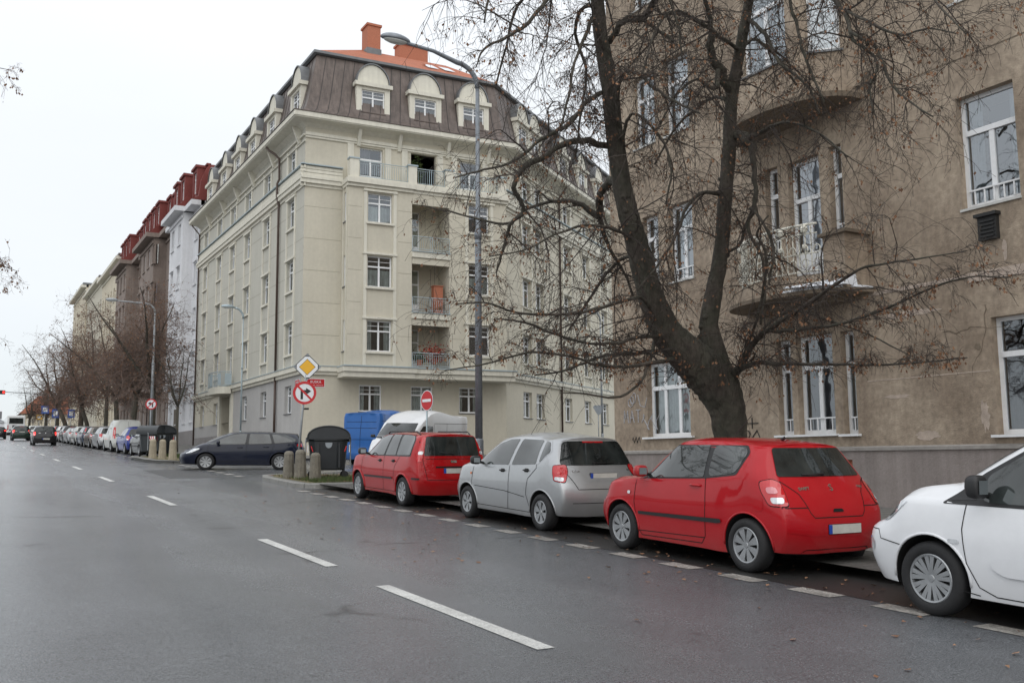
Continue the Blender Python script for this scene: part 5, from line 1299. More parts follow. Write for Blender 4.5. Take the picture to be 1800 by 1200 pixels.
# ---- red tall hatchback with roof rails
P3_ = dict(hw=.85, zs=.22, hr=.60, xf=2.02, xr=-1.98, xb=-2.0, wb=2.48, zl=.86, xl=1.86, zc=1.02, xc=.98, xw=.30, zw=1.45, xm=-.35, zm=1.51, xe=-1.80, ze=1.485, xg=-1.90, zg=1.02, bf=.985, br=1.03, rw=.30, rim=.20, paint='paint_red_fusion', spoke=8, hre=.58, wr=.955, wo=.012, lip=.022)
c = Car('hatchback', P3_, 'tall red five-door hatchback with narrow upright taillights parked beside the corner island', 'car')
c.both([(.94,1.0),(.62,1.20),(.36,1.36),(.02,1.44),(-.26,1.455),(-.20,1.02)], 'side_window', 'car_glass_side', rnd=1)
c.both([(-.29,1.02),(-.34,1.455),(-.74,1.455),(-.82,1.03)], 'side_window', 'car_glass_side', rnd=1)
c.both([(-.88,1.03),(-.84,1.455),(-1.36,1.44),(-1.52,1.36),(-1.56,1.05)], 'side_window', 'car_glass_side', rnd=1)
c.both([(1.0,.985),(.62,1.225),(.36,1.385),(0,1.465),(-1.38,1.46),(-1.56,1.37),(-1.60,1.02)], 'window_surround', 'car_black', rnd=1, off=.003)
c.patch('F', [(-.62,1.08),(.62,1.08),(.52,1.40),(-.52,1.40)], 'windshield', 'car_glass')
c.patch('B', [(-.63,1.04),(.63,1.04),(.55,1.43),(-.55,1.43)], 'rear_window', 'car_glass', rnd=1)
for sy in (1, -1):
    b = MB(); D = 'BL' if sy > 0 else 'BR'; k = (-1.82+.72)*.70711
    for poly, mi_, of in (([(k-.055,.92),(k+.055,.92),(k+.04,1.20),(k+.0,1.42),(k-.075,1.42),(k-.07,1.2)], 0, .006), ([(k-.055,1.06),(k+.04,1.06),(k+.035,1.13),(k-.06,1.13)], 1, .010)):
        c.patch(D, poly, '', '', off=of, b=b, rnd=1, mi=mi_, cell=.035)
    c.add(b, 'taillight', ['lamp_red', 'lamp_clear'], smooth=True)
    c.patch('F', [(.42*sy,.70),(.80*sy,.72),(.80*sy,.88),(.50*sy,.86)], 'headlight', 'lamp_clear', off=.006)
    b = MB(); b.tube([(.1, .58*sy, 1.475), (0, .585*sy, 1.52), (-1.4, .585*sy, 1.525), (-1.55, .57*sy, 1.46)], .016, 6); c.add(b, 'roof_rail', 'car_black')
c.both([(.84,.565),(-.74,.575),(-.74,.535),(.84,.525)], 'rubbing_strip', 'car_black', off=.016, rnd=1)
c.both([(-1.66,.60),(-1.92,.60),(-1.92,.565),(-1.66,.565)], 'bumper_strip', 'car_black', off=.014, rnd=1)
c.seams(sides=[[(.98,.96),(1.02,.62),(.92,.34),(.86,.28),(-.90,.28),(-.80,.55),(-.86,.80),(-1.04,1.0)], [(-.22,.28),(-.25,.62),(-.24,1.0)], ],
        rear=[[(.66,1.44),(.66,.90),(.60,.56),(-.60,.56),(-.66,.90),(-.66,1.44)], [(.60,.98),(-.60,.98)]])
c.patch('B', [(-.42,.80),(.42,.80),(.40,.83),(-.40,.83)], 'boot_trim', 'gap', rnd=0)
c.patch('B', [(-.07,.90),(.07,.90),(.07,.95),(-.07,.95)], 'badge', 'chrome', rnd=3)
c.mirror(.74, 1.03, 'car_black'); c.handle(-.03, .90, 'car_black', .15); c.handle(-.76, .91, 'car_black', .15); c.plate(-.02, .74, 'B'); c.wiper(0, .3, 1.08)
c.place(8.74, 19.75, 90.5); fusion = c

# ---- navy estate
P4_ = dict(hw=.90, zs=.20, hr=.60, xf=2.30, xr=-2.25, xb=-2.27, wb=2.65, zl=.76, xl=2.10, zc=1.00, xc=1.20, xw=.38, zw=1.41, xm=-.30, zm=1.475, xe=-1.98, ze=1.405, xg=-2.16, zg=1.03, bf=.96, br=1.06, rw=.318, rim=.215, paint='paint_navy', spoke=8, hre=.52, xq=-1.3, wr=.94, wo=.01)
def estate(P, lab, group=None, bodypaint=None):
    c = Car('estate_car', P, lab, 'car', group)
    c.both([(1.20,.975),(.86,1.16),(.46,1.33),(.12,1.38),(-.12,1.385),(-.06,.99)], 'side_window', 'car_glass_side', rnd=1)
    c.both([(-.18,.99),(-.22,1.385),(-.92,1.375),(-1.02,1.015)], 'side_window', 'car_glass_side', rnd=1)
    c.both([(-1.12,1.02),(-1.02,1.37),(-1.55,1.345),(-1.90,1.17),(-1.86,1.09)], 'side_window', 'car_glass_side', rnd=1)
    c.both([(1.27,.96),(.86,1.185),(.46,1.36),(.1,1.405),(-.95,1.40),(-1.58,1.37),(-1.95,1.17),(-1.88,1.06),(-1.0,.99)], 'window_surround', 'car_black', rnd=1, off=.003)
    c.patch('F', [(-.66,1.06),(.66,1.06),(.52,1.36),(-.52,1.36)], 'windshield', 'car_glass')
    c.patch('B', [(-.60,1.05),(.60,1.05),(.48,1.33),(-.48,1.33)], 'rear_window', 'car_glass', rnd=1)
    for sy in (1, -1):
        sd = 'L' if sy > 0 else 'R'
        b = MB(); k = (-2.06+.75)*.70711; c.patch('BL' if sy > 0 else 'BR', [(k-.16,.89),(k+.16,.90),(k+.16,1.0),(k-.12,1.03)], '', '', off=.007, b=b, rnd=1, cell=.04); c.add(b, 'taillight', 'lamp_red', smooth=True)
        b = MB(); k = (-1.84+.78)*.70711; c.patch('FL' if sy > 0 else 'FR', [(k-.14,.62),(k+.06,.66),(k+.28,.80),(k+.25,.83),(k+.02,.80),(k-.12,.72)], '', '', off=.007, b=b, rnd=1, cell=.05); c.add(b, 'headlight', 'lamp_clear', smooth=True)
    c.patch('F', [(-.5,.30),(.5,.30),(.42,.52),(-.42,.52)], 'grille', 'car_black', rnd=1)
    c.seams(sides=[[(1.24,.93),(1.28,.6),(1.1,.36),(.95,.29),(-.86,.29),(-.98,.6),(-1.1,.95)], [(-.1,.29),(-.12,.98)], [(1.05,.33),(-.80,.36)]], rear=[[(.60,1.0),(.5,.7),(-.5,.7),(-.60,1.0)]])
    c.mirror(.88, 1.0, 'paint_navy'); c.handle(.12, .86); c.handle(-.82, .88); c.plate(0, .80, 'B'); c.plate(0, .42, 'F'); return c
c = estate(P4_, 'dark navy estate car with silver wheel trims pulling out of the side street'); c.place(9.32, 36.95, 164); c.root.scale = (1, 1, .96); focus = c

# ---- white compact van
P5_ = dict(hw=.905, zs=.21, hr=.70, xf=2.26, xr=-2.05, xb=-2.02, wb=2.73, zl=.91, xl=2.02, zc=1.13, xc=1.15, xw=.22, zw=1.68, xm=-.6, zm=1.80, xe=-1.90, ze=1.78, xg=-1.96, zg=1.08, bf=1.0, br=1.08, rw=.322, rim=.215, gap=.06, paint='paint_white', spoke=9, split=True, hre=.66, znose=.5, wo=.0)
c = Car('compact_van', P5_, 'white compact van cut off by the right edge behind the red three-door hatchback', 'van')
c.both([(.88,1.055),(.84,1.24),(.30,1.555),(-.30,1.62),(-.30,1.02),(.80,1.015)], 'side_window', 'car_glass_side', rnd=1)
c.both([(-.42,1.03),(-.42,1.67),(-1.35,1.67),(-1.35,1.06)], 'side_window', 'car_glass_side', rnd=1)
c.both([(1.17,1.01),(.92,1.22),(.90,1.03)], 'side_window', 'car_black', rnd=1, off=.006, cell=.03)
c.both([(1.24,.985),(.90,1.255),(.30,1.59),(-.30,1.65),(-1.4,1.66),(-1.4,1.03),(0,.99)], 'window_surround', 'car_black', rnd=1, off=.003, cell=.04)
c.patch('F', [(-.64,1.24),(.64,1.24),(.56,1.62),(-.56,1.62)], 'windshield', 'car_glass')
for sy in (1, -1):
    sd = 'L' if sy > 0 else 'R'
    b = MB(); k = (-1.86+.80)*.70711; D = 'FL' if sy > 0 else 'FR'
    c.patch(D, [(k-.11,.78),(k+.07,.79),(k+.22,.94),(k+.25,.985),(k+.10,.965),(k-.08,.87)], '', '', off=.007, b=b, rnd=1, cell=.04); c.patch(D, [(k-.05,.81),(k+.05,.81),(k+.14,.93),(k+.04,.90)], '', '', off=.012, b=b, rnd=1, mi=1, cell=.04); c.add(b, 'headlight', ['lamp_clear', 'chrome'], smooth=True)
    b = MB(); c.patch(sd, [(2.09,.50),(2.00,.50),(1.98,.58),(2.05,.64),(2.10,.60)], '', '', off=.006, b=b, rnd=1); c.add(b, 'fog_light', 'lamp_clear', smooth=True)
c.both([(.70,.58),(-.80,.58),(-.80,.43),(.66,.43),(.78,.50)], 'door_moulding', 'paint_white', off=.022, rnd=2)
c.seams(sides=[[(1.0,.99),(1.03,.78),(1.0,.50),(.90,.31),(.75,.25),(-.2,.24),(-.35,.5),(-.35,1.0)], [(2.14,.70),(1.93,.70),(1.90,.62),(1.62,.58)], [(1.06,.26),(.9,.24)]], front=[[(-.6,.7),(.6,.7)]], w=.009)
c.both([(1.16,.655),(1.06,.655),(1.06,.69),(1.16,.69)], 'side_indicator', 'lamp_clear', off=.012)
c.both([(.72,.60),(-.82,.60),(-.82,.415),(.64,.415),(.80,.50)], 'moulding_edge', 'gap', off=.001, rnd=2) if False else None
c.mirror(.80, 1.10, 'car_black'); c.handle(-.1, .9); c.plate(0, .45, 'F')
for o in list(c.root.children):
    if o.name.startswith('side_mirror'):
        o.scale = (1.1, .95, 1.35); sh = MB(); 
c.place(8.35, 5.65-1.31); berl = c
# ---- panel vans in the side street
def van(p, lab, cols=None):
    c = Car('panel_van', p, lab, 'van')
    zb = p['bf']
    c.patch('F', [(-.80,zb+.22),(.80,zb+.22),(.72,p['zw']-.04),(-.72,p['zw']-.04)], 'windshield', 'car_glass', rnd=1)
    c.both([(p['xc']-.15,zb+.04),(p['xw']+.02,p['zw']-.18),(p['xw']-.75,p['zw']-.18),(p['xw']-.75,zb+.04)], 'side_window', 'car_glass_side', rnd=1)
    x = p['xw']-.85
    c.seams(sides=[[(p['xc']-.1,zb),(p['xc'],.55),(p['xc']-.35,.32),(x,.32),(x,p['zw']-.1)], [(x-1.2,.32),(x-1.2,p['zm']-.5)], [(x,p['zw']-.05),(p['xe']+.1,p['zw']-.05)], [(x-.1,zb+.1),(p['xe']+.2,zb+.1)], [(x-.2,1.0),(p['xe']+.2,1.0)]],
            rear=[[(0,.5),(0,p['ze']-.15)], [(.8,1.2),(-.8,1.2)], [(.78,1.75),(-.78,1.75)], [(.75,p['zw']-.1),(-.75,p['zw']-.1)]], w=.018)
    for sy in (1, -1):
        c.patch('F', [(.5*sy,.78),(.9*sy,.80),(.9*sy,1.0),(.6*sy,1.0)], 'headlight', 'lamp_clear', off=.008)
        c.patch('B', [(.80*sy,.8),(.90*sy,.8),(.88*sy,1.25),(.80*sy,1.25)], 'taillight', 'lamp_red', off=.008)
    c.patch('F', [(-.45,.55),(.45,.55),(.5,.95),(-.5,.95)], 'grille', 'car_black', rnd=1)
    c.patch('F', [(-.8,zb+.12),(.8,zb+.12),(.78,zb+.2),(-.78,zb+.2)], 'cowl', 'car_black', rnd=1)
    c.mirror(p['xc']-.25, zb+.15, 'car_black', p['hw']); c.plate(0, .5, 'F'); c.handle(p['xw']-.6, zb-.1, 'car_black')
    return c
PV = dict(hw=.97, zs=.30, hr=.87, cr=.10, xf=2.75, xr=-3.0, xb=-3.0, wb=3.6, zl=1.05, xl=2.62, zc=1.38, xc=2.05, xw=1.25, zw=2.15, xm=.55, zm=2.62, xe=-2.92, ze=2.52, xg=-2.96, zg=1.4, bf=1.3, br=1.35, rw=.34, rim=.2, paint='paint_vanwhite', spoke=6, hre=.88, xq=-2.2, wr=.97, sub=6)
c = van(PV, 'white high-roof panel van parked in the side street, windscreen towards the crossing')
WA = 90-54.08
c.place(16.4, 36.7, 180+WA+2); c.root.scale = (1, 1, .85)
PB = dict(PV, paint='paint_vanblue', zm=2.55, ze=2.5, xe=-2.80, xg=-2.95)
c = van(PB, 'blue high-roof panel van half hidden by the white van and the bin')
c.place(17.0, 41.6, WA+8); c.root.scale = (.95, .95, .9)

# ---- the row of parked cars up the street and the moving ones
def recolour(root, src, dst):
    for o in root.children:
        for i, sl in enumerate(o.material_slots):
            if sl.material == MATS[src]: sl.link = 'OBJECT'; sl.material = MATS[dst]
def clone(proto, x, y, rz, pt, lab, name='parked_car', group='cars parked along the far kerb'):
    r = copy_tree(proto.root); r.name = name; r['label'] = lab
    if group: r['group'] = group
    elif 'group' in r: del r['group']
    recolour(r, proto.p['paint'], pt)
    r.location = (x, y, gz(y)); Car.orient(r, rz); return r
G = 'cars parked along the far kerb'
rows_ = [(swift, 53.9, 'paint_black', 'near black hatchback beside the far corner bins'), (kalos, 59.2, 'paint_blue', 'bright blue hatchback parked right before the small white van'),
   (None, 64.9, '', ''), (kalos, 70.6, 'paint_silver', 'silver hatchback parked just beyond the small white van'), (swift, 75.6, 'paint_bronze', 'greyish bronze hatchback, third car beyond the small white van'),
   (fusion, 80.6, 'paint_greyblue', 'tall dark blue car, fourth beyond the small white van'), (swift, 86, 'paint_offwhite', 'off white hatchback parked behind the tall dark blue car'), (focus, 91.5, 'paint_silver', 'silver estate car parked far up the row'),
   (kalos, 97, 'paint_black', 'far black hatchback between the silver estate and a white car'), (swift, 102.3, 'paint_white', 'small white hatchback near the far end of the row'), (fusion, 108, 'paint_grey', 'grey tall car near the far end of the row'), (focus, 114, 'paint_navy', 'farthest dark estate in the parked row')]
for pr, y, pt, lab in rows_:
    if pr: clone(pr, 8.72-.12*(y > 70), y, 91.5, pt, lab)
PC = dict(P5_, paint='paint_offwhite', zm=1.95, zw=1.75, ze=1.93, sub=6, split=False, spoke=6)
c = Car('small_van', PC, 'off-white small panel van parked in the row up the street', 'van')
c.patch('F', [(-.70,1.22),(.70,1.22),(.62,1.68),(-.62,1.68)], 'windshield', 'car_glass')
c.both([(1.05,1.03),(.84,1.27),(.30,1.62),(-.10,1.68),(-.10,1.04)], 'side_window', 'car_glass_side', rnd=1)
for sy in (1, -1): c.patch('B', [(.72*sy,.8),(.86*sy,.8),(.80*sy,1.5),(.70*sy,1.5)], 'taillight', 'lamp_red', off=.008)
c.seams(sides=[[(-.25,.3),(-.25,1.7)], [(-1.3,.3),(-1.3,1.7)]], rear=[[(0,.5),(0,1.85)]]); c.plate(.3, .8, 'B')
c.place(8.75, 64.9, 91.5)
# moving cars, seen from behind with their lamps on
for pr, x, y, pt, lab in ((swift, 5.55, 84.5, 'paint_black', 'black car driving away in the near lane with red lamps lit'), (kalos, 5.1, 110, 'paint_darkgreen', 'dark green car driving ahead of the black one'), (focus, 3.3, 122, 'paint_black', 'dark car at the left edge of the picture in the outer lane'),
    (swift, 6.9, 118, 'paint_offwhite', 'pale car moving between the dark green car and the parked row')):
    r = clone(pr, x, y, 90.5, pt, lab, 'moving_car', None)
    for o in r.children:
        if o.name.startswith('taillight'): o.material_slots[0].link = 'OBJECT'; o.material_slots[0].material = MATS['lamp_lit']
# bus
def bus():
    e = empty('bus', (7.0, 165, gz(165)), 'white city bus seen from behind at the far end of the street', 'bus'); z0 = gz(165)
    b = MB(); b.box(5.75, 8.25, 165, 177, z0+.35, z0+3.0); b.build('body', 'paint_vanwhite', e, bevel=.18, smooth=False)
    b = MB(); b.box(6.05, 7.95, 164.96, 165.0, z0+1.75, z0+2.6); b.build('rear_window', 'car_glass', e)
    for x in (5.85, 8.05): b = MB(); b.box(x, x+.12, 164.97, 165.0, z0+.8, z0+1.5); b.build('taillight', 'lamp_red', e)
    b = MB(); b.box(6.5, 7.5, 164.97, 165.0, z0+1.1, z0+1.5); b.build('number_board', 'sign_black', e)
    for x in (6.0, 8.0):
        for y in (167.5, 174): b = MB(); b.lathe([(0,-.14), (.48,-.14), (.5,-.1), (.5,.1), (.48,.14), (0,.14)], 18, (x, y, z0+.5), axis='x'); b.build('wheel', 'rubber', e)
bus()
TREE_LIMBS = [(0,[(11.45,12.48,0.86,0.406),(11.4,12.43,1.43,0.299),(11.32,12.39,1.99,0.266),(11.27,12.37,2.31,0.29),(11.16,12.4,2.63,0.348),(10.9,12.49,3.02,0.367),(10.59,12.51,3.27,0.326),(10.22,12.56,3.6,0.267),(9.9,12.55,4.13,0.218),(9.58,12.5,4.96,0.188),(9.26,12.45,5.82,0.154),(9.09,12.42,6.7,0.145),(8.88,12.29,7.64,0.13),(8.72,12.27,8.47,0.116),(8.57,12.14,9.16,0.106),(8.39,11.99,10.12,0.092),(8.03,11.82,11.18,0.077),(7.59,11.7,12.12,0.045)]),
(0,[(11.22,12.37,2.53,0.27),(11.15,12.44,3.17,0.214),(11.05,12.52,3.81,0.166),(11.16,12.48,4.46,0.138),(11.29,12.44,5.06,0.129),(11.3,12.32,5.85,0.119),(11.32,12.16,6.93,0.119),(11.32,12.05,7.76,0.109),(11.34,11.8,8.65,0.093),(11.35,11.57,9.38,0.083),(11.25,11.26,10.34,0.092),(11.16,10.81,11.4,0.062),(11.14,10.36,12.23,0.037)]),
(1,[(8.96,12.5,6.68,0.056),(8.45,12.44,6.69,0.051),(8.07,12.44,6.55,0.047),(7.68,12.47,6.28,0.047),(7.35,12.58,6.03,0.043),(7.28,12.65,5.84,0.039),(7.41,12.72,5.65,0.036),(7.48,12.7,5.49,0.032),(7.36,12.92,5.27,0.029),(7.33,13.1,4.89,0.023),(7.3,13.28,4.55,0.014)]),
(1,[(8.77,12.37,7.5,0.041),(8.36,12.19,7.23,0.036),(8.03,12.08,6.84,0.036),(7.68,11.97,6.58,0.031),(7.31,11.86,6.34,0.027),(6.81,11.75,5.92,0.02),(6.17,11.57,5.63,0.016),(5.7,11.52,5.44,0.01)]),
(1,[(9.26,12.53,6.11,0.068),(9.35,12.92,6.26,0.07),(9.4,13.24,6.22,0.067),(9.46,13.46,6.08,0.068),(9.6,13.65,5.84,0.064),(9.25,13.92,6.13,0.045),(9.08,14.13,6.16,0.037),(8.59,14.54,6.05,0.029),(8.42,14.78,5.83,0.025),(8.04,15.1,5.92,0.021),(7.54,15.48,6.1,0.016),(7.12,15.81,6.25,0.01)]),
(1,[(9.6,13.65,5.84,0.048),(9.81,13.8,5.57,0.041),(9.98,13.86,5.29,0.033),(10.27,13.86,4.92,0.025),(10.42,13.83,4.51,0.021)]),
(1,[(9.9,12.59,3.89,0.034),(9.2,12.03,4.11,0.029),(8.6,11.93,3.95,0.025),(7.91,12.0,3.76,0.021),(7.46,12.03,3.72,0.021),(6.97,12.08,3.73,0.017),(6.41,12.04,3.83,0.012),(5.92,11.98,3.76,0.008)]),
(1,[(10.05,12.54,3.61,0.034),(9.42,12.33,3.53,0.029),(8.91,12.29,3.41,0.025),(8.35,12.38,3.39,0.021),(7.79,12.45,3.53,0.022),(7.39,12.54,3.66,0.017),(7.02,12.63,3.71,0.013)]),
(1,[(10.18,12.49,3.4,0.038),(10.14,13.21,3.39,0.035),(9.87,13.72,3.41,0.028),(9.69,14.18,3.33,0.025),(9.48,14.55,3.19,0.021),(9.05,15.04,3.11,0.013)]),
(1,[(10.24,12.48,3.23,0.038),(9.58,12.19,3.11,0.033),(8.93,12.1,3.01,0.025),(8.42,12.05,3.0,0.021),(8.06,12.01,3.07,0.021),(7.21,12.02,3.15,0.017),(6.41,12.05,2.94,0.012),(5.86,12.03,2.84,0.008)]),
(1,[(9.93,12.62,3.52,0.03),(9.5,12.23,3.08,0.026),(9.18,12.12,2.72,0.021),(8.7,12.07,2.52,0.018),(8.15,12.03,2.56,0.013),(7.65,11.97,2.56,0.008)]),
(1,[(9.64,12.5,4.72,0.045),(9.86,13.26,5.06,0.032),(9.89,13.72,4.96,0.028),(9.83,14.28,4.53,0.026),(9.72,14.88,3.97,0.016)]),
(1,[(9.52,12.51,5.19,0.034),(8.74,12.03,5.15,0.025),(8.01,11.76,5.09,0.021),(7.29,11.51,4.81,0.016),(6.66,11.33,4.48,0.012),(6.07,11.23,4.32,0.008)]),
(1,[(8.79,12.29,8.06,0.045),(8.33,11.91,8.5,0.036),(8.08,11.76,8.12,0.028),(7.79,11.65,7.57,0.021),(7.63,11.59,6.98,0.021),(7.45,11.55,6.4,0.013)]),
(1,[(8.57,12.14,9.16,0.052),(7.98,11.88,9.28,0.043),(7.31,11.68,8.47,0.034),(6.77,11.5,7.82,0.027),(6.35,11.33,7.49,0.019),(5.99,11.22,7.22,0.016),(5.82,11.13,6.89,0.008)]),
(1,[(8.53,12.11,9.53,0.044),(8.29,12.78,9.88,0.038),(8.11,13.5,9.66,0.031),(8.06,13.91,9.41,0.024),(8.1,14.3,8.94,0.02),(8.11,14.72,8.35,0.016)]),
(1,[(8.65,12.24,8.93,0.037),(8.68,12.79,9.08,0.031),(8.79,13.11,8.83,0.027),(9.14,13.32,8.36,0.024),(9.26,13.7,7.68,0.02),(9.34,13.99,6.94,0.015)]),
(1,[(8.39,11.99,10.12,0.044),(7.35,11.7,9.86,0.035),(6.52,11.48,8.98,0.027),(6.11,11.26,8.08,0.02),(5.93,11.09,7.55,0.012)]),
(1,[(8.86,12.21,8.31,0.048),(8.87,11.83,8.55,0.051),(8.93,11.46,8.45,0.054),(8.91,11.1,8.55,0.046),(8.83,10.65,8.83,0.031),(8.79,10.06,9.06,0.02)]),
(1,[(8.93,11.46,8.45,0.036),(9.13,11.26,8.2,0.028),(9.21,11.02,7.96,0.021)]),
(1,[(11.28,12.05,7.88,0.095),(10.95,11.96,8.24,0.078),(10.68,11.84,8.53,0.066),(10.61,11.72,8.8,0.046),(10.38,11.58,9.15,0.034),(10.03,11.37,9.57,0.026)]),
(1,[(10.95,11.96,8.24,0.047),(10.66,11.73,7.73,0.038),(10.13,11.57,7.72,0.022),(9.61,11.46,7.34,0.023),(9.15,11.34,6.71,0.013)]),
(1,[(11.23,12.1,7.76,0.036),(11.5,12.71,8.05,0.029),(11.64,13.33,8.09,0.027),(11.6,13.96,7.84,0.022),(11.55,14.53,7.31,0.017)]),
(1,[(9.09,12.42,6.7,0.034),(8.78,11.77,7.63,0.029),(8.68,11.28,7.44,0.024),(8.68,10.87,7.05,0.02),(8.73,10.42,6.69,0.021),(8.77,9.98,6.39,0.012)]),
(1,[(9.15,12.43,6.38,0.034),(9.05,11.93,7.07,0.022),(9.28,11.51,6.6,0.022),(9.28,11.26,5.98,0.018),(9.1,11.2,5.41,0.013)]),
(1,[(11.19,12.34,6.14,0.04),(10.7,12.18,6.04,0.031),(10.24,12.02,5.74,0.026),(9.85,11.85,5.18,0.022),(9.45,11.81,4.67,0.018),(8.98,11.8,4.17,0.013)]),
(1,[(11.4,12.09,7.14,0.087),(11.33,11.69,6.95,0.093),(11.2,11.48,6.48,0.049),(11.19,11.43,6.01,0.038),(11.13,11.41,5.64,0.034),(11.04,11.5,5.34,0.03),(11.16,11.37,4.94,0.026),(11.2,11.32,4.32,0.022),(11.1,11.35,3.71,0.018)]),
(1,[(11.33,11.69,6.95,0.054),(11.21,11.18,6.93,0.034),(11.02,10.49,6.81,0.021),(10.85,9.73,6.36,0.017),(10.69,9.09,5.8,0.012)]),
(1,[(11.08,11.44,5.66,0.026),(10.97,11.08,5.33,0.022),(10.93,10.83,4.81,0.022),(10.74,10.78,4.24,0.018)]),
(1,[(11.3,12.43,5.06,0.036),(11.43,12.11,5.21,0.027),(11.36,11.88,5.46,0.023),(11.29,11.52,5.85,0.019)]),
(1,[(11.24,12.31,2.89,0.1),(11.18,11.97,3.05,0.057),(11.1,11.5,3.44,0.048),(10.97,11.1,3.57,0.043),(10.84,10.33,3.76,0.034),(10.64,9.36,4.02,0.026),(10.51,8.85,4.11,0.019),(10.34,8.25,4.08,0.015),(10.19,7.54,4.01,0.01),(10.16,6.98,3.98,0.007)]),
(1,[(10.97,11.1,3.57,0.032),(10.93,10.54,3.51,0.028),(10.85,9.9,3.47,0.023),(10.67,9.07,3.47,0.019),(10.64,8.62,3.54,0.019),(10.53,7.73,3.69,0.014),(10.38,7.12,3.71,0.01),(10.33,6.58,3.61,0.007)]),
(1,[(11.28,12.28,2.97,0.062),(11.12,11.65,3.1,0.045),(11.05,10.78,3.01,0.028),(10.86,9.63,2.9,0.02),(10.68,8.7,2.81,0.015),(10.58,7.84,2.77,0.011),(10.4,7.24,2.75,0.007)]),
(1,[(11.1,11.5,3.44,0.03),(11.45,11.61,3.72,0.026),(11.96,11.51,4.03,0.024),(12.15,10.96,3.82,0.019),(12.08,10.02,3.43,0.013),(11.86,9.15,3.03,0.008)]),
(1,[(11.19,11.97,3.08,0.027),(10.97,11.3,3.79,0.022),(10.83,10.96,4.28,0.021),(10.67,10.75,4.77,0.022),(10.4,10.64,4.99,0.017),(10.39,10.38,5.2,0.013)]),
(1,[(11.35,11.57,9.38,0.063),(11.14,10.52,9.45,0.051),(10.86,9.58,9.03,0.041),(10.64,9.13,8.15,0.033),(10.58,8.87,7.74,0.029),(10.43,8.67,7.31,0.025),(10.43,8.37,6.98,0.018),(10.34,8.22,6.73,0.019),(10.19,8.23,6.49,0.019),(10.08,8.12,6.03,0.011)]),
(1,[(10.41,8.67,7.42,0.022),(10.39,8.27,7.02,0.018),(10.27,7.97,6.4,0.019),(10.16,7.62,6.01,0.014),(10.07,7.25,5.69,0.009)]),
(1,[(10.58,8.86,7.84,0.019),(10.39,8.34,7.41,0.019),(10.28,7.76,6.98,0.015),(10.14,7.28,6.84,0.011),(10.08,6.88,6.6,0.007)]),
(1,[(11.25,11.26,10.34,0.054),(10.97,9.84,10.02,0.042),(10.65,8.55,8.99,0.029),(10.4,7.68,7.92,0.021),(10.15,7.13,7.08,0.014),(10.02,6.7,6.51,0.008)]),
(1,[(11.38,11.7,9.14,0.035),(11.27,11.15,8.58,0.03),(11.14,10.74,7.9,0.026),(11.11,10.14,7.31,0.022),(10.99,9.83,6.72,0.013)]),
(1,[(11.29,11.44,9.72,0.039),(11.15,10.66,9.23,0.03),(11.05,10.26,8.36,0.025),(10.9,9.98,7.66,0.022),(10.82,9.57,6.78,0.013)]),
(1,[(11.32,11.82,8.55,0.031),(12.06,12.14,9.05,0.029),(12.67,12.27,8.9,0.026),(13.16,12.29,8.46,0.021)]),
(1,[(8.57,12.14,9.16,0.037),(8.67,11.48,9.36,0.032),(8.85,10.88,8.76,0.024),(8.86,10.52,7.97,0.021),(8.77,10.32,7.27,0.012)]),
(1,[(11.32,11.82,8.55,0.035),(9.99,11.3,8.55,0.029),(9.09,10.91,8.37,0.021),(8.52,10.63,7.77,0.017),(8.16,10.47,7.03,0.012)])]
from mathutils import noise as mnoise
# ================================================================= street furniture
def gp(x, y, h=0.): return V((x, y, gz(y)+h))
# tall street lamp beside the silver car
def lamp(x, y, h, reach, lab, m='lamp_grey', r0=.105, ang=180., rise=.9, pv=.12):
    e = empty('street_lamp', gp(x, y, pv), lab, 'street lamp', world=False)
    b = MB(); b.tube([(0,0,0), (0,0,1.2), (0,0,1.25)], [r0*1.25, r0*1.2, r0], 14); b.tube([(0,0,1.25), (0,0,h*.62), (0,0,h*.625), (0,0,h)], [r0, r0*.85, r0*.66, r0*.55], 14)
    b.lathe([(r0*1.0,h*.615),(r0*1.02,h*.63),(r0*.7,h*.64)], 14); b.build('pole', m, e, smooth=True)
    d = V((math.cos(R(ang)), math.sin(R(ang)), 0)); b = MB()
    pts = []
    for k in range(9):
        a = PI/2*k/8; pts.append(d*(.55*(1-math.cos(a))) + Z*(h+.55*math.sin(a)))
    pts.append(d*(reach*.6)+Z*(h+.55+rise*.45)); pts.append(d*reach+Z*(h+.55+rise*.62))
    b.tube(pts, [.06]*9+[.045, .038], 10); b.build('arm', m, e, smooth=True)
    c = d*(reach+.18)+Z*(h+.55+rise*.62); s = V((-d.y, d.x, 0))
    bm = bmesh.new(); bmesh.ops.create_uvsphere(bm, u_segments=20, v_segments=12, radius=1)
    for v in bm.verts:
        q = v.co.copy(); x_ = q.x*.38; wy = .14*(1-.25*max(0, q.x)); z_ = q.z*(.14 if q.z > 0 else .045)
        v.co = c + d*(-x_) + s*q.y*wy*1. + Z*(z_ + .02)
    me = bpy.data.meshes.new('lamp_head'); bm.to_mesh(me); bm.free(); me.materials.append(MATS[m]); me.polygons.foreach_set('use_smooth', [True]*len(me.polygons))
    o = bpy.data.objects.new('lamp_head', me); COL.objects.link(o); o.parent = e
    b = MB(); b.lathe([(0,-.075), (.6,-.06), (.95,-.02), (1,0), (0,0.001)], 20, (0,0,0)); b.v = [c + d*(-p.x*.30) + s*(p.y*.12) + Z*(p.z*1.0-.012) for p in b.v]; b.build('lamp_glass', 'lamp_glass', o)
    return e
lamp(10.45, 19.9, 9.72, 1.97, 'tall blue grey street lamp with long arm rising behind the silver hatchback', r0=.088, rise=.35)
lamp(10.2, 63.5, 8.6, 2.4, 'grey street lamp standing up the street in front of the far trees', 'galv', r0=.10, rise=.1)
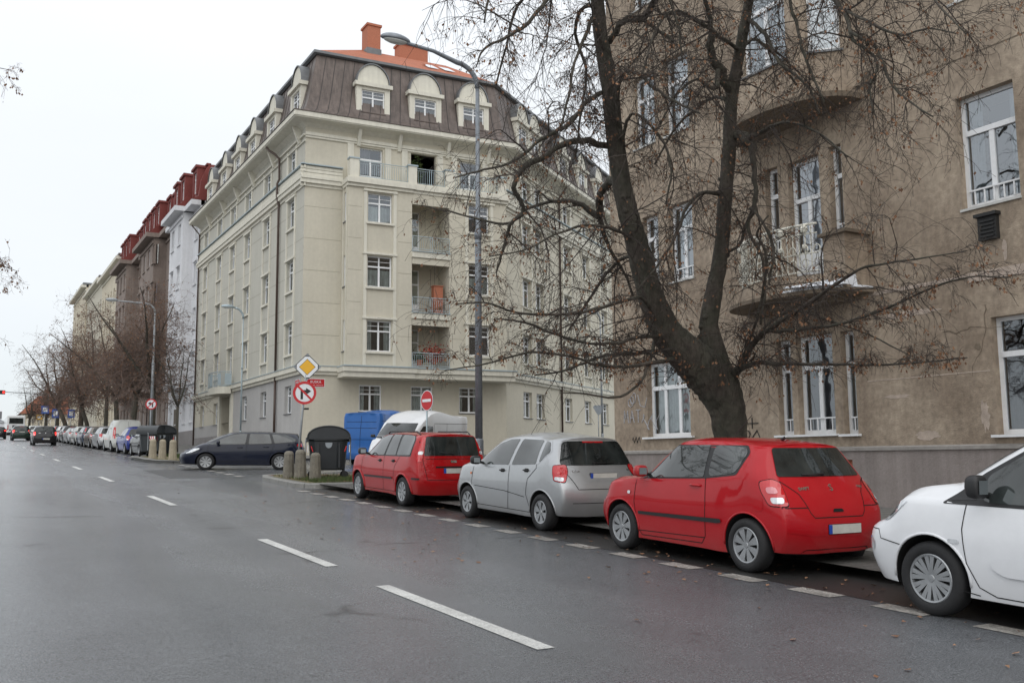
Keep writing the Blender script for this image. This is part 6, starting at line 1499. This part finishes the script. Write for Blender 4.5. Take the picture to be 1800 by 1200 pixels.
lamp(13.45, 54.2, 7.6, .7, 'slim pale lamp post on the pavement beside the cream facade', 'pipe_zinc', r0=.05, rise=.0)
q = FW.P(4.6, 0, 4.3); lamp(q.x, q.y, 8.2, .3, 'slim grey lamp post in the side street in front of the cream wing', 'galv', r0=.07, rise=-.2)
print('LAMP4', q)

def post(e, h, r=.03, m='galv', lean=(0, 0)):
    b = MB(); b.tube([(0,0,-.05), (lean[0], lean[1], h)], r, 10); b.lathe([(0,0), (r+.004,0), (r+.004,.03), (0,.035)], 10, (lean[0], lean[1], h)); return b.build('post', m, e, smooth=True)
def facing(rz):    # frame whose outward normal points along heading rz (degrees) in the object's own space
    n = V((math.cos(R(rz)), math.sin(R(rz)), 0)); u = V((-n.y, n.x, 0)); return u, n
def disc_sign(e, c, rz, r, kind, lean=0.):
    u, n = facing(rz); c = V(c); t = .004
    def P(a, z, d): return c + u*a + Z*z + n*d
    def ring(r0, r1, d, m, nm):
        b = MB(); N_ = 40
        for k in range(N_):
            a0, a1 = 2*PI*k/N_, 2*PI*(k+1)/N_
            if r0 > 0: b.quad(P(r0*math.cos(a0), r0*math.sin(a0), d), P(r1*math.cos(a0), r1*math.sin(a0), d), P(r1*math.cos(a1), r1*math.sin(a1), d), P(r0*math.cos(a1), r0*math.sin(a1), d))
            else: b.poly([P(0,0,d), P(r1*math.cos(a0), r1*math.sin(a0), d), P(r1*math.cos(a1), r1*math.sin(a1), d)])
        return b, nm, m
    b = MB(); N_ = 40; f = [(r*math.cos(2*PI*k/N_), r*math.sin(2*PI*k/N_)) for k in range(N_)]
    b.poly([P(x, z, -.012) for x, z in f]); 
    for (x, z), (x2, z2) in zip(f, f[1:]+f[:1]): b.quad(P(x,z,-.012), P(x2,z2,-.012), P(x2,z2,.002), P(x,z,.002))
    pl_ = b.build('sign_disc', 'sign_back', e, fix=False)
    def face(nm, polys, m, d):
        b = MB()
        for q in polys: b.poly([P(x, z, d) for x, z in q])
        return b.build(nm, m, pl_, fix=False)
    circ = lambda rr: [(rr*math.cos(2*PI*k/N_), rr*math.sin(2*PI*k/N_)) for k in range(N_)]
    if kind == 'noentry':
        face('border', [circ(r)], 'sign_white', .003); face('red_field', [circ(r*.93)], 'sign_red', .005); face('bar', [[(-.70*r,-.14*r),(.70*r,-.14*r),(.70*r,.14*r),(-.70*r,.14*r)]], 'sign_white', .014)
    else:
        face('white_field', [circ(r)], 'sign_white', .003)
        s = -1 if kind == 'noright' else 1
        # viewer sees +u to the LEFT of the sign (n towards viewer): arrow drawn in viewer x = -u
        def vx(pts): return [(x*r*(1 if kind == 'noright' else -1), z*r) for x, z in pts]
        face('arrow', [vx([(-.34,-.56),(-.13,-.56),(-.13,.03),(-.34,.25)]), vx([(-.13,.03),(.12,.03),(.12,.25),(-.34,.25)]), vx([(.12,-.15),(.56,.14),(.12,.43)])], 'sign_black', .006)
        b2, _, _ = ring(r*.78, r, .009, 'sign_red', 'border'); b2.build('border', 'sign_red', pl_, fix=False)
        a = r*.80; w = .085*r; k = math.sqrt(.5)
        face('red_bar', [[(x*(-s)*-1 if False else x, z) for x, z in ([(-(-a*k-w*k)*1, a*k-w*k), (-(-a*k+w*k), a*k+w*k), (-(a*k+w*k), -a*k+w*k), (-(a*k-w*k), -a*k-w*k)] if kind == 'noleft' else [((-a*k-w*k), a*k-w*k), ((-a*k+w*k), a*k+w*k), ((a*k+w*k), -a*k+w*k), ((a*k-w*k), -a*k-w*k)])]], 'sign_red', .0085)
    return pl_
def diamond(e, c, rz, s, yaw=0):
    u, n = facing(rz); c = V(c); P = lambda a, z, d: c+u*a+Z*z+n*d
    b = MB(); q = [(0,-s),(s,0),(0,s),(-s,0)]; b.poly([P(x,z,-.01) for x, z in q])
    for a, c2 in zip(q, q[1:]+q[:1]): b.quad(P(*a,-.01), P(*c2,-.01), P(*c2,.002), P(*a,.002))
    o = b.build('sign_diamond', 'sign_back', e, fix=False)
    for nm, f, m, d in (('edge', 1., 'sign_black', .003), ('white_field', .93, 'sign_white', .0045), ('yellow_edge', .60, 'sign_black', .006), ('yellow_field', .56, 'sign_yellow', .0075)):
        b = MB(); b.poly([P(x*f, z*f, d) for x, z in chaikin(q, 1)] if f > .7 else [P(x*f, z*f, d) for x, z in q]); b.build(nm, m, o, fix=False)
    return o
e = empty('priority_sign_post', gp(8.65, 28.1, .12), 'road sign post with yellow diamond above a no right turn disc among the bollards', 'road sign', world=False)
post(e, 3.65, .034, lean=(.28, .0)); diamond(e, (.26, -.04, 3.28), -112, .41); disc_sign(e, (.19, -.045, 2.50), -108, .345, 'noright')
b = MB(); b.box(.2,.33,-.05,.05,2.0,2.05); b.build('clamp', 'black_iron', e)
e = empty('no_entry_sign', gp(13.75, 30.0, .12), 'round red no entry sign on a thin post behind the tall red hatchback', 'road sign', world=False)
post(e, 2.75, .03, 'pipe_zinc'); disc_sign(e, (-.02, -.04, 2.42), -125-43, .35, 'noentry')
e = empty('no_left_turn_sign', gp(9.6, 60.0, .12), 'round no left turn sign on the post up the street before the far lamp', 'road sign', world=False)
post(e, 3.1, .03); disc_sign(e, (0, -.04, 2.75), -100, .32, 'noleft')
e = empty('give_way_sign', (FW.P(4.5, 0, 4.1).x, FW.P(4.5, 0, 4.1).y, gz(50)+.1), 'grey back of a give way sign in the side street above the silver hatchback', 'road sign', world=False)
post(e, 2.9, .03); u, n = facing(-120); b = MB(); b.poly([V((0,-.04,2.65))+u*a+Z*z for a, z in chaikin([(-.42,.28),(.42,.28),(0,-.42)], 1)]); b.poly([V((0,-.055,2.65))+u*a+Z*z for a, z in chaikin([(-.42,.28),(.42,.28),(0,-.42)], 1)]); b.build('sign_triangle', 'sign_back', e, fix=False)
def boardsign(x, y, h, w, hh, m, lab, rz=-95):
    e = empty('road_sign', gp(x, y, .12), lab, 'road sign', world=False); post(e, h+hh/2, .035); u, n = facing(rz); b = MB()
    q = [(-w/2,-hh/2),(w/2,-hh/2),(w/2,hh/2),(-w/2,hh/2)]; b.hexa([V((0,-.05,h))+u*a+Z*z+n*d for d in (-.01, .01) for a, z in q]); b.build('board', m, e)
    b = MB(); b.hexa([V((0,-.05,h))+u*a*.6+Z*z*.55+n*d for d in (.012, .016) for a, z in q]); b.build('symbol', 'sign_white', e)
boardsign(10.0, 113, 2.7, .7, .9, 'sign_blue', 'larger blue sign beside a far trunk up the street'); boardsign(9.9, 150, 3.6, 1.0, 1.1, 'sign_blue', 'left one of the small blue signs far up the street', -92); boardsign(9.9, 132, 2.9, .8, 1.1, 'sign_blue', 'small dark blue sign between the far trunks')
boardsign(9.8, 160, 2.6, .8, .7, 'sign_yellow', 'small yellow sign far up the street next to the bus')
# traffic signal on an overhead arm far up the street
e = empty('traffic_light', gp(13, 190, .1), 'far traffic light hanging from an arm over the end of the street', 'traffic light', world=False)
post(e, 7.0, .1); b = MB(); b.tube([(0,0,6.9), (-7.5,0,7.2)], .07, 8); b.build('arm', 'galv', e)
b = MB(); b.box(-8.3,-6.9,-.15,.15,6.75,7.45); hd = b.build('signal_head', 'sign_black', e); b = MB(); b.lathe([(0,0),(.22,0),(.22,-.04),(0,-.05)], 16, (-7.15,-.16,7.1), axis='y'); b.build('red_lens', 'lamp_lit', hd)

# stone bollards
def bollard_mb(h=.92, r=.20):
    b = MB(); prof = [(r*1.0, -.05), (r*.98, .0), (r*.78, h*.82), (r*.80, h*.86), (r*.74, h*.92), (r*.5, h*.985), (0, h)]
    b.lathe(prof, 10); return b
BP = bollard_mb().build('bollard', 'granite', None, smooth=False)
bp_ = [(8.31, 27.75, 0, 'near weathered stone bollard, leftmost on the corner island', .92), (8.50, 27.25, 5, 'stone bollard standing right against the leaning sign post', .98), (8.68, 26.45, 20, 'stone bollard in front of the black waste container', .9), (10.9, 27.4, 9, 'stone bollard half hidden by the tall red hatchback, right of the black container', 1.0)]
for i, (x, y, a, lab, s) in enumerate(bp_):
    o = BP if i == 0 else BP.copy()
    if i: COL.objects.link(o)
    o.location = gp(x, y, .12); o.rotation_euler.z = a; o.scale = (s, s, s*.93); tag(o, lab, 'bollard', 'stone bollards on the near corner')
BQ = bollard_mb(.98, .22).build('bollard', 'granite_light', None)
for i, (x, y, lab) in enumerate([(7.62, 46.7, 'pale sandy bollard, left of the three across the side street'), (7.82, 45.4, 'pale sandy bollard in the middle of the three across the side street'), (8.03, 44.1, 'pale sandy bollard, right of the three across the side street')]):
    o = BQ if i == 0 else BQ.copy()
    if i: COL.objects.link(o)
    o.location = gp(x, y, .12); o.rotation_euler.z = i*2.; o.scale = (.85, .85, .9); tag(o, lab, 'bollard', 'pale bollards on the far corner')
b = MB(); b.lathe([(.07,-.02), (.07,.95), (.05,1.0), (0,1.01)], 12); o = b.build('bollard', 'black_iron', None, smooth=True); o.location = gp(11.6, 28.0, .12); tag(o, 'thin black metal bollard beside the blue van', 'bollard')

# big waste containers
def container(lab, rz, x, y, group=None):
    e = empty('waste_container', gp(x, y, .12), lab, 'waste container', group, R(rz), world=False)
    b = MB(); w, d = .55, .44
    rings = []
    for z, fw, fd in ((.22, .86, .80), (.26, .90, .86), (.95, 1.0, 1.0), (1.05, 1.03, 1.02), (1.09, 1.08, 1.08), (1.15, 1.08, 1.08)):
        q = chaikin([(-w*fw,-d*fd),(w*fw,-d*fd),(w*fw,d*fd),(-w*fw,d*fd)], 2); rings.append([V((p.x, p.y, z)) for p in q])
    for r0, r1 in zip(rings, rings[1:]):
        for k in range(len(r0)): j = (k+1) % len(r0); b.quad(r0[k], r0[j], r1[j], r1[k])
    b.poly(rings[0])
    for s in (-1, 1): b.box(s*.30-.02, s*.30+.02, -d*1.0-.03, -d*.9, .3, 1.0)
    body = b.build('bin_body', 'bin_plastic', e, smooth=False)
    b = MB(); n = 14
    for k in range(n):
        a0, a1 = PI*k/n, PI*(k+1)/n; X = w+.06; D_ = d+.05
        p0 = (-X*math.cos(a0), 1.16+.34*math.sin(a0)**.85); p1 = (-X*math.cos(a1), 1.16+.34*math.sin(a1)**.85)
        b.quad((p0[0],-D_,p0[1]), (p1[0],-D_,p1[1]), (p1[0],D_,p1[1]), (p0[0],D_,p0[1]))
        for s in (-1, 1): b.quad((p0[0],s*D_,1.12), (p1[0],s*D_,1.12), (p1[0],s*D_,p1[1]), (p0[0],s*D_,p0[1]))
        b.tube([(p0[0],-D_-.01,p0[1]), (p1[0],-D_-.01,p1[1])], .022, 5, cap=False)
    for s in (-1, 1): b.box(s*X-.03, s*X+.03, -D_, D_, 1.05, 1.17)
    b.build('lid', 'bin_plastic', e)
    b = MB(); b.poly([(math.cos(a*PI/12)*.1, -d*.985-.012, .98+math.sin(a*PI/12)*.12) for a in range(12, 25)] + [(.1,-d*.99-.012,1.02), (-.1,-d*.99-.012,1.02)]); b.build('emblem', 'sign_back', e, fix=False)
    for s in (-1, 1):
        b = MB(); b.box(s*.60-.012, s*.60+.012, -.42, -.16, .74, .96, 0)
        st = b.build('reflector', 'sign_white', e)
        b = MB()
        for k in range(3): b.poly([(s*.615, -.42+.09*k, .74), (s*.615, -.38+.09*k, .74), (s*.615, -.30+.09*k, .96), (s*.615, -.34+.09*k, .96)])
        b.poly([(s*.44, -.47, .76), (s*.47, -.47, .76), (s*.52, -.47, .92), (s*.49, -.47, .92)]); b.build('stripes', 'sign_red', st, fix=False)
        b = MB(); b.tube([(s*.65,-.1,.3), (s*.65,-.1,1.1), (s*.60,.0,1.15)], .018, 6); b.build('side_handle', 'galv', e)
        for t in (-1, 1):
            b = MB(); b.lathe([(0,-.03), (.09,-.03), (.10,-.015), (.10,.015), (.09,.03), (0,.03)], 14, (s*.48, t*.34, .10), axis='y'); b.tube([(s*.48,t*.34,.1), (s*.45,t*.33,.24)], .02, 5); b.build('castor', 'rubber', e)
    return e
container('large black plastic waste container standing alone between near bollards and tall red hatchback', -16, 9.42, 27.55)
container('left one of the two black waste containers behind the pale bollards', 60, 7.95, 49.3)
container('right one of the two black waste containers behind the pale bollards', 5, 8.5, 49.9)
# low stone steps by the far corner, small basement windows are in the facades
b = MB(); b.box(14.2, 15.4, 62.9, 70.0, gz(65), gz(65)+.5); b.box(13.8, 14.2, 62.9, 70.0, gz(65), gz(65)+.3); tag(b.build('doorstep', 'kerb'), 'low pale stone steps before the door of the cream block', 'steps')

# ================================================================= trees
def grow(b, p, d, L_, r, lvl, rng, droop, leaves=None, maxl=3, kids=(5, 4, 3), curl=.22, ratio=.5):
    n = 7 if lvl < 2 else 5 if lvl < 3 else 3
    pts = [p.copy()]; rad = [r]; st = L_/n; d = d.normalized()
    for k in range(n):
        d = (d + V((rng.gauss(0,1), rng.gauss(0,1), rng.gauss(0,1)))*curl + V((0,0,-droop*(k+1)/n))).normalized()
        p = p + d*st; pts.append(p.copy()); rad.append(max(.0022, r*(1-.8*(k+1)/n)))
        if lvl < maxl:
            nk = kids[min(lvl, len(kids)-1)]/n
            m = int(nk) + (rng.random() < nk-int(nk))
            for _ in range(m):
                s = V((rng.gauss(0,1), rng.gauss(0,1), rng.gauss(0,.8))); s = (s - d*s.dot(d)).normalized(); nd = (d*rng.uniform(.5, 1.1) + s).normalized()
                grow(b, p - d*st*rng.random(), nd, L_*ratio*rng.uniform(.6, 1.3), max(.003, r*.5), lvl+1, rng, droop*1.1, leaves, maxl, kids, curl, ratio)
    b.tube(pts, rad, 5 if r > .02 else 4 if r > .009 else 3, cap=False)
    if leaves is not None and lvl >= 2:
        for q in pts[1:]:
            if rng.random() < leaves[1]: leaves[0].append(q)
def leaf_mesh(name, pts, rng, size, mats, par, hang=.02):
    b = MB()
    for q in pts:
        for _ in range(rng.choice((1, 1, 2, 3))):
            c = q + V((rng.gauss(0,.03), rng.gauss(0,.03), -rng.random()*hang*2)); a = rng.random()*6.28; s = size*rng.uniform(.5, 1.2)
            u = V((math.cos(a), math.sin(a), 0))*s*.4; v = V((rng.gauss(0,.3), rng.gauss(0,.3), -1)).normalized()*s
            b.poly([c, c+u+v*.5, c+v, c-u+v*.45], rng.randrange(len(mats)))
    return b.build(name, mats, par, fix=False)
rng = random.Random(11)
T0 = TREE_LIMBS[0][1][0]; base = V((T0[0], T0[1], gz(T0[1])+.12))
tree = empty('linden_tree', base, 'big leaning linden with two thick stems and drooping bare twigs before the brown tenement', 'tree')
def smooth_limb(L_, jit, rng, sub=4):
    P = [V(q[:3]) for q in L_]; rs = [q[3] for q in L_]
    C = herm(P, [1]*len(P), sub); out = []
    for i, c in enumerate(C):
        k = min(len(rs)-1, i//sub); f = (i % sub)/sub; r = rs[k]*(1-f) + rs[min(k+1, len(rs)-1)]*f
        out.append((c + V((rng.gauss(0,1), rng.gauss(0,1), rng.gauss(0,1)))*jit*r, r*(rng.uniform(.93, 1.08) if jit else 1.)))
    return out
tb = MB(); cb_ = MB(); leaves = ([], .055)
for i, (lvl, L_) in enumerate(TREE_LIMBS):
    S_ = smooth_limb(L_, .025 if lvl == 0 else .28, rng)
    if i == 0: S_[0] = (V((S_[0][0].x, S_[0][0].y, base.z-.1)), S_[0][1]*1.25)
    if lvl == 0:
        S2 = smooth_limb(L_, 0, rng, 16)
        if i == 0: S2[0] = (V((S2[0][0].x, S2[0][0].y, base.z-.1)), S2[0][1]*1.3)
        S2 = [(p, r + (.05*math.exp(-(p.z-base.z)/.25) if i == 0 else 0)) for p, r in S2]
        k0 = len(tb.v); nn = 36; tb.tube([s[0] for s in S2], [s[1] for s in S2], nn, cap=True)
        for a_ in range(len(S2)):
            c_, r_ = S2[a_]
            for j_ in range(nn):
                v_ = tb.v[k0+a_*nn+j_]; d_ = (v_-c_)
                f_ = abs(mnoise.noise(V((v_.x*13, v_.y*13, v_.z*2.6)))) * .16 + mnoise.noise(V((v_.x*4, v_.y*4, v_.z*2.2)))*.10
                tb.v[k0+a_*nn+j_] = c_ + d_*(.97+f_)
    else: tb.tube([s[0] for s in S_], [s[1] for s in S_], 8, cap=True)
    # twigs
    acc = 0.
    for (a, ra), (c, rc) in zip(S_, S_[1:]):
        acc += (c-a).length; gap = .195 if lvl else .36
        if lvl == 0 and a.z < 2.9: continue
        while acc > gap:
            acc -= gap
            t = (c-a).normalized(); s = V((rng.gauss(0,1), rng.gauss(0,1), rng.gauss(0,.9))); s = (s - t*s.dot(t)).normalized()
            big = rng.random() < .30
            Lg = rng.uniform(.8, 1.9) if big else rng.uniform(.3, .9)
            right = c.x > 11.7 and c.z < 6.5
            if right and rng.random() < .6: continue
            if c.x > 11.5 and not right and rng.random() < .3: continue
            if c.y < 11.5 and c.x > 12.5: Lg *= .62                      # thin out towards the right, where the branches are sparse
            d = (t*rng.uniform(.1, .9) + s).normalized()
            p0 = a.lerp(c, rng.random())
            if p0.z < 3.9: d.z = abs(d.z)*.4+.05; Lg *= .6
            if p0.z < 2.7 and lvl: continue
            if p0.x + d.x*Lg > 15.6: d.x = -abs(d.x)*.3
            grow(cb_, p0, d, Lg, min(ra*.55, .016 if big else .009), 1, rng, .26 if lvl else .18, leaves, 3, (0, 8, 4), .13, .5)
# knots and burrs
for i in range(46):
    s = rng.choice(smooth_limb(TREE_LIMBS[rng.choice((0, 0, 1))][1][:12], 0, rng)); a = rng.random()*6.28
    if s[0].z < 1.2: continue
    c = s[0] + V((math.cos(a), math.sin(a), 0))*s[1]*.9; b2 = rng.uniform(.03, .07)
    tb.lathe([(0,-b2), (b2*.8,-b2*.5), (b2,0), (b2*.8,b2*.5), (0,b2)], 8, c)
tr_ = tb.build('trunk', 'bark', tree, smooth=True)
cr_ = cb_.build('crown', 'bark_twig', tree, fix=False)
lv_ = leaf_mesh('dead_leaves', leaves[0], rng, .048, ['dead_leaf', 'dead_leaf_dark'], tree)
print('tree quads', len(cb_.f), len(leaves[0]))

def far_tree(x, y, h, sp, lab, seed, fork=.35, lean=0., trunk=.22, kids=(0, 7, 6), dens=1., mt='twig_red', lf=.3, extra=()):
    rng = random.Random(seed); e = empty('street_tree', gp(x, y, .1), lab, 'tree', 'bare street trees up the street')
    tb, cb = MB(), MB(); lv = ([], lf*.6); o = gp(x, y, .1)
    hf = h*fork; top = o + V((lean, 0, hf))
    tb.tube([o-Z*.1, o+Z*.5+V((lean*.15,0,0)), o+Z*hf*.5+V((lean*.4,0,0)), top], [trunk*1.3, trunk, trunk*.85, trunk*.75], 9)
    mains = 4
    for k in range(mains):
        a = 2*PI*k/mains + rng.uniform(-.5, .5); out = rng.uniform(.35, .8) if k else .12
        d = V((math.cos(a)*out, math.sin(a)*out, 1)).normalized(); p = top.copy(); pts = [p.copy()]; L_ = (h-hf)*rng.uniform(.75, 1.05)/max(.6, d.z); rad = [trunk*.55]
        n = 7
        for j in range(n):
            d = (d + V((rng.gauss(0,1), rng.gauss(0,1), .25))*.16).normalized(); p = p + d*L_/n; pts.append(p.copy()); rad.append(trunk*.55*(1-.85*(j+1)/n))
            for _ in range(int((3.8 if j else 2)*dens)):
                s = V((rng.gauss(0,1), rng.gauss(0,1), rng.gauss(0,.5))).normalized(); nd = (s + V((0,0,.12))).normalized()
                grow(cb, p-d*rng.random()*L_/n, nd, sp*rng.uniform(.35, .8)*(1-.25*j/n), max(.012, rad[-1]*.4), 1, rng, .10, lv, 3, kids, .22, .48)
        tb.tube(pts, rad, 7)
    for pts in extra: tb.tube(pts, [.10-.07*i/len(pts) for i in range(len(pts))], 6)
    tb.build('trunk', 'bark', e, smooth=True); cb.build('crown', mt, e, fix=False)
    leaf_mesh('dead_leaves', lv[0], rng, .085, ['dead_leaf', 'dead_leaf_dark', 'twig_red'], e)
    return len(cb.f)
N_ = 0
for a in [(10.6, 57.2, 6.2, 2.6, 'young slender bare tree in front of the white tenement', 1, .42, 0, .10, (0, 5, 3), .7, 'bark_twig', .12),
          (10.5, 65.0, 10.4, 4.6, 'large bare street tree beside the far lamp, nearest of the tall ones', 2, .36, 0, .24, (0, 7, 5), 1.25, 'twig_red', .24),
          (10.3, 72.0, 10.2, 4.2, 'bare reddish tree right behind the small white van', 3, .36, .2, .25, (0, 7, 5), 1.1, 'twig_red', .35),
          (10.4, 80.0, 10.6, 4.2, 'bare reddish tree, third of the tall ones up the street', 8, .34, -.2, .22, (0, 7, 5), 1.1, 'twig_red', .35),
          (10.5, 88.0, 11, 4.2, 'bare reddish tree with a straight trunk, fourth up the street', 4, .34, 0, .2, (0, 7, 5), 1.1, 'twig_red', .35),
          (10.4, 98.0, 11, 4.4, 'bare reddish tree with a curved trunk, fifth up the street', 5, .3, -.9, .22, (0, 7, 5), 1.1, 'twig_red', .35),
          (10.5, 108.0, 11.4, 4.4, 'bare reddish tree, sixth up the street', 6, .3, 0, .3, (0, 7, 5), 1., 'twig_red', .35),
          (10.4, 119.0, 11.4, 4.6, 'bare reddish tree with a forked leaning trunk, seventh up the street', 7, .3, -1.2, .28, (0, 7, 5), 1., 'twig_red', .3),
          (10.3, 134.0, 11, 4.6, 'bare tree near the end of the row, eighth up the street', 9, .3, 0, .26, (0, 6, 4), 1., 'twig_red', .25),
          (10.2, 152.0, 8.0, 4.2, 'thin dark bare tree by the blue signs, ninth up the street', 10, .3, 0, .24, (0, 6, 4), 1., 'bark_twig', .1),
          (9.4, 176.0, 7.6, 4.4, 'small dark bare tree in front of the orange roofed house', 12, .3, 0, .24, (0, 6, 4), 1., 'bark_twig', .05)]:
    N_ += far_tree(*a)
print('far tree quads', N_)
# street tree on the left pavement: only its branch tips reach into the view
rng = random.Random(5)
e = empty('street_tree', gp(-2.4, 20, .12), 'tree on the left pavement, only its branch tips showing at the left edge', 'tree')
tb, cb = MB(), MB(); lv = ([], .12); o = gp(-2.4, 20, .12)
tb.tube([o-Z*.1, o+Z*2, o+Z*4.5, o+Z*7, o+Z*9.5], [.28, .22, .19, .13, .05], 10)
for tip, frm in (((.80, 22.1, 5.55), 4.2), ((.45, 22.3, 5.9), 4.4), ((.40, 22.4, 4.5), 3.6), ((.42, 21.8, 9.72), 7.2)):
    tip = V(tip); a = o+Z*frm; m = a.lerp(tip, .5)+Z*.5; S_ = herm([a, m, tip], [1,1,1], 6); tb.tube(S_, [.07-.065*i/12 for i in range(13)], 6)
    for i in range(5, 13):
        for _ in range(3):
            d = V((rng.gauss(0,1), rng.gauss(0,1), rng.gauss(-.2,.8))).normalized(); d.x = d.x*.35 if S_[i].x > -.2 else d.x; grow(cb, S_[i], d, rng.uniform(.3, .62), .006, 1, rng, .15, lv, 3, (0, 5, 3), .24, .5)
for k in range(26):
    z = rng.uniform(4, 9.4); a = rng.uniform(1.7, 4.6); grow(cb, o+Z*z, V((math.cos(a), math.sin(a), .5)), rng.uniform(1, 2.2), .03, 0, rng, .1, lv, 3, (5, 5, 3), .2, .55)
tb.build('trunk', 'bark', e, smooth=True); cb.build('crown', 'twig_red', e, fix=False); leaf_mesh('dead_leaves', lv[0], rng, .06, ['dead_leaf', 'dead_leaf_dark'], e)
# far-off wooded skyline is left out: the houses close the street
# ================================================================= camera, sky, light
cam = bpy.data.cameras.new('camera'); co = bpy.data.objects.new('camera', cam); COL.objects.link(co)
yaw, pit, rol = R(29.71442523), R(6.95201), R(-.50602)
Fv = V((math.sin(yaw)*math.cos(pit), math.cos(yaw)*math.cos(pit), math.sin(pit))); Rv = V((math.cos(yaw), -math.sin(yaw), 0)); Uv = Rv.cross(Fv)
R2 = Rv*math.cos(rol)+Uv*math.sin(rol); U2 = Uv*math.cos(rol)-Rv*math.sin(rol)
co.matrix_world = Matrix(((R2.x, U2.x, -Fv.x, 0), (R2.y, U2.y, -Fv.y, 0), (R2.z, U2.z, -Fv.z, 1.6), (0,0,0,1)))
cam.sensor_width = 36; cam.lens = 1688.118/1800*36; cam.clip_end = 4000; cam.clip_start = .05
SC.camera = co
w = bpy.data.worlds.new('World'); SC.world = w; w.use_nodes = True
nt = w.node_tree; N = nt.nodes; L = nt.links; bg = N['Background']
SUN_EL, SUN_AZ = 42., 208.       # azimuth clockwise from +Y
sky = N.new('ShaderNodeTexSky'); sky.sky_type = 'NISHITA'; sky.sun_disc = False; sky.sun_elevation = R(SUN_EL); sky.sun_rotation = R(SUN_AZ)
sk = N.new('ShaderNodeMix'); sk.data_type = 'RGBA'; sk.blend_type = 'MULTIPLY'; sk.inputs[0].default_value = 1; sk.inputs[7].default_value = (.10,.10,.10,1); L.new(sky.outputs[0], sk.inputs[6])
tc = N.new('ShaderNodeTexCoord'); sx = N.new('ShaderNodeSeparateXYZ'); L.new(tc.outputs['Generated'], sx.inputs[0])
cr = N.new('ShaderNodeValToRGB'); cr.color_ramp.interpolation = 'EASE'
cr.color_ramp.elements[0].position = 0.; cr.color_ramp.elements[0].color = (.66,.70,.73,1)
cr.color_ramp.elements[1].position = .9; cr.color_ramp.elements[1].color = (1.16,1.20,1.25,1)
k = cr.color_ramp.elements.new(.20); k.color = (.765,.79,.81,1)
L.new(sx.outputs[2], cr.inputs[0])
mp = N.new('ShaderNodeMapping'); mp.inputs['Scale'].default_value = (1, 1, 3); L.new(tc.outputs['Generated'], mp.inputs[0])
n = N.new('ShaderNodeTexNoise'); n.inputs['Scale'].default_value = 2.2; n.inputs['Detail'].default_value = 4; L.new(mp.outputs[0], n.inputs['Vector'])
rr_ = N.new('ShaderNodeMapRange'); rr_.inputs[3].default_value = .93; rr_.inputs[4].default_value = 1.07; L.new(n.outputs[0], rr_.inputs[0])
cl = N.new('ShaderNodeMix'); cl.data_type = 'RGBA'; cl.blend_type = 'MULTIPLY'; cl.inputs[0].default_value = 1; L.new(cr.outputs[0], cl.inputs[6]); L.new(rr_.outputs[0], cl.inputs[7])
mx = N.new('ShaderNodeMix'); mx.data_type = 'RGBA'; mx.inputs[0].default_value = .9; L.new(sk.outputs[2], mx.inputs[6]); L.new(cl.outputs[2], mx.inputs[7])
L.new(mx.outputs[2], bg.inputs[0]); bg.inputs[1].default_value = 1.0
sl = bpy.data.lights.new('sun', 'SUN'); sl.energy = .75; sl.angle = R(80); sl.color = (1, .95, .87); so = bpy.data.objects.new('sun', sl); COL.objects.link(so)
el, az = R(SUN_EL), R(SUN_AZ); sd = V((math.sin(az)*math.cos(el), math.cos(az)*math.cos(el), math.sin(el)))
so.rotation_euler = sd.to_track_quat('Z', 'Y').to_euler()
vs = SC.view_settings; vs.view_transform = 'Standard'; vs.look = 'None'; vs.exposure = .36; vs.gamma = 1
